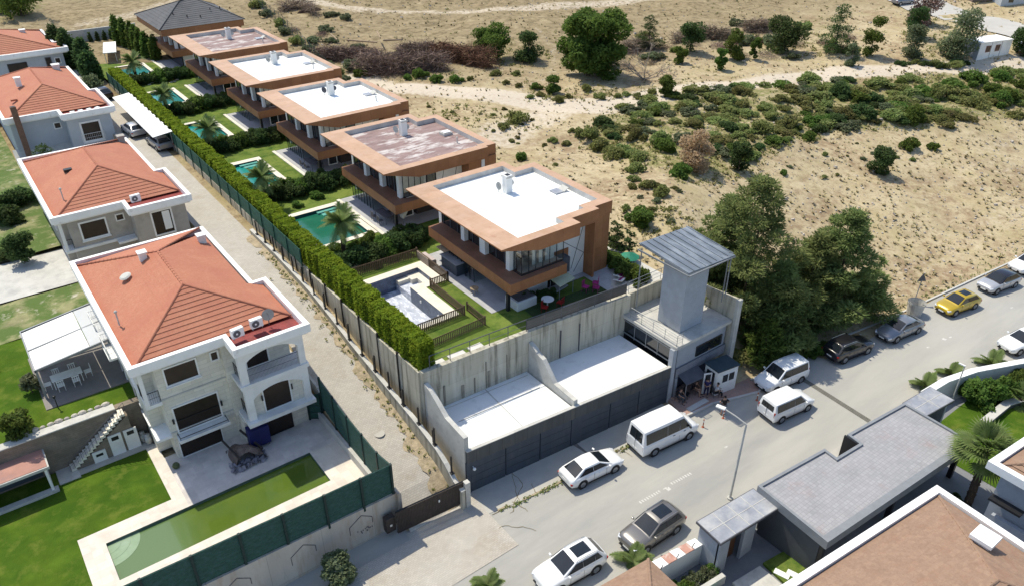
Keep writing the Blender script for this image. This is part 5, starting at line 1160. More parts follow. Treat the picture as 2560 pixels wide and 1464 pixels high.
# canopy roof
mb = MB(); cz = lambda u, v: 11.25+.1*u; mb.prism([(38.95, 30.95), (43.9, 30.75), (44.1, 35.6), (38.95, 35.9)], [11.12, 11.1, 11.5, 11.5], [11.22, 11.2, 11.6, 11.6]); cn = mb.build('canopy_roof', seam, th)
mb = MB()
for i in range(9): x = lerp(38.97, 43.9, i/8); mb.add([(x, 30.95, 11.22), (x+.05, 30.95, 11.22), (x+.05+.02*i/8, 35.7, 11.61), (x, 35.7, 11.61), (x, 30.95, 11.29), (x+.05, 30.95, 11.29), (x+.05, 35.7, 11.67), (x, 35.7, 11.67)], [(4, 5, 6, 7), (0, 4, 7, 3), (1, 2, 6, 5), (0, 1, 5, 4)])
mb.build('seam_rib', seam, cn); mb = MB(); mb.box(38.9, 30.7, 11.02, 43.95, 30.78, 11.12); mb.box(38.85, 30.8, 11.02, 38.93, 35.9, 11.14); mb.build('canopy_edge', steel, cn)
for p in ((39.0, 35.6, 5.55), (43.8, 31.2, 6.9), (43.9, 35.3, 6.5), (39.0, 31.0, 11.0)): 
    if p[2] < 11: MB().cyl(p, (p[0], p[1], 11.3), .05, .05, 6).build('canopy_post', steel, th)
# right concrete wall and stair
mb = MB(); mb.wallx([(30.2, 0), (36.2, 0), (36.2, 7.2), (33, 7.15), (30.2, 7.45)], 44.3, 44.6); mb.build('side_wall', conc, th); MB().box(44.25, 29.95, 0, 44.75, 30.199, 7.4).build('column', concl, th)
mb = MB()
for i in range(8): mb.box(42.3, 33.9+i*.28, 5.55+i*.16, 44.28, 34.2+i*.28, 5.6+i*.16)
mb.build('stair', steel, th)
MB().box(38.5, 36.1, 5.56, 44.3, 36.3, 7.1).build('rear_wall', conc, th)
structure(MB().prism([(38.6, 36.3), (43.4, 36.3), (43.4, 41), (42.6, 46), (42.0, 46), (41.6, 41), (38.6, 38.2)], 6.8, 6.86).build('white_walkway', concl))
rail(MB(), [(38.7, 36.3, 7.1), (43.5, 36.3, 7.1)], 1.0, 1.3, nb=3).build('railing', steel, th)
# awning
th = thing('awning', 'dark lean-to awning beside the guard booth', 'awning', (39.6, 30, 2.3)); MB().prism([(38.8, 29.5), (40.9, 29.3), (41.0, 30.44), (38.8, 30.44)], [2.15, 2.15, 2.5, 2.5], [2.2, 2.2, 2.55, 2.55]).build('canopy', ironp, th)
for x in (38.9, 40.8): MB().cyl((x, 29.6, .5), (x, 29.6, 2.17), .04, .04, 6).build('post', steel, th)
# booth
ZB = Zr(42)+.16
th = thing('guard_booth', 'small white guard booth with open glazed door', 'booth', (42.2, 29.2, ZB))
bp = [(41.2, 28.55), (43.2, 28.25), (43.35, 29.6), (41.3, 29.9)]
MB().prism(bp, ZB, ZB+2.25).build('wall', white, th)
MB().prism(offs(bp, -.08), ZB+2.252, ZB+2.36).build('roof', M('dark_booth_roof', (.035, .06, .075), .5, .15, 2), th)
fx = lambda x: 28.55-.15*(x-41.2)
def pane(par, x0, x1, z0, z1, nm, m, o=.02): return MB().prism([(x0, fx(x0)-o), (x1, fx(x1)-o), (x1, fx(x1)-.002), (x0, fx(x0)-.002)], z0, z1).build(nm, m, par)
w_ = pane(th, 41.65, 42.9, ZB+1.05, ZB+1.85, 'window', white, .04)
for a in (41.7, 42.33): MB().prism([(a, fx(a)-.05), (a+.52, fx(a+.52)-.05), (a+.52, fx(a+.52)-.042), (a, fx(a)-.042)], ZB+1.1, ZB+1.8).build('pane', glass, w_)
MB().box(41.14, 28.85, ZB+.05, 41.2, 29.6, ZB+2.0).build('doorway', glass, th)
d = MB(); d.rbox((40.85, 29.2, ZB+1.0), (.05, .7, 1.95), 1.15); dd = d.build('door', white, th); MB().rbox((40.85, 29.2, ZB+1.35), (.06, .45, 1.0), 1.15).build('pane', glass, dd)

# ================================================================ SOUTH SIDE
ZS = .35
structure(sheet(MB(), frange(18, 75, 2), frange(-6, 19.2, 1.8), lambda x, y: y > interp(x, SK)-1.0, lambda x, y: Zr(x)+.1).build('courtyard', M('dark_courtyard', (.20, .205, .215), .7, .1, 1.2), fix=False))
structure(MB().prism([(30.9, 13.4), (33.0, 13.2), (32.9, 16.0), (31.2, 16.2)], .3, .52).build('small_lawn', grass))
structure(MB().prism([(28.3, 13.0), (30.8, 12.9), (30.9, 16.2), (28.6, 16.4)], .3, .47).build('grey_path', concl))
structure(sheet(MB(), frange(48.6, 72, 1.6), frange(6, 17.6, 1.3), lambda x, y: y > interp(x, SK)-1.9 or y < 9 and x < 50, lambda x, y: Zr(x)+.13+.02*hn(x, y, 1)).build('compound_lawn', grassy, fix=False))
def slab_roof(t, poly, z0, z1, m, edge, name='roof', rim=.16, up=.12):
    MB().prism(poly, z0, z1).build(name, m, t); I = offs(poly, rim); mb = MB(); ring(mb, offs(poly, -.04), I, z0-.12, z1+up); mb.build('roof_edge', edge, t)
th = thing('carport', 'wide carport with a grey shingled flat roof and a notch on the street side', 'carport', (40, 15.5, .4))
cpoly = [(32.6, 13.5), (47.5, 12.6), (47.7, 17.5), (41.6, 18.0), (41.45, 17.0), (39.0, 17.15), (39.1, 18.1), (33.0, 18.6)]
MB().prism(cpoly, 3.5, 3.8).build('roof', greyr, th)
mb = MB(); ring(mb, offs(cpoly, -.05), offs(cpoly, .14), 3.3, 3.93); mb.build('roof_edge', steel, th)
fl = MB(); fl.prism([(32.66, 13.6), (47.4, 12.72), (47.4, 13.05), (32.66, 13.95)], 3.803, 3.82); fl.build('gutter_strip', steel, th)
mb = MB(); mb.box(33.2, 18.0, .3, 39.0, 18.25, 3.29); mb.box(41.7, 17.6, .3, 47.4, 17.8, 3.29); mb.build('street_wall', M('charcoal_wall', (.07, .072, .078), .7, .1, 1), th)
for p in ((33.1, 13.9), (40, 13.5), (47.2, 13.1), (47.2, 16.8)): MB().box(p[0]-.15, p[1]-.15, .3, p[0]+.15, p[1]+.15, 3.29).build('pillar', black, th)
MB().box(32.9, 14.0, .3, 33.1, 18.0, 3.29).build('side_wall', M('charcoal_side', (.075, .08, .088), .7, .1, 1), th)
mb = MB(); mb.box(39.05, 17.9, .3, 39.2, 18.2, 3.3); mb.box(41.3, 17.1, .3, 41.44, 18.1, 3.92); mb.box(39.1, 17.18, .3, 41.4, 17.3, 3.3); mb.build('notch_wall', black, th)
def poly_canopy(label, poly, z, nx, ny, loc, wallbits, door=True):
    t = thing('entrance_canopy', label, 'canopy', loc, group='grey polycarbonate entrance canopies'); MB().prism(poly, z, z+.06).build('roof_sheet', polyc, t); mb = MB(); P = [Vector(p).to_2d() for p in poly]
    def bar(a, b, r=.05): mb.cyl((a.x, a.y, z+.05), (b.x, b.y, z+.05), r, r, 5)
    for i in range(1, nx): bar(P[0].lerp(P[1], i/nx), P[3].lerp(P[2], i/nx), .035)
    for i in range(1, ny): bar(P[0].lerp(P[3], i/ny), P[1].lerp(P[2], i/ny), .035)
    mb.build('glazing_bar', concl, t); mb = MB(); ring(mb, offs(poly, -.05), offs(poly, .05), z-.12, z+.05); mb.build('frame', ironp, t)
    for nm, m, b in wallbits: MB().box(*b).build(nm, m, t)
    return t
poly_canopy('left entrance canopy of grey panels beside the lamp post', [(28.0, 17.3), (32.85, 17.0), (32.95, 18.9), (28.15, 19.2)], 3.4, 4, 2, (30.5, 18, .4), [('wall', plast, (28.2, 17.5, .3, 28.45, 19.0, 3.26)), ('wall', plast, (28.2, 17.4, .3, 29.1, 17.6, 3.26)), ('door', M('brown_door', (.10, .045, .02), .5), (29.3, 17.8, .45, 30.3, 17.9, 2.7)), ('wall', plast, (30.4, 17.35, .3, 31.5, 17.55, 3.26)), ('back_wall', plast, (28.5, 18.8, .3, 32.9, 18.95, 3.26)), ('door_surround', black, (29.12, 17.91, .3, 30.38, 18.0, 3.1))])
poly_canopy('right entrance canopy of grey panels beside the agaves', [(48.2, 16.1), (51.5, 15.8), (51.6, 17.6), (48.3, 17.8)], 3.4, 2, 2, (50, 17, .6), [('wall', plast, (51.0, 16.0, .5, 51.3, 16.9, 3.26)), ('back_wall', plast, (48.3, 17.4, .5, 51.4, 17.55, 3.26))])
# stone capped garden wall at the left
th = thing('garden_wall', 'white garden wall with a pink and white stone cap by the parked cars', 'wall', (26.5, 19.3, 0))
mb = MB(); mb.prism([(24.2, 18.95), (28.2, 18.6), (28.2, 19.15), (24.2, 19.6)], 0, 1.95); mb.build('wall_body', white, th)
for i in range(6): 
    a = 24.2+i*.667; b = a+.65; f1 = lambda x: lerp(18.93, 18.58, (x-24.2)/4); MB().prism([(a, f1(a)), (b, f1(b)), (b, f1(b)+.6), (a, f1(a)+.66)], 1.953, 2.02).build('cap_stone', redst if i % 2 == 0 else parap, th)
for i in (1, 3, 5): x = 24.2+i*.667; MB().cyl((x, 18.85, 1.95), (x, 18.7, 2.5), .025, .025, 5).build('iron_bracket', black, th)
th = thing('garden_wall', 'long white boundary wall behind the agaves at right', 'wall', (58, 16.8, 1))
pts = [(51.8, 17.75), (54.6, 17.6), (57.6, 16.9), (61.8, 15.2), (68, 12.8), (80, 9)]
mb = MB(); 
for a, b in zip(pts, pts[1:]): mb.prism([a, b, (b[0]+.05, b[1]+.35), (a[0]+.05, a[1]+.35)], .2, 2.5)
mb.build('wall_body', white, th); mb = MB()
for a, b in zip(pts, pts[1:]): mb.prism([(a[0], a[1]-.1), (b[0], b[1]-.1), (b[0], b[1]+.45), (a[0], a[1]+.45)], 2.503, 2.6)
mb.build('wall_coping', parap, th)
th = thing('garden_bench_wall', 'low dark planter bench with a pale top on the right lawn', 'planter', (58, 13.5, .8)); MB().prism([(54.0, 13.9), (57.5, 13.9), (63, 12.2), (63, 12.7), (57.6, 14.4), (54.0, 14.4)], .6, 1.25).build('body', ironp, th); MB().prism([(53.95, 13.85), (57.5, 13.85), (63, 12.15), (63, 12.75), (57.6, 14.45), (53.95, 14.45)], 1.252, 1.33).build('top', concl, th)
# brown roofed houses
def brown_house(label, O, ze, apex, walls, loc, grp='brown roofed houses at the bottom right'):
    t = thing('brown_roofed_house', label, 'house', loc, group=grp)
    I = offs(O, .42); mb = MB(); ring(mb, O, I, ze-.55, ze); mb.build('white_parapet', parap, t)
    I2 = offs(O, .5); mb = MB(); k = [Vector((*p, ze-.25)) for p in I2]; n = len(k)
    for i in range(n):
        a, b = k[i], k[(i+1) % n]; ta, tb = apex[i], apex[(i+1) % n]; tile_face(mb, a, b, tb, ta, .36, .07)
    rf = mb.build('roof', tileb, t, fix=False); rm = MB()
    for i in range(n): ridge_line(rm, k[i]+Vector((0, 0, .05)), apex[i], .08)
    ridge_line(rm, apex[0], apex[1], .08)
    rm.build('ridge_tiles', tileb, rf); MB().prism(offs(O, .7), walls, ze-.3).build('wall', plast, t); MB().prism(offs(O, .43), ze-.56, ze-.4).build('roof_deck', black, t)
    return t
BR = brown_house('large brown roofed house with a white chimney at the bottom', [(22.0, 1.0), (37.35, -.3), (38.2, 11.0), (23.1, 12.3)], 7.0, [Vector((29, 5.9, 8.9)), Vector((32.3, 5.5, 8.9)), Vector((32.3, 5.5, 8.9)), Vector((29, 5.9, 8.9))], .3, (30, 6, .4))
pc_ = at(2462, 1345, 8.2); c = MB(); c.box(pc_.x-.4, pc_.y-.4, 6.9, pc_.x+.4, pc_.y+.4, 8.2); ch = c.build('chimney', parap, BR); MB().box(pc_.x-.55, pc_.y-.55, 8.202, pc_.x+.55, pc_.y+.55, 8.42).build('cap', parap, ch)
B2 = brown_house('brown roofed house cut off by the right edge', [(42.2, -2), (56, -3), (56, 9.1), (42.45, 10.2)], 7.0, [Vector((48, 4.2, 8.8)), Vector((50, 4.2, 8.8)), Vector((50, 4.2, 8.8)), Vector((48, 4.2, 8.8))], .3, (49, 4, .4))
MB().box(42.6, 5.0, 3.0, 42.895, 9.0, 3.5).build('ledge', plast, B2)
MB().box(42.3, 7.6, 4.6, 42.89, 9.4, 4.75).build('slot_canopy', black, B2)
SR = thing('gazebo', 'small building with a brown hip roof at the bottom edge beside the parked cars', 'gazebo', (20.5, 16, 0))
k = [Vector((17.6, 12.6, 3.9)), Vector((23.4, 12.4, 3.9)), Vector((23.55, 18.75, 3.9)), Vector((17.9, 19.2, 3.9))]; apx = Vector((20.6, 15.8, 5.5))
mb = MB()
for i in range(4): tile_face(mb, k[i], k[(i+1) % 4], apx, apx, .32, .04)
rf = mb.build('roof', tileb, SR, fix=False); rm = MB()
for i in range(4): ridge_line(rm, k[i], apx, .09)
rm.build('ridge_tiles', tileb, rf)
MB().prism([(k[0].x+.05, k[0].y+.05), (k[1].x-.05, k[1].y+.05), (k[2].x-.05, k[2].y-.05), (k[3].x+.05, k[3].y-.05)], 3.7, 3.86).build('eave_board', gatem, SR)
MB().box(18.2, 13.2, .1, 23.0, 18.2, 3.69).build('wall', white, SR)
# ================================================================ VEHICLES
def paint(name, c, metal=.0): return M(name, c, .28, .03, .8, spec=.5, coat=.8, metal=metal)
tyre = M('tyre', (.015, .015, .016), .85, .1, 5); rimm = M('alloy_rim', (.38, .39, .40), .3, .1, 5, metal=.8); lampw = M('lamp_glass', (.62, .64, .66), .12, .05, 5, spec=.8); lampr = M('tail_lamp', (.35, .012, .01), .2, .1, 5)
trim = M('black_trim', (.02, .02, .022), .6, .1, 5); wglass = M('car_glass', (.012, .016, .02), .05, .2, 1, spec=.6)
CARS = {
 'sedan': dict(L=4.6, W=1.80, st=[(-2.3, .74, .42, .66, .84, 1.0), (-2.2, .84, .30, .84, .95, 1.0), (-1.85, .89, .22, .90, 1.02, 1), (-.9, .90, .2, .93, 1.0, 1), (.9, .90, .2, .90, .97, 1), (1.35, .89, .2, .84, .92, 1), (1.95, .86, .22, .72, .80, 1), (2.2, .78, .30, .62, .68, 1), (2.3, .66, .38, .54, .58, 1)],
   cab=(-2.0, -1.0, .10, 1.18, .84, .60, .98, 1.45), wb=(-1.36, 1.38), wr=.34, sun=False, rails=False, pil=(-.42,)),
 'hatch': dict(L=4.3, W=1.8, st=[(-2.15, .76, .42, .74, .92, 1), (-2.05, .86, .28, .92, 1.02, 1), (-1.6, .90, .22, .95, 1.05, 1), (-.8, .90, .2, .96, 1.02, 1), (.9, .90, .2, .92, .99, 1), (1.35, .89, .2, .88, .95, 1), (1.85, .86, .24, .76, .84, 1), (2.08, .78, .3, .66, .72, 1), (2.17, .66, .38, .56, .6, 1)],
   cab=(-2.02, -1.35, .05, 1.12, .84, .62, 1.0, 1.48), wb=(-1.28, 1.32), wr=.33, sun=False, rails=False, pil=(-.35,)),
 'suv': dict(L=4.5, W=1.86, st=[(-2.25, .78, .48, .86, 1.02, 1), (-2.15, .88, .32, 1.0, 1.12, 1), (-1.6, .93, .26, 1.04, 1.14, 1), (-.8, .93, .25, 1.05, 1.12, 1), (.95, .93, .25, 1.02, 1.10, 1), (1.4, .92, .25, .98, 1.06, 1), (1.95, .90, .28, .88, .97, 1), (2.16, .82, .34, .78, .86, 1), (2.25, .70, .44, .66, .70, 1)],
   cab=(-2.14, -1.6, .02, 1.1, .87, .67, 1.10, 1.64), wb=(-1.32, 1.36), wr=.36, sun=True, rails=True, pil=(-.4, -1.3)),
 'van': dict(L=4.4, W=1.82, st=[(-2.2, .86, .42, 1.0, 1.08, 1), (-2.14, .90, .28, 1.05, 1.12, 1), (-1.6, .91, .24, 1.06, 1.12, 1), (-.8, .91, .22, 1.06, 1.12, 1), (.95, .91, .22, 1.04, 1.10, 1), (1.4, .90, .22, .98, 1.06, 1), (1.85, .88, .26, .84, .92, 1), (2.1, .80, .30, .70, .76, 1), (2.2, .68, .38, .58, .62, 1)],
   cab=(-2.18, -2.05, .45, 1.25, .88, .72, 1.10, 1.82), wb=(-1.36, 1.36), wr=.33, sun=False, rails=False, pil=(-.15, -1.15)),
 'minibus': dict(L=5.4, W=2.0, st=[(-2.7, .94, .45, 1.2, 1.25, 1), (-2.64, .98, .32, 1.25, 1.3, 1), (-1.9, 1.0, .3, 1.3, 1.32, 1), (-.8, 1.0, .28, 1.3, 1.32, 1), (1.2, 1.0, .28, 1.26, 1.30, 1), (1.75, .99, .28, 1.12, 1.22, 1), (2.35, .95, .30, .98, 1.06, 1), (2.62, .86, .36, .82, .88, 1), (2.7, .74, .42, .66, .7, 1)],
   cab=(-2.67, -2.58, .95, 1.85, .96, .80, 1.30, 2.42), wb=(-1.62, 1.62), wr=.36, sun=False, rails=False, pil=(.62, -.5)),
}
def make_car(kind, name, label, cat, pos, rz, col, group=None, lamps_on_rear=True, sun=None, roofcol=None, plate=True):
    D = CARS[kind]; t = thing(name, label, cat, pos, rz, group, local=True)
    st = D['st']; mb = MB(); rings = []
    # refine stations
    S2 = []
    for a, b in zip(st, st[1:]):
        for k in range(2): S2.append(tuple(lerp(p, q, k/2) for p, q in zip(a, b)))
    S2.append(st[-1]); n = 0
    for (x, hw, zb, zs, zt, _) in S2:
        half = [(0, zb), (hw*.86, zb), (hw*.97, zb+.10), (hw, zb+(zs-zb)*.45), (hw*.985, zs-.10), (hw*.95, zs-.015), (hw*.86, lerp(zs, zt, .6)), (hw*.5, zt), (0, zt+.015)]
        r = [(x, y, z) for y, z in half]+[(x, -y, z) for y, z in half[-2:0:-1]]; n = len(r); mb.v += r; rings.append(len(mb.v)-n)
    for a, b in zip(rings, rings[1:]):
        for i in range(n): j = (i+1) % n; mb.f.append((a+i, a+j, b+j, b+i))
    mb.f.append(tuple(rings[0]+i for i in range(n))); mb.f.append(tuple(rings[-1]+i for i in range(n))[::-1])
    body = mb.build('body', col, t, smooth=True)
    for p in body.data.polygons:
        if len(p.vertices) > 4: p.use_smooth = False
    # cabin
    xd, xc, xb, xa, wb_, wt, zb, zr = D['cab']; zb -= .06
    c = MB(); lv = [(xd, wb_*.93, zb), (xa, wb_*.9, zb), ((xa+xd)/2, wb_, zb)]
    secs = [(xd, wb_*.94, zb+.01, wb_*.94, zb+.03), (xc, wb_*.98, zb, wt*.96, zr-.03), ((xb+xc)/2, wb_, zb, wt, zr+.005), (xb, wb_, zb, wt*.97, zr-.015), (xa, wb_*.93, zb-.02, wb_*.9, zb+.0)]
    rr = []
    for (x, w1, z1, w2, z2) in secs:
        r = [(x, w1, z1), (x, w2, z2), (x, w2*.6, z2+.035 if x not in (xd, xa) else z2+.02), (x, 0, z2+.045 if x not in (xd, xa) else z2+.025), (x, -w2*.6, z2+.035 if x not in (xd, xa) else z2+.02), (x, -w2, z2), (x, -w1, z1)]
        rr.append(len(c.v)); c.v += r
    for a, b in zip(rr, rr[1:]):
        for i in range(6): c.f.append((a+i, a+i+1, b+i+1, b+i))
    cab = c.build('cabin', roofcol or col, t, bevel=.05, seg=3, smooth=True)
    def pane(nm, P, off, mat=wglass, inset=.0):
        P = [Vector(p) for p in P]; cc = sum(P, Vector())/len(P); nrm = (P[1]-P[0]).cross(P[2]-P[0]).normalized(); 
        if nrm.dot(cc-Vector(((xc+xb)/2, 0, zb))) < 0: nrm = -nrm
        Q = [cc+(p-cc)*(1-inset)+nrm*off for p in P]; m = MB(); m.add(Q, [tuple(range(len(Q)))]); m.add([q-nrm*.03 for q in Q], [tuple(range(len(Q)))])
        for i in range(len(Q)): j = (i+1) % len(Q); m.f.append((i, j, len(Q)+j, len(Q)+i))
        return m.build(nm, mat, t)
    f = lambda a, b, s: tuple(lerp(p, q, s) for p, q in zip(a, b))
    A0, A1 = (xa, wb_*.9, zb+.0), (xb, wt*.97, zr-.015)   # front corner low/high
    w0 = f(A0, A1, .16); w1 = f(A0, A1, .93)
    n_ = lambda p: (p[0], -p[1], p[2])
    def wind(nm, lo, hi, s0, s1, k, ofs):
        a = f(lo, hi, s0); b = f(lo, hi, s1); m = MB(); pts = []
        for (p, bow) in ((a, .035), (b, .035)):
            for j in range(7): u = -1+2*j/6; pts.append((p[0]+ofs[0]*(1+0), p[1]*k*u, p[2]+bow*(1-abs(u)**1.6)*.9+ofs[1]))
        m.add(pts, [(j, j+1, 8+j, 7+j) for j in range(6)]); return m.build(nm, wglass, t, smooth=True, fix=False)
    wind('windscreen', A0, A1, .14, .93, .88, (.022, .025))
    R0, R1 = (xd, wb_*.94, zb+.03), (xc, wt*.96, zr-.03)
    if kind in ('van', 'minibus'):
        z0, z1 = zb+.14, zr-.2; y = wt*.82; fr = lambda z: lerp(xd, xc, (z-zb)/(zr-zb))
        m = MB(); m.add([(fr(z0)-.02, -y, z0), (fr(z0)-.02, y, z0), (fr(z1)-.02, y*.93, z1), (fr(z1)-.02, -y*.93, z1)], [(0, 1, 2, 3)]); m.build('rear_window', wglass, t, fix=False)
        m = MB(); m.box(xd-.04, -.01, .5, xd-.01, .01, zr-.15); 
        if kind == 'van': pass
        m.build('rear_door_seam', trim, t)
    else: wind('rear_window', R0, R1, .14 if kind != 'sedan' else .12, .86, .85, (-.025, .022))
    # side glass split by pillars
    yb = lambda z: lerp(wb_, wt, (z-zb)/(zr-zb)); z0, z1 = zb+.10, zr-.10-(.12 if kind == 'minibus' else 0)
    xl = lambda z: lerp(xd, xc, (z-zb)/(zr-zb))+.10; xr = lambda z: lerp(xa, xb, (z-zb)/(zr-zb))-.10
    cutsx = [None]+sorted(D['pil'])+[None]
    segs = list(zip(cutsx, cutsx[1:]))
    for sgn in (1, -1):
        for (p, q) in segs:
            P = [((xl(z0)+.12 if p is None else p+.014), yb(z0), z0), ((xr(z0)-.05 if q is None else q-.014), yb(z0), z0), ((xr(z1) if q is None else q-.014), yb(z1), z1), ((xl(z1)+.05 if p is None else p+.014), yb(z1), z1)]
            if P[1][0]-P[0][0] < .1: continue
            P = [(a, b*sgn, c_) for a, b, c_ in P]; pane('side_window', P, .012)
    # wheels
    for x in D['wb']:
        for s in (1, -1):
            y = D['W']/2*s; r = D['wr']
            a = MB(); a.cyl((x, y-.30*s, r), (x, y+.006*s, r), r+.065, r+.065, 20); a.build('wheel_arch', trim, t)
            w_ = MB(); w_.cyl((x, y-.2*s, r), (x, y+.012*s, r), r, r, 20); wh = w_.build('wheel', tyre, t, bevel=.02)
            m = MB(); m.cyl((x, y, r), (x, y+.02*s, r), r*.64, r*.6, 14)
            for k in range(5): an = k*1.2566; m.rbox((x+math.cos(an)*r*.33, y+.024*s, r+math.sin(an)*r*.33), (r*.6, .02, .06), 0, -an)
            m.build('rim', rimm, wh)
    xf, xr_ = st[-1][0], st[0][0]; hwf = st[-2][1]; hwr = st[1][1]; zf = st[-2][3]; zrr = st[0][3]
    for s in (1, -1):
        m = MB(); m.rbox((xf-.16, s*(hwf-.17), zf-.02), (.30, .32, .13), -s*.5, .25); m.build('headlight', lampw, t, bevel=.02)
        if kind in ('van', 'minibus'): m = MB(); m.box(xr_+.0, s*(hwr-.12)-.05, .75, xr_+.12, s*(hwr-.12)+.12*0+.05, 1.2)
        else: m = MB(); m.rbox((xr_+.10, s*(hwr-.17), zrr-.02), (.16, .34, .13), s*.3)
        m.build('tail_light', lampr, t, bevel=.015)
        m = MB(); m.rbox((xa-.35, s*(wb_+.13), zb+.12), (.12, .2, .14), s*.1); m.build('mirror', col if kind != 'minibus' else trim, t, bevel=.03)
        for hx in (D['pil'][0]+.55, D['pil'][0]-.45):
            if hx > xr_+.9: MB().rbox((hx-.1, s*(st[3][1]+.003), st[3][3]-.14), (.2, .03, .03)).build('door_handle', trim if kind == 'minibus' else col, t)
        for dx in (D['pil'][0], D['pil'][0]+1.0, ) if kind != 'sedan' else (D['pil'][0], .62, -1.15): MB().rbox((dx, s*(st[3][1]-.004), .62), (.012, .012, .62)).build('door_seam', trim, t)
    m = MB(); m.rbox((xf-.035, 0, .42), (.08, hwf*1.25, .14)); m.build('grille', trim, t, bevel=.01)
    m = MB(); m.rbox((xf-.06, 0, .26), (.14, hwf*1.5, .08)); m.build('bumper_trim', trim, t, bevel=.02); m = MB(); m.rbox((xr_+.06, 0, .34), (.14, hwr*1.6, .12)); m.build('bumper_trim', trim, t, bevel=.02)
    for s in (1, -1): m = MB(); m.rbox((0, s*(st[3][1]-.015), .27), (D['wb'][1]-D['wb'][0]-.95, .05, .09)); m.build('sill_trim', trim, t)
    if plate:
        MB().rbox((xr_-.005, 0, .62), (.02, .5, .11)).build('number_plate', white, t); MB().rbox((xf+.012, 0, .42), (.02, .5, .11)).build('number_plate', white, t)
    if D['sun'] if sun is None else sun:
        m = MB(); nseg = 6; x0, x1 = xc+.35, xb-.22
        for j in range(nseg): pass
        m.add([(x0, -wt*.62, zr+.052), (x0, wt*.62, zr+.052), (x1, wt*.62, zr+.046), (x1, -wt*.62, zr+.046), (x0, 0, zr+.066), (x1, 0, zr+.060)], [(0, 4, 5, 3), (4, 1, 2, 5)]); m.build('sunroof', wglass, t, fix=False)
    if D['rails']:
        for s in (1, -1): m = MB(); m.path([(xc+.05, s*wt*.95, zr), (xc+.2, s*wt*.95, zr+.07), (xb-.1, s*wt*.95, zr+.07), (xb, s*wt*.95, zr)], .018, 5); m.build('roof_rail', rimm, t)
    return t
pw = paint('white_car_paint', (.80, .80, .79)); ps = paint('silver_car_paint', (.46, .46, .47), .35); pg = paint('grey_car_paint', (.22, .23, .25), .4); pk = paint('black_car_paint', (.012, .010, .014)); py_ = paint('yellow_car_paint', (.48, .33, .012), .2); pgs = paint('warm_silver_paint', (.17, .16, .15), .4)
def cpos(fw, rw, wbx, side):  # from rear/front wheel points on the ground (visible side) to centre
    return None
def park(kind, rear, front, side_off, **k):
    """rear and front: ground points of the two visible wheels; side_off: + if the visible side is the car's right"""
    D = CARS[kind]; a = Vector(rear).to_2d(); b = Vector(front).to_2d(); d = (b-a).normalized(); c = (a+b)/2; nrm = Vector((-d.y, d.x)); m = sum(D['wb'])/2
    c = c+nrm*side_off*D['W']/2-d*m
    return make_car(kind, pos=(c.x, c.y, Zr(c.x)+.03), rz=math.atan2(d.y, d.x), **k)
gc = 'cars parked along the street'
park('sedan', (26.75, 27.6), (29.45, 27.35), 1, name='parked_car', label='white sedan parked in front of the anthracite garage doors', cat='car', col=pw, group=gc)
park('minibus', (32.8, 26.8), (36.0, 26.5), 1, name='minibus', label='white high roofed minibus parked by the guard pavement', cat='minibus', col=pw)
park('van', (42.7, 23.45), (45.45, 23.1), 1, name='parked_van', label='white passenger van standing on the street facing away from the booth', cat='van', col=pw, group='white vans by the booth')
park('van', (47.95, 25.5), (45.25, 25.85), -1, name='parked_van', label='white passenger van facing the guard booth beside the trees', cat='van', col=pw, group='white vans by the booth')
park('suv', (52.85, 24.8), (55.5, 24.4), 1, name='parked_car', label='black estate car parked in the shade of the pines', cat='car', col=pk, group=gc, sun=False)
park('sedan', (61.55, 23.4), (58.85, 23.75), -1, name='parked_car', label='silver grey sedan parked between the black car and the bin', cat='car', col=pg, group=gc)
park('hatch', (69.2, 22.3), (66.6, 22.75), -1, name='parked_car', label='mustard yellow car with a dark glass roof panel', cat='car', col=py_, group=gc, sun=True)
park('hatch', (75.8, 21.8), (73.2, 22.25), -1, name='parked_car', label='grey hatchback parked beyond the yellow car', cat='car', col=ps, group=gc, roofcol=pk)
park('hatch', (81.6, 21.7), (79.0, 22.1), -1, name='parked_car', label='white car cut by the right edge beyond the grey hatchback', cat='car', col=pw, group=gc)
park('hatch', (67.7, 15.9), (65.0, 16.6), -1, name='parked_car', label='white car at the right edge in front of the boundary wall', cat='car', col=pw, group=gc)
make_car('suv', 'parked_car', 'silver crossover with a dark glass roof parked by the stone capped wall', 'car', (27.55, 22.0, Zr(27)+.03), R_(180), pgs, gc, sun=True)
make_car('suv', 'parked_car', 'white crossover with a dark glass roof at the bottom edge', 'car', (21.55, 22.95, Zr(21)+.03), R_(176), pw, gc, sun=True)
ga = 'cars under the alley carport'
make_car('hatch', 'parked_car', 'dark car under the alley carport, nearest to the street', 'car', (18.9, 93.6, alz(93.6)+.05), R_(95), pg, ga, plate=False)
make_car('hatch', 'parked_car', 'pale silver car at the front edge of the alley carport', 'car', (17.6, 99.9, alz(99.9)+.05), R_(95), ps, ga, plate=False)
make_car('hatch', 'parked_car', 'dark blue car beyond the alley carport', 'car', (17.8, 117.0, alz(117)+.05), R_(100), pk, ga, plate=False)
p = gp(2256, 12); make_car('hatch', 'parked_car', 'dark car parked on the far track at the top right', 'car', (p.x, p.y, p.z+.05), R_(-20), pg, gc, plate=False)
p = gp(2556, 128); make_car('hatch', 'parked_car', 'white car beside the white cabin at the right edge', 'car', (p.x, p.y, p.z+.05), R_(20), pw, gc, plate=False)
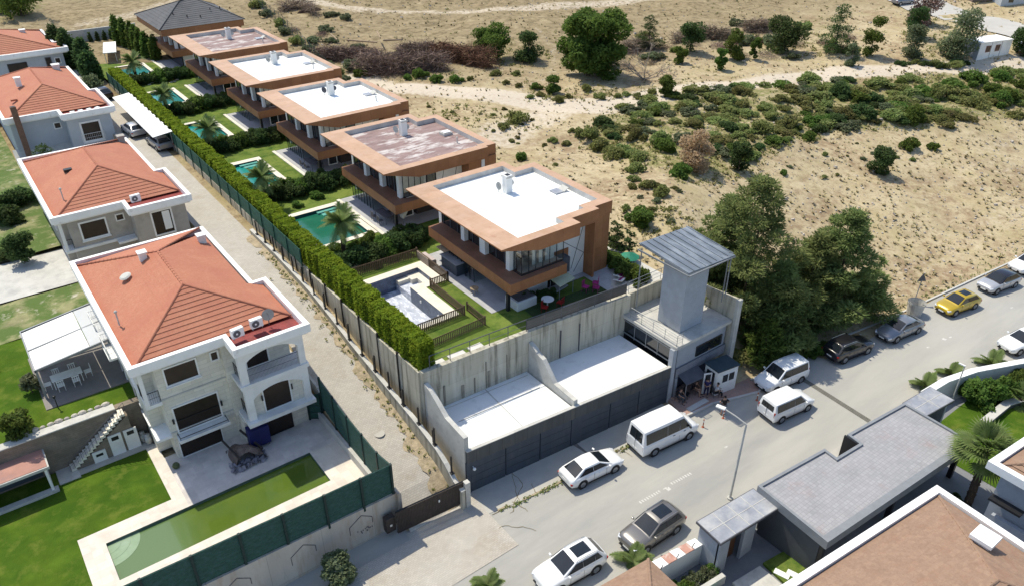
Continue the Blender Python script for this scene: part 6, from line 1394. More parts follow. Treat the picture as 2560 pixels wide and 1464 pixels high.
# alley carport
th = thing('alley_carport', 'long white corrugated carport roof beside the hedge in the alley', 'carport', (19, 101, 6.3))
mb = MB(); n = 22
for i in range(n):
    a, b = lerp(91.2, 109.6, i/n), lerp(91.2, 109.6, (i+.94)/n); w_ = .12*(i % 2); mb.prism([(17.85, a), (20.05-w_, a), (20.05-w_, b), (17.85, b)], [8.35, 8.6, 8.6, 8.35], [8.4, 8.66, 8.66, 8.4])
mb.build('roof_sheet', parap, th)
mb = MB()
for y in frange(91.6, 109, 4.3): mb.cyl((19.9, y, 6.2), (19.9, y, 8.6), .05, .05, 6); mb.cyl((17.9, y, 8.3), (20, y, 8.55), .04, .04, 5)
mb.build('steel_frame', steel, th)

# ================================================================ STREET FURNITURE
th = thing('street_lamp', 'tall grey street lamp bending towards the road', 'street lamp', (33.9, 20.9, .3))
b = Vector((33.9, 20.95, .3)); k = aty(1866, 1060, 21.0); hd = aty(1838, 1018, 21.6)
k = Vector((k.x, 21.0, 6.6)); hd = Vector((k.x-.5, k.y+1.4, 7.15))
MB().cyl(b, k, .085, .06, 10).build('pole', concl, th); MB().path([tuple(k), tuple(k.lerp(hd, .5)+Vector((0, 0, .05))), tuple(hd)], .045, 8).build('arm', concl, th)
m = MB(); m.rbox(hd+Vector((-.08, .25, .02)), (.30, .62, .14), R_(18)); m.build('lamp_head', white, th, bevel=.05)
MB().cyl(b, b+Vector((0, 0, .12)), .2, .2, 10).build('base_plate', concl, th)
th = thing('pole', 'slim white pole by the right garden wall', 'pole', (54.9, 16.9, .6)); MB().cyl((54.7, 16.9, .6), (55.0, 17.0, 4.2), .05, .04, 6).build('shaft', concl, th); MB().rbox((55.0, 17.2, 4.2), (.12, .5, .08)).build('head', white, th)
def bollard(p, label, rdm): 
    t = thing('bollard', label, 'bollard', p, group='orange flexible bollards'); MB().cyl(p, (p[0], p[1], p[2]+.75), .04, .04, 8).build('post', rdm, t); MB().cyl((p[0], p[1], p[2]+.45), (p[0], p[1], p[2]+.6), .043, .043, 8).build('band', white, t); MB().cyl(p, (p[0], p[1], p[2]+.03), .12, .1, 10).build('foot', rdm, t)
om = M('faded_orange', (.40, .11, .055), .7, .15, 3)
g = gr(1757, 1067); bollard((g.x, g.y, g.z+.03), 'faded orange bollard standing on the street in front of the minibus', om)
g = gr(1798, 1044); bollard((g.x+.2, g.y-.2, g.z+.03), 'faded orange bollard next to the man in the black shirt', om)
g = gr(1892, 1000); bollard((g.x, g.y, g.z+.03), 'faded orange bollard at the kerb between the booth and the white van', om)
th = thing('waste_bin', 'grey concrete waste bin at the field kerb', 'bin', (64.3, 25.2, 1)); m = MB(); m.cyl((64.3, 25.3, Zr(64)), (64.3, 25.3, Zr(64)+1.25), .62, .75, 14, False); m.cyl((64.3, 25.3, Zr(64)+.2), (64.3, 25.3, Zr(64)+.22), .6, .6, 14); m.build('drum', concl, th, fix=False); m = MB(); m.cyl((64.3, 25.3, Zr(64)+1.2), (64.3, 25.3, Zr(64)+1.29), .80, .80, 14, False); m.cyl((64.3, 25.3, Zr(64)+1.2), (64.3, 25.3, Zr(64)+1.29), .62, .62, 14, False); m.build('rim', concl, th, fix=False)
g = gp(2283, 760); th = thing('road_sign', 'triangular road sign seen from behind at the field edge', 'sign', g); top = g+Vector((.5, .1, 2.3)); MB().cyl(g, top, .04, .04, 6).build('post', steel, th); m = MB(); c = top; u = Vector((.8, -.55, 0)).normalized()*.42; m.add([c-u-Vector((0, 0, .1)), c+u-Vector((0, 0, .1)), c+Vector((0, 0, .72)), c-u-Vector((0, 0, .1))+Vector((.02, .03, 0)), c+u-Vector((0, 0, .1))+Vector((.02, .03, 0)), c+Vector((.02, .03, .72))], [(0, 1, 2), (5, 4, 3), (0, 3, 4, 1), (1, 4, 5, 2), (2, 5, 3, 0)]); m.build('sign_plate', ironp, th)
# small chair by the garages
chair('chair', (39.2, 29.75, Zr(40)+.2), R_(20), 'dark empty chair under the awning beside the booth', black, None)

# ================================================================ PEOPLE
def person(label, pos, rz, pose, shirt, trousers, hair=hair_m, group='people by the guard booth'):
    """joints in metres, y forward; pose gives hips height etc."""
    t = thing('person', label, 'person', pos, rz, group, local=True)
    P = dict(pose); J = P['J']; E = []
    V_ = []; R = []; idx = {}
    def j(nm, p, r): idx[nm] = len(V_); V_.append(p); R.append(r)
    rad = dict(pelvis=.135, waist=.12, chest=.145, neck=.058, head0=.075, shl=.07, shr=.07, ell=.042, elr=.042, wrl=.03, wrr=.03, hipl=.095, hipr=.095, knl=.062, knr=.062, anl=.042, anr=.042, tol=.035, tor=.035)
    for nm in ('pelvis', 'waist', 'chest', 'neck', 'shl', 'ell', 'wrl', 'shr', 'elr', 'wrr', 'hipl', 'knl', 'anl', 'tol', 'hipr', 'knr', 'anr', 'tor'): j(nm, J[nm], rad[nm])
    E += [('pelvis', 'waist'), ('waist', 'chest'), ('chest', 'neck'), ('chest', 'shl'), ('shl', 'ell'), ('ell', 'wrl'), ('chest', 'shr'), ('shr', 'elr'), ('elr', 'wrr'), ('pelvis', 'hipl'), ('hipl', 'knl'), ('knl', 'anl'), ('anl', 'tol'), ('pelvis', 'hipr'), ('hipr', 'knr'), ('knr', 'anr'), ('anr', 'tor')]
    # head
    nk = Vector(J['neck']); hd = nk+Vector((0, .03, .17)); j('hd1', nk+Vector((0, .01, .08)), .075); j('hd2', hd, .098); E += [('neck', 'hd1'), ('hd1', 'hd2')]
    # hands: palm and five fingers
    for s, w_, e_ in (('l', 'wrl', 'ell'), ('r', 'wrr', 'elr')):
        wv = Vector(J[w_]); d = (wv-Vector(J[e_])).normalized(); sd = d.cross(Vector((0, 1, 0)))
        if sd.length < .1: sd = d.cross(Vector((1, 0, 0)))
        sd.normalize(); pm = wv+d*.07; j('pm'+s, pm, .028); E.append((w_, 'pm'+s))
        for k in range(4):
            o = pm+sd*(-.028+.019*k)+d*.02; m_ = o+d*(.045 - .006*abs(k-1.5))+Vector((0, .008, 0)); tp = m_+d*.03+Vector((0, .018, 0)); j('f%s%da' % (s, k), o, .010); j('f%s%db' % (s, k), m_, .009); j('f%s%dc' % (s, k), tp, .0075); E += [('pm'+s, 'f%s%da' % (s, k)), ('f%s%da' % (s, k), 'f%s%db' % (s, k)), ('f%s%db' % (s, k), 'f%s%dc' % (s, k))]
        tb = wv+d*.03+sd*.035; j('th'+s, tb, .011); j('ti'+s, tb+d*.035+sd*.02, .009); E += [('pm'+s, 'th'+s), ('th'+s, 'ti'+s)]
    me = bpy.data.meshes.new('body'); me.from_pydata([tuple(v) for v in V_], [(idx[a], idx[b]) for a, b in E], []); me.materials.append(skin_m)
    o = bpy.data.objects.new('body', me); COL.objects.link(o); o.parent = t; sk = o.modifiers.new('skin', 'SKIN'); sk.use_smooth_shade = True
    for i, v in enumerate(me.skin_vertices[0].data): v.radius = (R[i], R[i]); v.use_root = (i == 0)
    sb = o.modifiers.new('sub', 'SUBSURF'); sb.levels = 1; sb.render_levels = 1
    # clothes as tubes around limbs following the same joints
    def tube(nm, chain, mat, radd):
        vs = [Vector(J[c]) if isinstance(c, str) else c for c, _ in chain]; m = bpy.data.meshes.new(nm); m.from_pydata([tuple(v) for v in vs], [(i, i+1) for i in range(len(vs)-1)], []); m.materials.append(mat)
        q = bpy.data.objects.new(nm, m); COL.objects.link(q); q.parent = t; s_ = q.modifiers.new('skin', 'SKIN'); s_.use_smooth_shade = True
        for i, v in enumerate(m.skin_vertices[0].data): v.radius = (chain[i][1]+radd,)*2; v.use_root = (i == 0)
        s2 = q.modifiers.new('sub', 'SUBSURF'); s2.levels = 1; s2.render_levels = 1; return q
    def branch(nm, chains, mat):
        vs = []; es = []; rs = []; mp = {}
        for ch in chains:
            pr = None
            for c, r in ch:
                kk = c if isinstance(c, str) else tuple(c)
                if kk not in mp: mp[kk] = len(vs); vs.append(tuple(J[c]) if isinstance(c, str) else tuple(c)); rs.append(r)
                if pr is not None: es.append((pr, mp[kk]))
                pr = mp[kk]
        m = bpy.data.meshes.new(nm); m.from_pydata(vs, es, []); m.materials.append(mat); q = bpy.data.objects.new(nm, m); COL.objects.link(q); q.parent = t; s_ = q.modifiers.new('skin', 'SKIN'); s_.use_smooth_shade = True
        for i, v in enumerate(m.skin_vertices[0].data): v.radius = (rs[i], rs[i]); v.use_root = (i == 0)
        s2 = q.modifiers.new('sub', 'SUBSURF'); s2.levels = 1; s2.render_levels = 1; return q
    hs = lambda a, b, k: Vector(J[a]).lerp(Vector(J[b]), k)
    branch('shirt', [[('pelvis', .145), ('waist', .145), ('chest', .165)], [('chest', .165), ('shl', .085), (hs('shl', 'ell', .7), .065)], [('chest', .165), ('shr', .085), (hs('shr', 'elr', .7), .065)]], shirt)
    if P.get('shorts'): branch('shorts', [[('pelvis', .15), ('hipl', .11), (hs('hipl', 'knl', .8), .09)], [('pelvis', .15), ('hipr', .11), (hs('hipr', 'knr', .8), .09)]], trousers)
    else: branch('trousers', [[('pelvis', .15), ('hipl', .11), ('knl', .08), (hs('knl', 'anl', .95), .06)], [('pelvis', .15), ('hipr', .11), ('knr', .08), (hs('knr', 'anr', .95), .06)]], trousers)
    m = MB(); m.ball(hd+Vector((0, -.015, .03)), .108, 12, 8, (.85, 1, .95)); m.build('hair', hair, t, smooth=True)
    m = MB(); m.ball(hd+Vector((0, .088, -.035)), .022, 6, 5, (.7, 1, 1.3)); m.build('nose', skin_m, t, smooth=True)
    m = MB()
    for s in (-1, 1): m.ball(hd+Vector((s*.033, .086, .0)), .011, 6, 5)
    m.build('eyes', hair_m, t); m = MB(); m.rbox(hd+Vector((0, .083, -.07)), (.045, .01, .01)); m.build('mouth', M('lips', (.25, .08, .06)) if 'lips' not in MATS else MATS['lips'], t)
    m = MB()
    for s in (-1, 1): m.ball(hd+Vector((s*.085, .0, -.015)), .026, 6, 5, (.4, .8, 1.2))
    m.build('ears', skin_m, t); m = MB()
    for s in ('l', 'r'): a, b_ = Vector(J['an'+s]), Vector(J['to'+s]); m.rbox((a+b_)/2+Vector((0, -.01, -.025)), (.09, .26, .08), math.atan2((b_-a).y, (b_-a).x)-math.pi/2)
    m.build('shoes', trim, t, bevel=.03)
    return t
ST = dict(J=dict(pelvis=(0, 0, .94), waist=(0, 0, 1.1), chest=(0, .01, 1.34), neck=(0, .02, 1.5), shl=(-.18, .01, 1.43), ell=(-.26, .0, 1.16), wrl=(-.22, .16, .97), shr=(.18, .01, 1.43), elr=(.27, .0, 1.16), wrr=(.25, .12, .94), hipl=(-.09, 0, .9), knl=(-.11, .02, .5), anl=(-.12, -.02, .08), tol=(-.14, .14, .04), hipr=(.09, 0, .9), knr=(.12, .03, .5), anr=(.14, .02, .08), tor=(.17, .18, .04)))
ST2 = dict(J=dict(ST['J'], wrl=(-.05, .26, 1.15), ell=(-.25, .08, 1.14), wrr=(.1, .28, 1.2), elr=(.26, .08, 1.15)))
ST3 = dict(J=dict(ST['J'], ell=(-.38, .02, 1.25), wrl=(-.22, .1, 1.08), elr=(.40, .02, 1.2), wrr=(.2, .08, 1.05)), shorts=True)
SI = dict(J=dict(pelvis=(0, 0, .52), waist=(0, .02, .68), chest=(0, .07, .92), neck=(0, .12, 1.07), shl=(-.19, .09, 1.0), ell=(-.27, .16, .76), wrl=(-.18, .38, .68), shr=(.19, .09, 1.0), elr=(.27, .16, .76), wrr=(.18, .38, .68), hipl=(-.1, .05, .50), knl=(-.16, .45, .50), anl=(-.17, .45, .08), tol=(-.19, .6, .04), hipr=(.1, .05, .50), knr=(.16, .46, .5), anr=(.17, .5, .08), tor=(.2, .65, .04)))
SI2 = dict(J=dict(SI['J']), shorts=True)
zp = Zr(40)+.2
def cloth(n, c): return M(n, c, .9, .12, 6)
def seat(p, rz, label): return chair('chair', p, rz, label, M('chair_plastic_%d' % len(MATS), (.05, .05, .055), .6), 'chairs under the people at the booth')
seat((38.5, 29.85, zp), R_(10), 'dark chair under the person sitting at the garage corner'); person('person in a dark top sitting alone at the garage corner', (38.5, 29.85, zp-.03), R_(-170), SI, cloth('dark_top', (.03, .03, .035)), cloth('grey_trousers', (.06, .07, .08)))
seat((40.15, 29.75, zp), R_(15), 'dark chair under the person in shorts below the awning'); person('person in black shirt and brown shorts sitting below the awning', (40.15, 29.75, zp-.03), R_(-160), SI2, cloth('black_shirt_a', (.02, .015, .015)), cloth('brown_shorts', (.16, .09, .06)))
person('person in navy uniform standing at the open booth door', (40.6, 28.95, zp), R_(120), ST2, cloth('navy_uniform', (.03, .025, .09)), cloth('navy_trousers', (.02, .018, .05)))
seat((41.15, 28.5, zp), R_(60), 'dark chair under the person in the white shirt'); person('person in white shirt and black trousers sitting before the booth', (41.15, 28.5, zp-.03), R_(-120), SI, cloth('white_shirt', (.55, .54, .53)), cloth('black_trousers', (.015, .015, .018)))
g = gr(1806, 1036); person('person in black tee shirt and grey shorts standing on the street with hands on hips', (g.x, g.y, g.z+.03), R_(-30), ST3, cloth('black_tee', (.02, .018, .018)), cloth('grey_shorts', (.14, .15, .17)))
# ================================================================ VILLA GARDENS
def picket(label, pts, h=.75, group='wooden fences round the empty pool'):
    t = thing('wooden_fence', label, 'fence', pts[0], group=group)
    for a, b in zip(pts, pts[1:]):
        a, b = Vector(a), Vector(b); L_ = (b-a).length; n = int(L_/.16); d = (b-a).normalized(); nn = Vector((-d.y, d.x, 0)); mb = MB()
        for i in range(n):
            p = a+d*(i+.5)*.16; mb.rbox(p+Vector((0, 0, h/2)), (.09, .03, h), math.atan2(d.y, d.x))
        mb.build('slats', woodf, t); m = MB()
        for z in (.15, h-.08): m.rbox((a+b)/2+nn*.03+Vector((0, 0, z)), (L_, .03, .07), math.atan2(d.y, d.x))
        m.build('rail', woodf, t)
    for p in pts: MB().box(p[0]-.05, p[1]-.05, p[2], p[0]+.05, p[1]+.05, p[2]+h+.08).build('post', woodf, t)
z = ZT
picket('picket fence closing the street end of the empty pool', [(22.4, 41.75, z), (26.8, 41.75, z), (26.85, 46.7, z), (28.55, 46.75, z)], .85)
picket('outer picket fence on the lawn corner by the hedge', [(22.2, 39.6, z), (27.3, 39.75, z), (27.35, 42.2, z)], .75)
picket('picket fence on the house side of the empty pool', [(28.55, 46.75, z), (28.6, 51.7, z)], .85)
picket('long wooden board fence behind the empty pool', [(21.8, 52.0, z), (28.6, 51.75, z)], .9)
# terrace furniture
def sofa(pos, rz, label, m, cm):
    t = thing('outdoor_sofa', label, 'sofa', pos, rz, local=True); MB().box(-.9, -.4, .1, .9, .4, .4).build('seat_base', m, t); MB().box(-.9, .25, .4, .9, .42, .8).build('backrest', m, t); MB().box(-.85, -.38, .401, .85, .24, .5).build('cushion', cm, t, bevel=.03); return t
greyc = M('grey_cushion', (.30, .30, .31), .9, .08, 3)
t = thing('hot_tub', 'white sided hot tub with dark cover on the terrace corner', 'hot tub', (31.2, 40.6, ZT)); MB().box(30.3, 39.7, ZT, 32.2, 41.3, ZT+.75).build('shell', white, t, bevel=.05); MB().box(30.5, 39.85, ZT+.752, 32.15, 41.2, ZT+.83).build('cover', ironp, t, bevel=.03)
t = thing('stool_table', 'small round wooden table on the grey terrace', 'table', (29.2, 43.9, ZT)); MB().cyl((29.2, 43.9, ZT+.5), (29.2, 43.9, ZT+.55), .35, .35, 14).build('top', woodl, t)
for a in range(3): MB().cyl((29.2+.2*math.cos(a*2.1), 43.9+.2*math.sin(a*2.1), ZT+.5), (29.2+.33*math.cos(a*2.1), 43.9+.33*math.sin(a*2.1), ZT), .025, .025, 5).build('leg', woodl, t)
t = thing('bar_counter', 'dark outdoor bar counter with a wooden shelf under the balcony', 'bar', (30.0, 47.8, ZT)); MB().box(29.5, 46.9, ZT, 30.6, 49.2, ZT+1.1).build('body', navy, t); MB().box(29.4, 46.8, ZT+1.102, 30.7, 49.3, ZT+1.16).build('top', greyc, t); MB().box(29.3, 48.4, ZT+1.7, 30.4, 49.6, ZT+1.78).build('shelf', woodl, t); MB().box(30.3, 49.4, ZT+1.1, 30.4, 49.5, ZT+1.7).build('shelf_post', woodl, t)
sofa((28.9, 50.6, ZT), R_(90), 'pale cushioned sofa by the wooden fence under the balcony', M('sofa_frame', (.30, .24, .19), .8), M('pink_grey_cushion', (.52, .44, .42), .9))
t = thing('garden_swing', 'garden swing seat with a pale green canopy beside the villa', 'swing seat', (34.9, 39.7, ZT)); m = MB(); m.add([(33.9, 39.0, 8.05), (35.7, 39.3, 8.05), (35.5, 40.5, 8.3), (33.8, 40.2, 8.3), (33.9, 39.0, 8.12), (35.7, 39.3, 8.12), (35.5, 40.5, 8.37), (33.8, 40.2, 8.37)], [(0, 1, 2, 3), (4, 5, 6, 7), (0, 1, 5, 4), (1, 2, 6, 5), (2, 3, 7, 6), (3, 0, 4, 7)]); m.build('canopy', M('pale_green_canvas', (.50, .52, .36), .8, .05, 3), t)
m = MB()
for x, y in ((33.95, 39.1), (35.6, 39.4), (33.85, 40.1), (35.45, 40.4)): m.cyl((x, y, ZT), (x, y, 8.1), .03, .03, 6)
m.build('frame', steel, t); MB().rbox((34.7, 39.9, 7.3), (1.4, .5, .12), R_(10)).build('seat', greyc, t)
redp = M('red_plastic', (.30, .018, .015), .4); pinkp = M('magenta_plastic', (.40, .03, .19), .4)
for i, (x, y, r, lb) in enumerate(((32.0, 38.5, 30, 'red garden chair left of the round white table'), (33.4, 38.3, 200, 'red garden chair nearer the green swing seat'))): chair('garden_chair', (x, y, ZT), R_(r), lb, redp, 'red chairs on the dark lawn')
t = thing('round_table', 'round white garden table with red chairs', 'table', (32.6, 38.9, ZT)); MB().cyl((32.6, 38.9, ZT+.7), (32.6, 38.9, ZT+.74), .5, .5, 18).build('top', white, t); MB().cyl((32.6, 38.9, ZT), (32.6, 38.9, ZT+.7), .05, .05, 8).build('leg', white, t)
for i, (x, y, r, lb) in enumerate(((36.5, 38.9, 20, 'magenta chair nearest the copper wall'), (37.1, 38.3, 120, 'magenta chair at the railing side'), (37.6, 38.9, 220, 'magenta chair by the small dark table, farthest right'))): chair('garden_chair', (x, y, ZT), R_(r), lb, pinkp, 'magenta chairs beside the copper wall')
for i, (x, y, lb) in enumerate(((39.7, 38.2, 'white and pink sun lounger nearest the railing'), (40.2, 38.7, 'white and pink sun lounger nearest the green shrubs'))):
    t = thing('sun_lounger', lb, 'lounger', (x, y, ZT), R_(200), 'white loungers by the walkway', local=True); MB().box(-.8, -.28, .28, .3, .28, .34).build('frame', white, t); MB().rbox((.6, 0, .48), (.7, .56, .06), 0, -.5).build('backrest', white, t); MB().box(-.7, -.1, .342, .28, .1, .35).build('towel', pinkp, t)
structure(MB().prism([(30.8, 37.7), (38.2, 37.2), (38.3, 39.0), (34, 39.4), (33.9, 39.9), (30.9, 39.6)], ZT+.005, ZT+.012).build('painted_shade_lawn', M('painted_shade_turf', (.035, .062, .018), .95, .25, 2, bump=.4)))  # shade between railing and villa painted in as a darker turf colour
structure(MB().prism([(33.4, 37.25), (36.2, 37.05), (36.3, 37.85), (33.5, 38.1)], ZT+.014, ZT+.06).build('paving_strip', concl))
t = thing('parasol', 'low green parasol on the white walkway behind the tower', 'parasol', (42.6, 40.2, ZT)); MB().cyl((42.6, 40.2, ZT+.55), (42.6, 40.2, ZT+.95), .85, .08, 10).build('canopy', M('green_canvas', (.02, .20, .12), .7), t); MB().cyl((42.6, 40.2, ZT), (42.6, 40.2, ZT+1.0), .03, .03, 6).build('pole', steel, t)
one(MB().box(22.6, 53.4, ZT, 25.2, 53.9, ZT+.5), 'garden_bench', concl, 'white garden bench below the dark hedge behind the board fence', 'bench')
for k, (oy, lab) in enumerate(((56.2, 'second'), (72.3, 'third'))):
    g = 'dark dining chairs on the %s villa terrace' % lab
    t = thing('dining_table', 'dark dining table on the terrace of the %s villa' % lab, 'table', (29.9, oy+3.6, ZT+.03), 0, local=True); MB().box(-.45, -1.1, .7, .45, 1.1, .75).build('table_top', ironp, t)
    for a in (-.38, .38):
        for b in (-1, 1): MB().cyl((a, b, 0), (a, b, .7), .03, .03, 5).build('leg', ironp, t)
    for i, (dx, dy, r, w_) in enumerate(((-.75, -.6, 90, 'pool side, street end'), (-.75, .6, 90, 'pool side, far end'), (.75, -.6, -90, 'house side, street end'), (.75, .6, -90, 'house side, far end'))): chair('dining_chair', (29.9+dx, oy+3.6+dy, ZT+.03), R_(r), 'dark chair at the %s villa dining table, %s' % (lab, w_), ironp, g)
t = thing('parasol', 'closed pale parasol leaning on the second villa terrace', 'parasol', (30.3, 57.2, ZT)); MB().cyl((30.9, 57.0, ZT+1.9), (30.4, 57.3, ZT+1.2), .1, .28, 8).build('canopy', cream, t); MB().cyl((30.3, 57.35, ZT), (30.95, 57, ZT+2), .03, .03, 5).build('pole', steel, t)
# ---- the golden hedge ----
rnd = random.Random(11); th = thing('clipped_hedge', 'long clipped golden green hedge along the top of the alley wall', 'hedge', (20.75, 80, ZT))
mb = MB(); pts = []
hw = lambda y: .62+.06*math.sin(y*2.1)+.04*math.sin(y*5.3)
ht = lambda y: 9.15+.07*math.sin(y*1.7)+.05*math.sin(y*4.9+1)+.03*math.sin(y*9)
N_ = 90000
for i in range(N_):
    y = 37.5+(121.5-37.5)*(rnd.random()**1.25); h = ht(y); w_ = hw(y); q = rnd.random()
    if q < .38: p = (20.85+rnd.uniform(-w_, w_), y, h+rnd.uniform(-.14, .08))
    elif q < .72: zz = ZT-.2+(h-ZT)*rnd.random(); p = (20.85-w_+rnd.uniform(-.05, .12)-(.0), y, zz)
    else: zz = ZT+(h-ZT)*rnd.random(); p = (20.85+w_+rnd.uniform(-.12, .05), y, zz)
    pts.append(p)
for i in range(2600): pts.append((20.85+rnd.uniform(-.6, .6), 37.45+rnd.uniform(-.1, .1), rnd.uniform(ZT-.1, 9.2)))
near = [p for p in pts if p[1] < 75]; farp = [p for p in pts if p[1] >= 75]
leaves(mb, rnd, near, .125, long=1.5, up=1.2); leaves(mb, rnd, farp, .19, long=1.4, up=1.2); mb.build('foliage', hedgem, th, fix=False)
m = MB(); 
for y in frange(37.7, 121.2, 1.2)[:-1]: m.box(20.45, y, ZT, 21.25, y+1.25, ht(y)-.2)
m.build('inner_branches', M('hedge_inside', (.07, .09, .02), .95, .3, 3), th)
# ---- dark hedges between gardens, individual bushes ----
bushm = [shrub_mesh(100+i, 2200, .095, .85, 7).build('bush_src', leafd, fix=False) for i in range(3)]
bushg = [shrub_mesh(120+i, 2000, .10, .85, 7).build('bush_src', leafg, fix=False) for i in range(3)]
shr = [shrub_mesh(140+i, 1500, .105, .7, 6).build('bush_src', leafs, fix=False) for i in range(6)]
shl = [shrub_mesh(160+i, 1100, .11, .7, 5).build('bush_src', leafo, fix=False) for i in range(3)]
brn = []
for i in range(3):
    r2 = random.Random(200+i); m = MB()
    for k in range(420):
        a = r2.random()*6.28; d = r2.random()**.6*.62; p = Vector((math.cos(a)*d, math.sin(a)*d, r2.random()*.5*(1-d*.8))); q = p+Vector((r2.gauss(0, .2), r2.gauss(0, .2), r2.gauss(.03, .09))); w_ = Vector((r2.gauss(0, 1), r2.gauss(0, 1), r2.gauss(0, 1))).normalized()*.012
        m.quad(p-w_, p+w_, q+w_*.4, q-w_*.4)
    brn.append(m.build('bush_src', twig, fix=False))
dry = [shrub_mesh(180+i, 500, .16, .8, 6).build('bush_src', dryb, fix=False) for i in range(1)]
protos = bushm+bushg+shr+shl+brn+dry
def uniq(l): return l
def place(src, name, p, w_, h, label, cat, group=None, rz=None, r=random.Random(77)):
    label = uniq(label)
    o = bpy.data.objects.new(name, src.data); COL.objects.link(o); o.location = p; o.rotation_euler = (0, 0, r.random()*6.28 if rz is None else rz); o.scale = (w_/1.3, w_/1.3*r.uniform(.85, 1.15), h/.95); return tag(o, label, cat, group)
ORD = ['first', 'second', 'third', 'fourth', 'fifth', 'sixth', 'seventh', 'eighth', 'ninth', 'tenth']; r3 = random.Random(9)
names = ['first', 'second', 'third', 'fourth', 'fifth']
for k, y0 in enumerate((53.9, 70.3, 86.6, 102.8, 119.2)):
    g = 'dark hedge bushes behind the %s garden' % names[k]; xx = 22.6; i = 0
    for j in range(6): place((bushg+bushm)[(j+k) % 6], 'garden_bush', (24.6+j*1.15, y0+1.5+.4*math.sin(j*2+k), ZT), 1.7, 1.5+.5*math.sin(j+k)**2, ORD[j]+' loose bush from the alley in front of the %s dark hedge row' % names[k], 'bush', 'loose bushes in front of the dark hedge rows')
    while xx < 31.5:
        w_ = r3.uniform(1.7, 2.3); place((bushm+bushg[:1])[i % 4 if i % 4 < 3 else 3], 'hedge_bush', (xx, y0+r3.uniform(-.25, .25), ZT), w_*1.25, r3.uniform(1.9, 2.7), ORD[i]+' bush from the alley in the dark hedge row behind the %s villa garden' % names[k], 'bush', g); xx += w_*.62; i += 1
for x, y, w_, h, lb in ((42.2, 39.5, 0, 0, ''),): pass
for i in range(7): place(bushg[i % 3], 'garden_bush', (40.9+.25*math.sin(i*2)+i*.05, 37.4+i*.75, ZT), 1.9, 1.7, ORD[i]+' leafy bush from the railing between copper wall and white walkway', 'bush', 'bushes between the copper wall and the walkway')
for i in range(6): tree('young_conifer', ORD[i]+' young dark conifer from the tower beyond the white walkway', 'conifer', (43.6+r3.uniform(-.5, .6), 41.5+i*1.0, 6.7), 2.4, .8, leafd, 300+i, 900, .2, .05, 'pine', 'young conifers beyond the walkway', low=.08, lumps=7)
LB = ['low bush left of the palm by the teal pool', 'low bush right of the palm by the teal pool', 'bush under the closed pale parasol', 'rounded bush at the street corner of the second villa', 'small bush on the lawn beyond the teal pool', 'bush on the lawn edge behind the teal pool', 'bush at the street corner of the third villa', 'small bush by the third garden hedge', 'bush at the near corner of the teal pool', 'bush against the second villa terrace pillar', 'loose bush at the street corner of the fourth villa', 'loose bush in the fifth garden beside the dark hedge', 'bush against the third villa terrace pillar']
for i, (x, y, s) in enumerate(((23.5, 56.9, 1.1), (25, 56.5, .9), (27.5, 55.6, 1.3), (29.5, 55.0, 1.4), (24.6, 67.6, .8), (27, 68.4, 1.0), (29.3, 71.9, 1.1), (26.2, 71.6, .8), (27.2, 57.4, .9), (30.6, 55.9, 1.2), (28.6, 88.1, 1.0), (26, 104.4, 1.0), (29.8, 71.2, 1.2))): place(bushg[i % 3], 'garden_bush', (x, y, ZT), 1.5*s, 1.1*s, LB[i], 'bush', 'loose bushes in the villa gardens')
for i in range(5): place(bushm[i % 3], 'garden_bush', (31.6+i*.55, 40.5-.2*i, ZT), .9, 1.3, ORD[i]+' climbing plant from the left against the white garden wall', 'plant', 'plants on the white garden wall')
# palms
def palm(pos, h, r, seed, label, lean=(0, 0), nf=26, thick=.2, fan=False, group='palms in the villa gardens'):
    t = thing('palm_tree', label, 'palm tree', pos, 0, group, local=True); palm_parts(t, h, r, seed, nf, thick, lean, fan); return t
palm((23.75, 55.75, ZT), 3.2, 2.0, 1, 'palm tree beside the teal pool of the second villa', (.1, .1), 38)
palm((22.0, 69.2, ZT), 3.2, 1.9, 2, 'palm tree between the hedge and the bright teal pool of the third villa', (.1, .1), 40)
palm((22.9, 87.2, ZT), 2.8, 1.9, 3, 'palm tree beside the turquoise pool of the fourth villa', (0, 0), 40)
palm((22.6, 103.1, ZT), 2.8, 1.8, 4, 'palm tree in the fifth villa garden', (0, 0), 36)
palm((23.6, 121.5, ZT), 2.8, 2.0, 5, 'palm tree in the farthest garden by the stepping stones', (0, 0), 36)
g = at(2417, 1262, .45); palm((g.x, g.y, .4), 4.4, 2.3, 6, 'tall palm with a rough trunk between the two brown roofed houses', (.35, .3), 54, .25, True)
for i, (px, py, s, lb) in enumerate(((2310, 970, 1.3, 'agave nearest the carport canopy'), (2375, 940, 1.1, 'middle agave on the street side of the boundary wall'), (2475, 915, 1.4, 'agave farthest right outside the boundary wall'), (1580, 1408, 1.2, 'spiky yucca between the two crossovers'))):
    g = gr(px, py); t = thing('agave', lb, 'plant', (g.x, g.y, g.z), 0, 'spiky plants along the south pavement', local=True); palm_parts(t, .35, 1.25*s, 40+i, 22, .12, (0, 0), False)
g = gr(1218, 1478); t = thing('agave', 'spiky plant cut by the bottom edge of the picture', 'plant', (g.x, g.y, g.z), 0, 'spiky plants along the south pavement', local=True); palm_parts(t, .6, 1.3, 47, 26, .12, (0, 0), False)
g = at(2545, 1010, .8); t = thing('palm_tree', 'low palm on the right lawn at the edge', 'palm tree', (g.x, g.y, .8), 0, 'palms in the villa gardens', local=True); palm_parts(t, .6, 1.6, 48, 24, .2)
for i in range(7): place(bushg[i % 3], 'hedge_bush', (56.2+i*1.25, 15.9-i*.42, .8), 2.7, 2.7, ORD[i]+' bright green bush from the carport end inside the right boundary wall', 'bush', 'bright bushes inside the right wall')
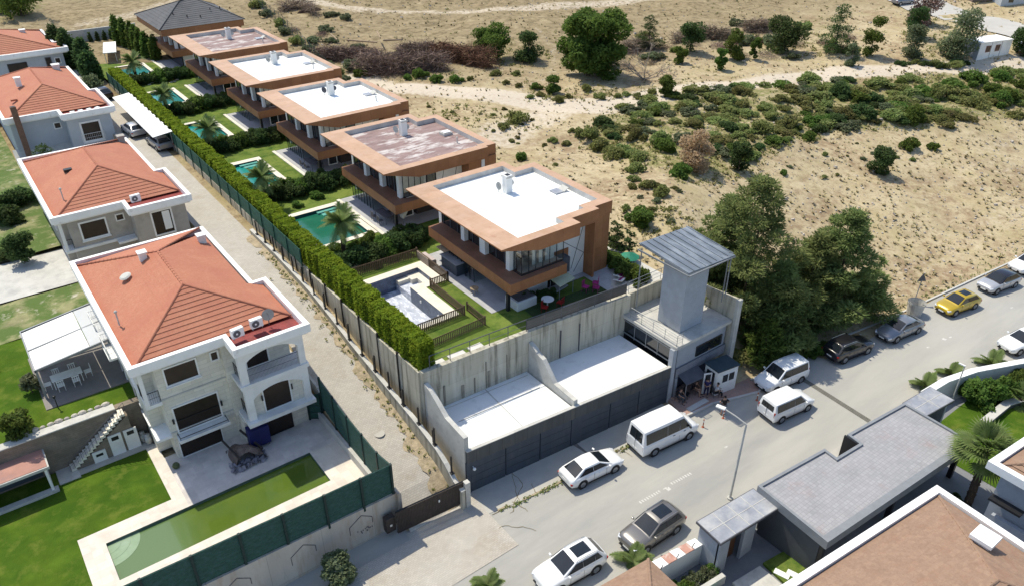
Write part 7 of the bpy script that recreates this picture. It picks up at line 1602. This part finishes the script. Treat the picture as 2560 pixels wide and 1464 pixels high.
for i in range(7): place((bushg+shl)[i % 6], 'garden_bush', (24.9+i*.55, 17.9-.06*i, .4), 1.2, 1.1, ORD[i]+' flowering bush from the left behind the stone capped wall', 'bush', 'bushes behind the stone capped wall')
MBp = MB(); MBp.prism([(24.4, 17.0), (28.3, 16.7), (28.3, 17.0), (24.4, 17.3)], .3, 1.0); one(MBp, 'planter_edge', concl, 'pale planter edge below the flowering bushes', 'planter')
one(MB().ball((27.0, 15.9, .7), .5, 14, 8, (1.2, 1, .5)), 'garden_tub', M('bright_green_net', (.01, .33, .10), .5), 'bright green net cover at the bottom edge', 'net cover')
place(bushg[1], 'garden_bush', (32.9, 13.6, .5), 1.3, 1.2, 'yellow green bush on the small lawn by the carport', 'bush')
for i in range(2): one(MB().rbox((31.4+i*.55, 15.0-i*.5, .54), (.4, .9, .05), .3), 'stepping_slab', parap, ['white stepping slab on the small lawn, nearest the path', 'white stepping slab on the small lawn, nearest the carport'][i], 'slab', 'stepping slabs')
for i in range(8): place((bushm+bushg)[i % 6], 'garden_bush', (42+i*.5, 11.3+.5*math.sin(i*2), .5), 1.0, .8, ORD[i]+' low dark bush from the left beside the steps under the tall palm', 'bush', 'low bushes by the tall palm')
for i in range(4): one(MB().rbox((41.6+i*.45, 10.9-i*.12, .55+.02*i), (.38, .8, .08), .1), 'garden_step', concl, ORD[i]+' dark stone garden step from the left beside the tall palm', 'step', 'stone steps by the tall palm')
# olive shrub by the street wall, yard tree left
tree('olive_bush', 'grey green olive bush growing against the street wall', 'bush', tuple(gr(850, 1455)+Vector((0, 0, .0))), 2.1, 1.15, leafo, 51, 3800, .16, .06, 'round', None, low=.15)
g = at(62, 655, 4.6); tree('garden_tree', 'thin dark tree with pale blossom by the white path at the left', 'tree', (g.x, g.y, 4.5), 3.0, 1.6, leafd, 52, 1800, .2, .06, 'round', None, low=.2)
g = at(130, 385, 4.8); tree('conifer', 'blue green conifer in the courtyard of the third red roofed house', 'conifer', (7.6, 98.3, 4.8), 3.2, 1.9, leafd, 53, 2600, .25, .07, 'pine', None, low=.08)
g = at(50, 1120, 4.3); tree('garden_tree', 'yellow green shrub tree at the wall top by the shed', 'tree', (-2.7, 50.7, 4.3), 1.9, 1.2, leafg, 54, 2000, .16, .05, 'round', None, low=.15)
tree('garden_tree', 'grey green bush beside the pergola frame', 'bush', (-1.2, 55.0, 4.4), 1.5, .8, leafo, 55, 1100, .14, .04, 'round', None, low=.1)
for i in range(6): place(bushm[i % 3], 'garden_bush', (-1.0+i*.9, 88+2.6*math.sin(i*1.7), 4.8), 3, 2.4, ORD[i]+' dark bush from the left in the neglected yard at the left edge', 'bush', 'dark bushes in the left yard')
for i in range(5): place(bushm[i % 3], 'garden_bush', (-3+i*1.2, 79+1.5*math.sin(i*1.7), 4.6), 2, 1.2, ORD[i]+' dark bush from the left beside the white path at the left edge', 'bush', 'dark bushes by the left path')
for i, (x, y, h, r_) in enumerate(((17.6, 134.0, 6.2, 1.5), (18.8, 129.6, 5.6, 1.5), (18.6, 125.6, 4.4, 1.5), (16.9, 138.5, 6.2, 1.4))): tree('cypress_tree', ['tall dark cypress at the top of the alley', 'dark cypress just behind the hedge end', 'bushy dark cypress over the parked car in the alley', 'tall green cypress farthest up the alley'][i], 'cypress', (x, y, 6.6), h, r_, leafd, 60+i, 3200, .3, .12, 'column', 'cypresses at the top of the alley', low=.1, lumps=7)
tree('garden_tree', 'olive toned bush beside the alley cypresses', 'bush', (17.5, 121.5, 6.4), 2.2, 1.6, leafo, 66, 1500, .2, .06, 'round', None, low=.1)
for i in range(7): tree('young_conifer', ORD[i]+' slim green conifer from the far end of the row beside the dark hip roof', 'conifer', (26.6+i*.45+.4*math.sin(i), 143.5-i*2.0, 6.7), 5.6-.25*i, .95, leafg, 70+i, 1300, .3, .08, 'column', 'slim conifers beside the dark hip roof', low=.05, lumps=6)
for i in range(6): tree('small_conifer', ORD[i]+' small conifer from the left on the white back wall', 'conifer', (23.3+i*1.1, 148.6, 6.8), 2.0, .35, leafd, 80+i, 260, .25, .04, 'column', 'small conifers on the white back wall', low=.05, lumps=4)
mb = MB(); mb.box(18, 149.6, 6.4, 31, 149.9, 9.0); one(mb, 'boundary_wall', concl, 'pale boundary wall closing the gardens at the far end', 'wall')
mb = MB(); mb.prism([(22.2, 134.0), (24.0, 133.5), (25.6, 140.6), (23.8, 141)], 8.3, 8.4); 
for x, y in ((22.4, 134.2), (23.9, 134), (25.4, 140.2), (23.9, 140.6)): mb.cyl((x, y, 6.8), (x, y, 8.3), .05, .05, 5)
one(mb, 'white_canopy', parap, 'small white canopy roof in the farthest garden', 'canopy')
# ================================================================ BIG TREES BY THE TOWER
def base_of(px, py): return gp(px, py)
BT = [((1850, 790), 13.6, 5.4, 1, 'largest dark pine close behind the lift tower', 26000), ((1925, 850), 8.0, 3.6, 2, 'lower pine between the lift tower and the white vans', 14000), ((2075, 780), 10.6, 4.5, 3, 'broad pine nearest the field at the right of the group', 30000),
      ((2010, 790), 8.6, 3.9, 4, 'middle pine of the group above the black car', 15000), ((1800, 700), 8.6, 3.2, 5, 'pine at the rear of the group beside the field', 12000), ((1905, 905), 4.4, 2.0, 6, 'light green bushy tree above the guard booth', 4200), ((1960, 885), 4.6, 2.0, 8, 'rounded pine at the street side of the group', 6000)]
for (p_, h, r_, s, lb, n) in BT:
    b = base_of(*p_); tree('pine_tree' if s != 6 else 'bushy_tree', lb, 'pine' if s != 6 else 'tree', tuple(b), h, r_, leafp if s != 6 else leafg, 400+s, n, .22 if s != 6 else .2, .2, 'pine', 'trees on the bank behind the street', low=.12, lumps=60, long=3.2)
for i in range(9):
    b = gp(1850+i*26, 900-i*3); place((shr+bushg)[i], 'bank_bush', tuple(b), 2.2, 1.4, ORD[i]+' scrubby bush from the left on the shaded bank below the pines', 'bush', 'bushes on the bank below the pines')
# ================================================================ HILLSIDE
b = gp(1470, 190); tree('round_tree', 'large dense round green tree beside the dirt track', 'tree', tuple(b), 9.6, 5.6, leafg, 501, 30000, .30, .3, 'round', None, low=.05, lumps=40)
def fb(px, py, w_px, kind, label, cat='bush', group=None, hk=.8, name='scrub_bush', seed=0):
    p = gp(px, py); d = (p-Vector((0, 0, CAMH))).length; w_ = w_px*d/FPX; src = {'s': shr, 'd': bushm, 'g': bushg, 'o': shl, 'b': brn, 'y': dry}[kind]; src = src[int(px+py+seed) % len(src)]
    return place(src, name, tuple(p-Vector((0, 0, .05*w_))), w_, w_*hk, label, cat, group)
def ft(px, py, hpx, wpx, m, label, shape='round', n=4200, group=None, name='field_tree', cat='tree'):
    p = gp(px, py); d = (p-Vector((0, 0, CAMH))).length; k = d/FPX; return tree(name, label, cat, tuple(p), hpx*k*1.12, wpx*k/2, m, int(px+py), max(n, 4200), .022*wpx*k+.10, .02*wpx*k, shape, group, low=.05, lumps=13, long=2.4 if shape == 'pine' else 1.4)
ft(2085, 135, 100, 90, leafd, 'dark bushy pine at the centre of the upper tree line', 'pine', 2600); ft(1960, 130, 65, 110, leafd, 'wide dark green tree left of the bushy pine on the hill'); ft(2175, 140, 75, 55, leafg, 'small upright green tree right of the bushy pine'); ft(1835, 148, 62, 62, leafg, 'light green rounded tree above the pale track'); ft(1885, 150, 45, 30, leafg, 'slim green sapling beside the light green rounded tree')
ft(2285, 92, 55, 60, leafd, 'dark round tree upper left of the white cabin'); ft(2280, 145, 60, 60, leafo, 'grey green olive tree left of the white cabin'); ft(2385, 148, 100, 105, leafo, 'large grey green tree touching the white cabin', n=2600); ft(2550, 140, 70, 60, leafd, 'dark tree cut by the right edge behind the white cabin')
ft(1800, 175, 45, 38, leafg, 'small yellow green tree right above the track bend'); ft(1700, 160, 40, 42, leafg, 'small round green bush tree on a mound above the track'); ft(1620, 125, 75, 60, leafd, 'slim dark pine behind the dead branches', 'pine'); ft(1725, 130, 60, 75, leafd, 'dark green tree beside the brown brush', 'round'); ft(2125, 165, 42, 38, leafo, 'pale olive sapling below the bushy pine')
ft(1385, 235, 40, 45, leafg, 'green bush tree among pale stones by the track'); ft(1665, 238, 40, 55, leafg, 'round green bush at the track side under the dead tree'); ft(2195, 435, 52, 62, leafd, 'lone dark bush on the bare slope'); ft(1845, 430, 70, 62, leafd, 'dark slim tree behind the pale dry bush', 'round', 1700); ft(1740, 420, 90, 100, dryb, 'pale dry feathery bush beside the pines', 'round', 3400)
ft(1605, 570, 38, 62, leafg, 'round bright green bush beside the lift tower'); ft(1245, 150, 75, 90, leafg, 'green bush tree left of the big round tree'); ft(1320, 150, 60, 80, leafd, 'dark bush tree just left of the big round tree'); ft(1210, 120, 40, 60, leafg, 'light bush at the top of the brown brush pile')
ft(55, 40, 60, 110, leafg, 'scrubby green tree in the top left corner'); ft(10, 30, 60, 70, leafg, 'scrubby green tree at the left edge of the top corner'); ft(2300, 60, 50, 80, twig, 'bare reddish bush beside the far track')
# bare dead tree by the round tree
b = gp(1610, 200); t = thing('dead_tree', 'bare grey dead branches beside the big round tree', 'dead tree', tuple(b)); mb = MB(); r4 = random.Random(6)
def branch_(p, d, l, r_, dep):
    q = p+d*l; mb.cyl(p, q, r_, r_*.6, 5, False)
    if dep: 
        for _ in range(3): branch_(q, (d+Vector((r4.gauss(0, .55), r4.gauss(0, .55), r4.gauss(.0, .4)))).normalized(), l*.72, r_*.6, dep-1)
for i in range(7): branch_(b, Vector((r4.gauss(0, .8), r4.gauss(0, .8), .6)).normalized(), 2.0, .09, 4)
mb.build('branches', M('dead_wood', (.30, .25, .20), .9, .2, 3), t, fix=False)
# piles of cut brush
def pile(pts, wpx, hpx, n, label, seed, m=twig):
    P = [gp(*p) for p in pts]; d = (P[0]-Vector((0, 0, CAMH))).length/FPX; W = wpx*d; H = hpx*d; r_ = random.Random(seed); mb = MB(); c = sum(P, Vector())/len(P)
    for i in range(n):
        k = r_.random()*(len(P)-1); a = P[int(k)].lerp(P[min(len(P)-1, int(k)+1)], k % 1); o = r_.gauss(0, .42); z_ = H*max(0, 1-o*o)*r_.random()
        p = a+Vector((r_.gauss(0, .25)*W, o*W*.8, z_)); L_ = r_.uniform(.5, 1.9); q = p+Vector((r_.gauss(0, 1), r_.gauss(0, 1), r_.gauss(.1, .35))).normalized()*L_; s_ = Vector((r_.gauss(0, 1), r_.gauss(0, 1), r_.gauss(0, 1))).normalized()*r_.uniform(.02, .06)
        mb.quad(p-s_, p+s_, q+s_*.3, q-s_*.3)
    mid = MB(); 
    for a, b_ in zip(P, P[1:]): mid.ball(a.lerp(b_, .5), 1, 10, 6, ((b_-a).length*.4, W*.26, H*.38))
    t = thing('brush_pile', label, 'brush pile', tuple(c)); mb.build('branches', m, t, fix=False); mid.build('packed_core', M('pile_core_%d' % seed, (.075, .045, .03), .95, .4, 1.5, bump=.8), t, smooth=True)
rbr = M('reddish_brush', (.17, .085, .05), .95, .35, 1.2, col2=(.10, .055, .035), f2=.45, s2=1)
pile([(800, 150), (870, 150), (950, 155)], 32, 30, 4200, 'brown brush pile with pale logs next to the fenced bank', 1); pile([(900, 180), (1010, 180), (1110, 175)], 42, 42, 6500, 'largest brown brush pile of cut branches', 2); pile([(1090, 150), (1160, 160), (1225, 170)], 40, 42, 5000, 'reddish brown brush pile at the right of the largest one', 3, rbr); pile([(1000, 135), (1080, 130)], 25, 22, 2400, 'low brush pile behind the largest one', 4)
pile([(1560, 130), (1620, 120)], 20, 25, 1500, 'small brown brush heap right of the big round tree', 5); pile([(1680, 110), (1760, 90), (1830, 100)], 18, 25, 2600, 'brown brush heap along the upper tree line', 6); pile([(1860, 80), (1930, 75)], 18, 25, 1500, 'grey brown brush heap behind the wide dark tree', 7); pile([(700, 30), (760, 20), (790, 40)], 20, 22, 1600, 'dark brush heap at the top of the fenced bank', 8)
for i, (a, b_, lb) in enumerate((((870, 127), (945, 133), 'long pale log lying on the brush beside the fenced bank'), ((960, 128), (1010, 126), 'short pale log right of the long one'), ((830, 112), (846, 126), 'thin pale log leaning on the brush'), ((945, 106), (953, 122), 'upright pale broken log in the brush'))):
    p, q = gp(*a), gp(*b_); p.z += 1.7; q.z += 1.7; one(MB().cyl(p, q, .16, .12, 8), 'cut_log', woodl, lb, 'log', 'pale logs on the brush piles')
# fenced bank at the back of the villas
t = thing('chain_link_fence', 'long green chain link fence climbing behind the villas', 'fence', tuple(gp(700, 60))); L0 = [gp(585, -20), gp(640, 10), gp(700, 60), gp(745, 100), gp(800, 165), gp(850, 205)]; mb = MB(); pm = MB()
for a, b_ in zip(L0, L0[1:]):
    n = max(2, int((b_-a).length/3))
    for i in range(n): p = a.lerp(b_, i/n); pm.cyl(p, p+Vector((0, 0, 2.0)), .05, .05, 5)
    m_ = int((b_-a).length/.5)
    for i in range(m_): p = a.lerp(b_, i/m_); mb.cyl(p, p+Vector((0, 0, 1.9)), .018, .018, 3, False)
    for z_ in (.3, 1.1, 1.9): mb.cyl(a+Vector((0, 0, z_)), b_+Vector((0, 0, z_)), .02, .02, 3, False)
pm.build('post', ironp, t); mb.build('wire_mesh', M('green_wire', (.06, .11, .075), .7), t, fix=False)
for i in range(10):
    a = interp(i, [(0, 640), (9, 860)]); y_ = interp(a, [(640, 30), (700, 85), (745, 125), (800, 175), (860, 215)]); fb(a+(i % 3)*6, y_-10, 36, 'so'[i % 2], ORD[i]+' grey green weed bush down the chain link fence', 'bush', 'weeds along the chain link fence', hk=.8)
# ---- white cabin ----
g0 = gp(2412, 150); g1 = gp(2432, 152); 
t = thing('site_cabin', 'long white portable cabin with small windows beside the dirt track', 'cabin', tuple(gp(2470, 145)))
a = gp(2440, 153); b_ = gp(2520, 137); d = (b_-a); d.z = 0; Lc = d.length; d.normalize(); nn = Vector((-d.y, d.x, 0)); zc = a.z; Hc = 2.7
def cb(u0, u1, v0, v1, z0, z1): return [tuple(a+d*u+nn*v)[:2] for u, v in ((u0, v0), (u1, v0), (u1, v1), (u0, v1))], z0, z1
def cbm(nm, m, *q): pp, z0, z1 = cb(*q); return MB().prism(pp, z0, z1).build(nm, m, t)
cbm('wall', white, 0, Lc, 0, 3.0, zc-.2, zc+Hc); cbm('roof', parap, -.12, Lc+.12, -.12, 3.12, zc+Hc+.002, zc+Hc+.15); cbm('end_panel', M('blue_grey_panel', (.32, .36, .42), .7), -.03, -.002, .1, 2.9, zc-.1, zc+Hc-.1)
for u in (Lc*.2, Lc*.5): w_ = cbm('window', M('red_frame_%d' % int(u*10), (.30, .12, .10), .6), u, u+1.0, -.04, -.002, zc+1.2, zc+2.2); cbm('pane', glass, u+.1, u+.45, -.06, -.042, zc+1.25, zc+2.15).parent = w_; cbm('pane', glass, u+.55, u+.9, -.06, -.042, zc+1.25, zc+2.15).parent = w_
for u in (Lc*.36, Lc*.68): cbm('panel_joint', steel, u, u+.08, -.02, -.001, zc, zc+Hc)
# far track and walls at the top right
TC = [gp(2200, -30), gp(2285, 5), gp(2420, 45), gp(2620, 95)]; mb = MB()
for a_, b2 in zip(TC, TC[1:]):
    n = 10
    for i in range(n):
        p, q = a_.lerp(b2, i/n), a_.lerp(b2, (i+1)/n); dd = (q-p).normalized(); s_ = Vector((-dd.y, dd.x, 0))*5.2
        mb.quad(*[Vector((v.x, v.y, T(v.x, v.y)+.12)) for v in (p-s_, q-s_, q+s_, p+s_)])
structure(mb.build('far_road', M('pale_far_road', (.46, .435, .39), .9, .06, .5), fix=False))
for (u, v, u2, v2, lb) in ((2430, 6, 2500, 2, 'low brown building at the top right corner'), (2500, 18, 2560, 10, 'pale low wall building at the right of the top corner')):
    p, q = gp(u, v), gp(u2, v2); dd = (q-p); dd.z = 0; nn2 = Vector((-dd.y, dd.x, 0)).normalized()*6; z0 = min(p.z, q.z)
    t = thing('far_building', lb, 'building', tuple((p+q)/2), group='low buildings at the top right'); MB().prism([(p.x, p.y), (q.x, q.y), (q.x+nn2.x, q.y+nn2.y), (p.x+nn2.x, p.y+nn2.y)], z0-1, z0+2.6).build('wall', [M('brown_far_wall', (.16, .12, .10), .9), pb][u > 2450], t)
    w0 = p.lerp(q, .3); w1 = p.lerp(q, .5); k_ = -nn2.normalized()*.05; MB().prism([(w0.x+k_.x, w0.y+k_.y), (w1.x+k_.x, w1.y+k_.y), (w1.x, w1.y), (w0.x, w0.y)], z0+.8, z0+1.9).build('window', glass, t)
# ---- scrub bushes on the slope (individually placed) ----
SC = [(1470, 345, 62, 's'), (1500, 375, 62, 's'), (1535, 395, 62, 's'), (1560, 390, 60, 's'), (1600, 400, 50, 's'), (1590, 345, 55, 's'), (1650, 350, 50, 's'), (1660, 378, 65, 'g'), (1700, 440, 64, 'g'), (1590, 428, 52, 's'), (1655, 490, 55, 's'), (1620, 470, 42, 's'), (1430, 330, 22, 's'), (1565, 525, 28, 's'), (1600, 550, 60, 'g'), (1580, 470, 26, 's'),
      (1395, 255, 34, 's'), (1420, 245, 24, 's'), (1465, 228, 34, 's'), (1500, 248, 34, 's'), (1545, 245, 24, 's'), (1565, 240, 24, 's'), (1595, 245, 28, 's'), (1630, 235, 26, 's'), (1350, 240, 24, 's'), (1325, 246, 20, 's'), (1340, 222, 30, 'g'), (1265, 210, 22, 's'), (1295, 218, 20, 's'), (1240, 190, 30, 's'), (1290, 188, 24, 's'),
      (1290, 305, 60, 's'), (1262, 320, 30, 's'), (1330, 302, 14, 's'), (1380, 355, 26, 's'), (1415, 363, 24, 's'), (1300, 400, 40, 'g'), (1390, 415, 16, 's'), (1360, 365, 14, 's'), (1260, 275, 16, 's'), (1050, 192, 40, 'g'), (1090, 205, 36, 'g'), (1140, 205, 34, 'g'), (1020, 200, 26, 'g'), (1175, 200, 20, 's'), (880, 175, 52, 'o'), (900, 190, 36, 'g'),
      (2130, 320, 40, 'o'), (2280, 300, 62, 'g'), (2275, 370, 46, 'g'), (2330, 372, 28, 'g'), (2020, 350, 40, 'g'), (1960, 435, 22, 'g'), (2340, 245, 60, 's'), (2500, 260, 50, 'g'), (2100, 240, 55, 'd'), (1900, 330, 60, 's')]
TONE = {'b': 'bare brown', 's': 'olive', 'g': 'fresh green', 'd': 'dark green', 'o': 'grey green'}
def size_word(w_): return 'tiny' if w_ < 20 else 'small' if w_ < 30 else 'middling' if w_ < 42 else 'large' if w_ < 54 else 'very large'
def where(px, py):
    if py < 155 and px < 1000: a = 'on the fenced bank'
    elif py < 190 and px > 1480 and px < 1700: a = 'right of the big round tree'
    elif py < 160 and px < 1950 and px > 1480: a = 'by the wide dark hill tree'
    elif py < 160 and px > 1480 and px < 2240: a = 'by the bushy hill pine'
    elif px < 1240: a = 'below the brush piles'
    elif py < 215 and px < 1420: a = 'left of the big round tree'
    elif py < 275 and px < 1440: a = 'left of the pale stones at the track bend'
    elif py < 260 and px < 1560: a = 'in front of the big round tree beside the track'
    elif py < 260 and px < 1680: a = 'under the bare dead tree beside the track'
    elif px < 1440: a = 'between the second villa and the track fork'
    elif px < 1540: a = 'nearest the track fork'
    elif px < 1640: a = 'left of the pale dry bush'
    elif px < 1760: a = 'around the pale dry bush'
    elif px < 1900: a = 'above the dark slim tree'
    elif px < 2050: a = 'below the bushy pine'
    elif px < 2200: a = 'above the lone dark bush'
    elif px < 2360: a = 'below the olive tree'
    else: a = 'below the white cabin'
    edge = 218 if px > 1900 else 218+(1900-px)*.16
    b = 'touching the track' if py < edge+8 else 'upper slope' if py < edge+45 else 'middle slope' if py < edge+90 else 'lower slope' if py < edge+150 else 'bottom of the slope'
    return a, b
for i, (px, py, w_, kd) in enumerate(SC): a, b = where(px, py); fb(px, py, w_, kd, '%s %s scrub %s, %s' % (size_word(w_), TONE[kd], a, b), 'bush', 'single scrub bushes on the dry slope', seed=i)
def scatter(poly, n, wr, kinds, label, group, seed, dens=None, cap=999, hr=(.5, .8)):
    r_ = random.Random(seed); P = np.array(poly); k = 0; tries = 0; pts = []
    while k < n and tries < n*30:
        tries += 1; px, py = r_.uniform(P[:, 0].min(), P[:, 0].max()), r_.uniform(P[:, 1].min(), P[:, 1].max())
        if not inpoly(np.array([px]), np.array([py]), poly)[0]: continue
        if dens and dens(px, py) < r_.random(): continue
        if any((a-px)**2+((b-py)*1.6)**2 < (wr[0]*.45)**2 for a, b in pts): continue
        pts.append((px, py)); wq = r_.uniform(*wr); kq = r_.choice(kinds); a, b = where(px, py); fb(int(px), int(py), wq, kq, '%s %s scrub %s, %s' % (size_word(wq), TONE[kq], a, b), 'bush', group, hk=r_.uniform(*hr), seed=k); k += 1
band = [(1480, 300), (1560, 268), (1700, 232), (1880, 215), (2150, 200), (2330, 195), (2440, 200), (2450, 300), (2330, 325), (2220, 300), (2100, 335), (2000, 340), (1950, 365), (1860, 405), (1760, 380), (1640, 330), (1520, 350)]
scatter(band, 175, (28, 66), 'sssssgdo', 'green scrub bush in the dense belt below the dirt track', 'single scrub bushes on the dry slope', 21, hr=(.38, .62))
scatter([(2470, 200), (2560, 180), (2560, 300), (2480, 290)], 16, (28, 52), 'ssg', 'green scrub bush at the right end of the slope', 'single scrub bushes on the dry slope', 22)
scatter([(1560, 400), (1640, 400), (1700, 470), (1680, 560), (1600, 520)], 9, (18, 34), 'so', 'small dull bush on the slope beside the pines', 'single scrub bushes on the dry slope', 23)
scatter([(1040, 260), (1320, 290), (1400, 380), (1300, 380), (1100, 300)], 14, (8, 20), 's', 'tiny scrub bush between the villas and the dirt track', 'single scrub bushes on the dry slope', 24)
scatter([(2250, 155), (2420, 160), (2410, 175), (2260, 172)], 10, (18, 34), 'sd', 'low green bush lining the track by the white cabin', 'single scrub bushes on the dry slope', 25)
scatter([(1900, 380), (2250, 340), (2300, 420), (1900, 470)], 16, (8, 20), 'so', 'tiny scrub tuft on the bare slope below the dense belt', 'single scrub bushes on the dry slope', 26)
scatter([(1500, 110), (1760, 75), (2130, 45), (2140, 150), (1800, 150), (1560, 185)], 34, (30, 60), 'bbobs', '', 'bushes of the upper tree line', 27)
scatter([(760, 15), (900, 60), (960, 130), (800, 150), (700, 60)], 12, (24, 44), 'bo', '', 'bushes of the upper tree line', 28)
# uncountable litter: stones and dry tufts
r5 = random.Random(31); mb = MB()
for i in range(3600):
    px, py = r5.uniform(600, 2600), r5.uniform(-20, 760)
    if py > 230 and px < 1350 or px < 1650 and py > 420: 
        if r5.random() < .93: continue
    p = gp(px, py)
    if p.x < 44 and 37 < p.y < 124 or p.y < interp(p.x, NK)+1: continue
    s_ = r5.uniform(.05, .15)*(1.8 if r5.random() < .05 else 1)*(1+p.length/200); mb.rbox(p+Vector((0, 0, s_*.2)), (s_, s_*.8, s_*.6), r5.random()*3, r5.random()*.6, r5.random()*.5)
o = mb.build('scattered_stones', rock, fix=False); tag(o, 'pale stones scattered over the dry slope', 'stones', kind='stuff')
mb = MB(); ct = 0
for i in range(11000):
    px, py = r5.uniform(560, 2600), r5.uniform(-30, 780); p = gp(px, py)
    if p.x < 44 and 37 < p.y < 124 or p.y < interp(p.x, NK)+.5 or p.x < 20: continue
    if math.sin(p.x*.31)*math.cos(p.y*.27)+.5*math.sin(p.x*.9+p.y*.7) < r5.uniform(-1.3, 1.0): continue
    s_ = r5.uniform(.15, .36)*(1+p.length/220)
    for k in range(4): a = r5.random()*6.28; u = Vector((math.cos(a), math.sin(a), 0)); w_ = Vector((-u.y, u.x, 0))*.3*s_; mb.tri(p-w_, p+w_, p+u*s_*.6+Vector((0, 0, s_*.6)))
o = mb.build('dry_grass', straw, fix=False); tag(o, 'tufts of dry straw coloured grass over the slope', 'grass', kind='stuff')
mb = MB()
for i in range(7500):
    px, py = r5.uniform(600, 2600), r5.uniform(-30, 760); p = gp(px, py)
    if p.x < 44 and 37 < p.y < 124 or p.y < interp(p.x, NK)+.8 or p.x < 20: continue
    ing = any(inpoly(np.array([p.x]), np.array([p.y]), pl)[0] for pl, st in GRW)
    if not ing and math.sin(p.x*.17+2)*math.cos(p.y*.21)+.5*math.sin(p.x*.5+p.y*.4) < r5.uniform(.0, 1.5): continue
    s_ = r5.uniform(.14, .36)*(1+p.length/260)*(1.5 if ing else 1 if p.y > 70 else .55); leaves(mb, r5, [(p.x+r5.uniform(-s_, s_)*.6, p.y+r5.uniform(-s_, s_)*.6, p.z+r5.random()*s_*.45) for _ in range(9)], s_*.45)
o = mb.build('low_weeds', leafs, fix=False); tag(o, 'low dull green weeds sprinkled over the slope', 'weeds', kind='stuff')
# weeds along the alley wall and the field kerb
mb = MB()
for i in range(130):
    y = r5.uniform(31.8, 62); x = 19.2-abs(r5.gauss(0, .45))-.03; p = (x, y, alz(y)+.1); leaves(mb, r5, [(p[0]+r5.uniform(-.1, .1), p[1]+r5.uniform(-.1, .1), p[2]+r5.random()*.12) for _ in range(6)], .13)
o = mb.build('alley_weeds', leafs, fix=False); tag(o, 'weeds growing at the foot of the alley wall', 'weeds', kind='stuff')
mb = MB()
for i in range(600):
    x = r5.uniform(21, 37) if i < 240 else r5.uniform(50, 110); y = interp(x, NK)+(r5.uniform(-.25, .1) if i < 240 else .25+abs(r5.gauss(0, .5))); z_ = Zr(x)+.06 if i < 240 else T(x, y)
    leaves(mb, r5, [(x+r5.uniform(-.1, .1), y+r5.uniform(-.05, .05), z_+r5.random()*.1) for _ in range(4)], .12)
o = mb.build('kerb_weeds', leafs, fix=False); tag(o, 'weeds along the broken kerb and the field edge', 'weeds', kind='stuff')
for p in protos: bpy.data.objects.remove(p)
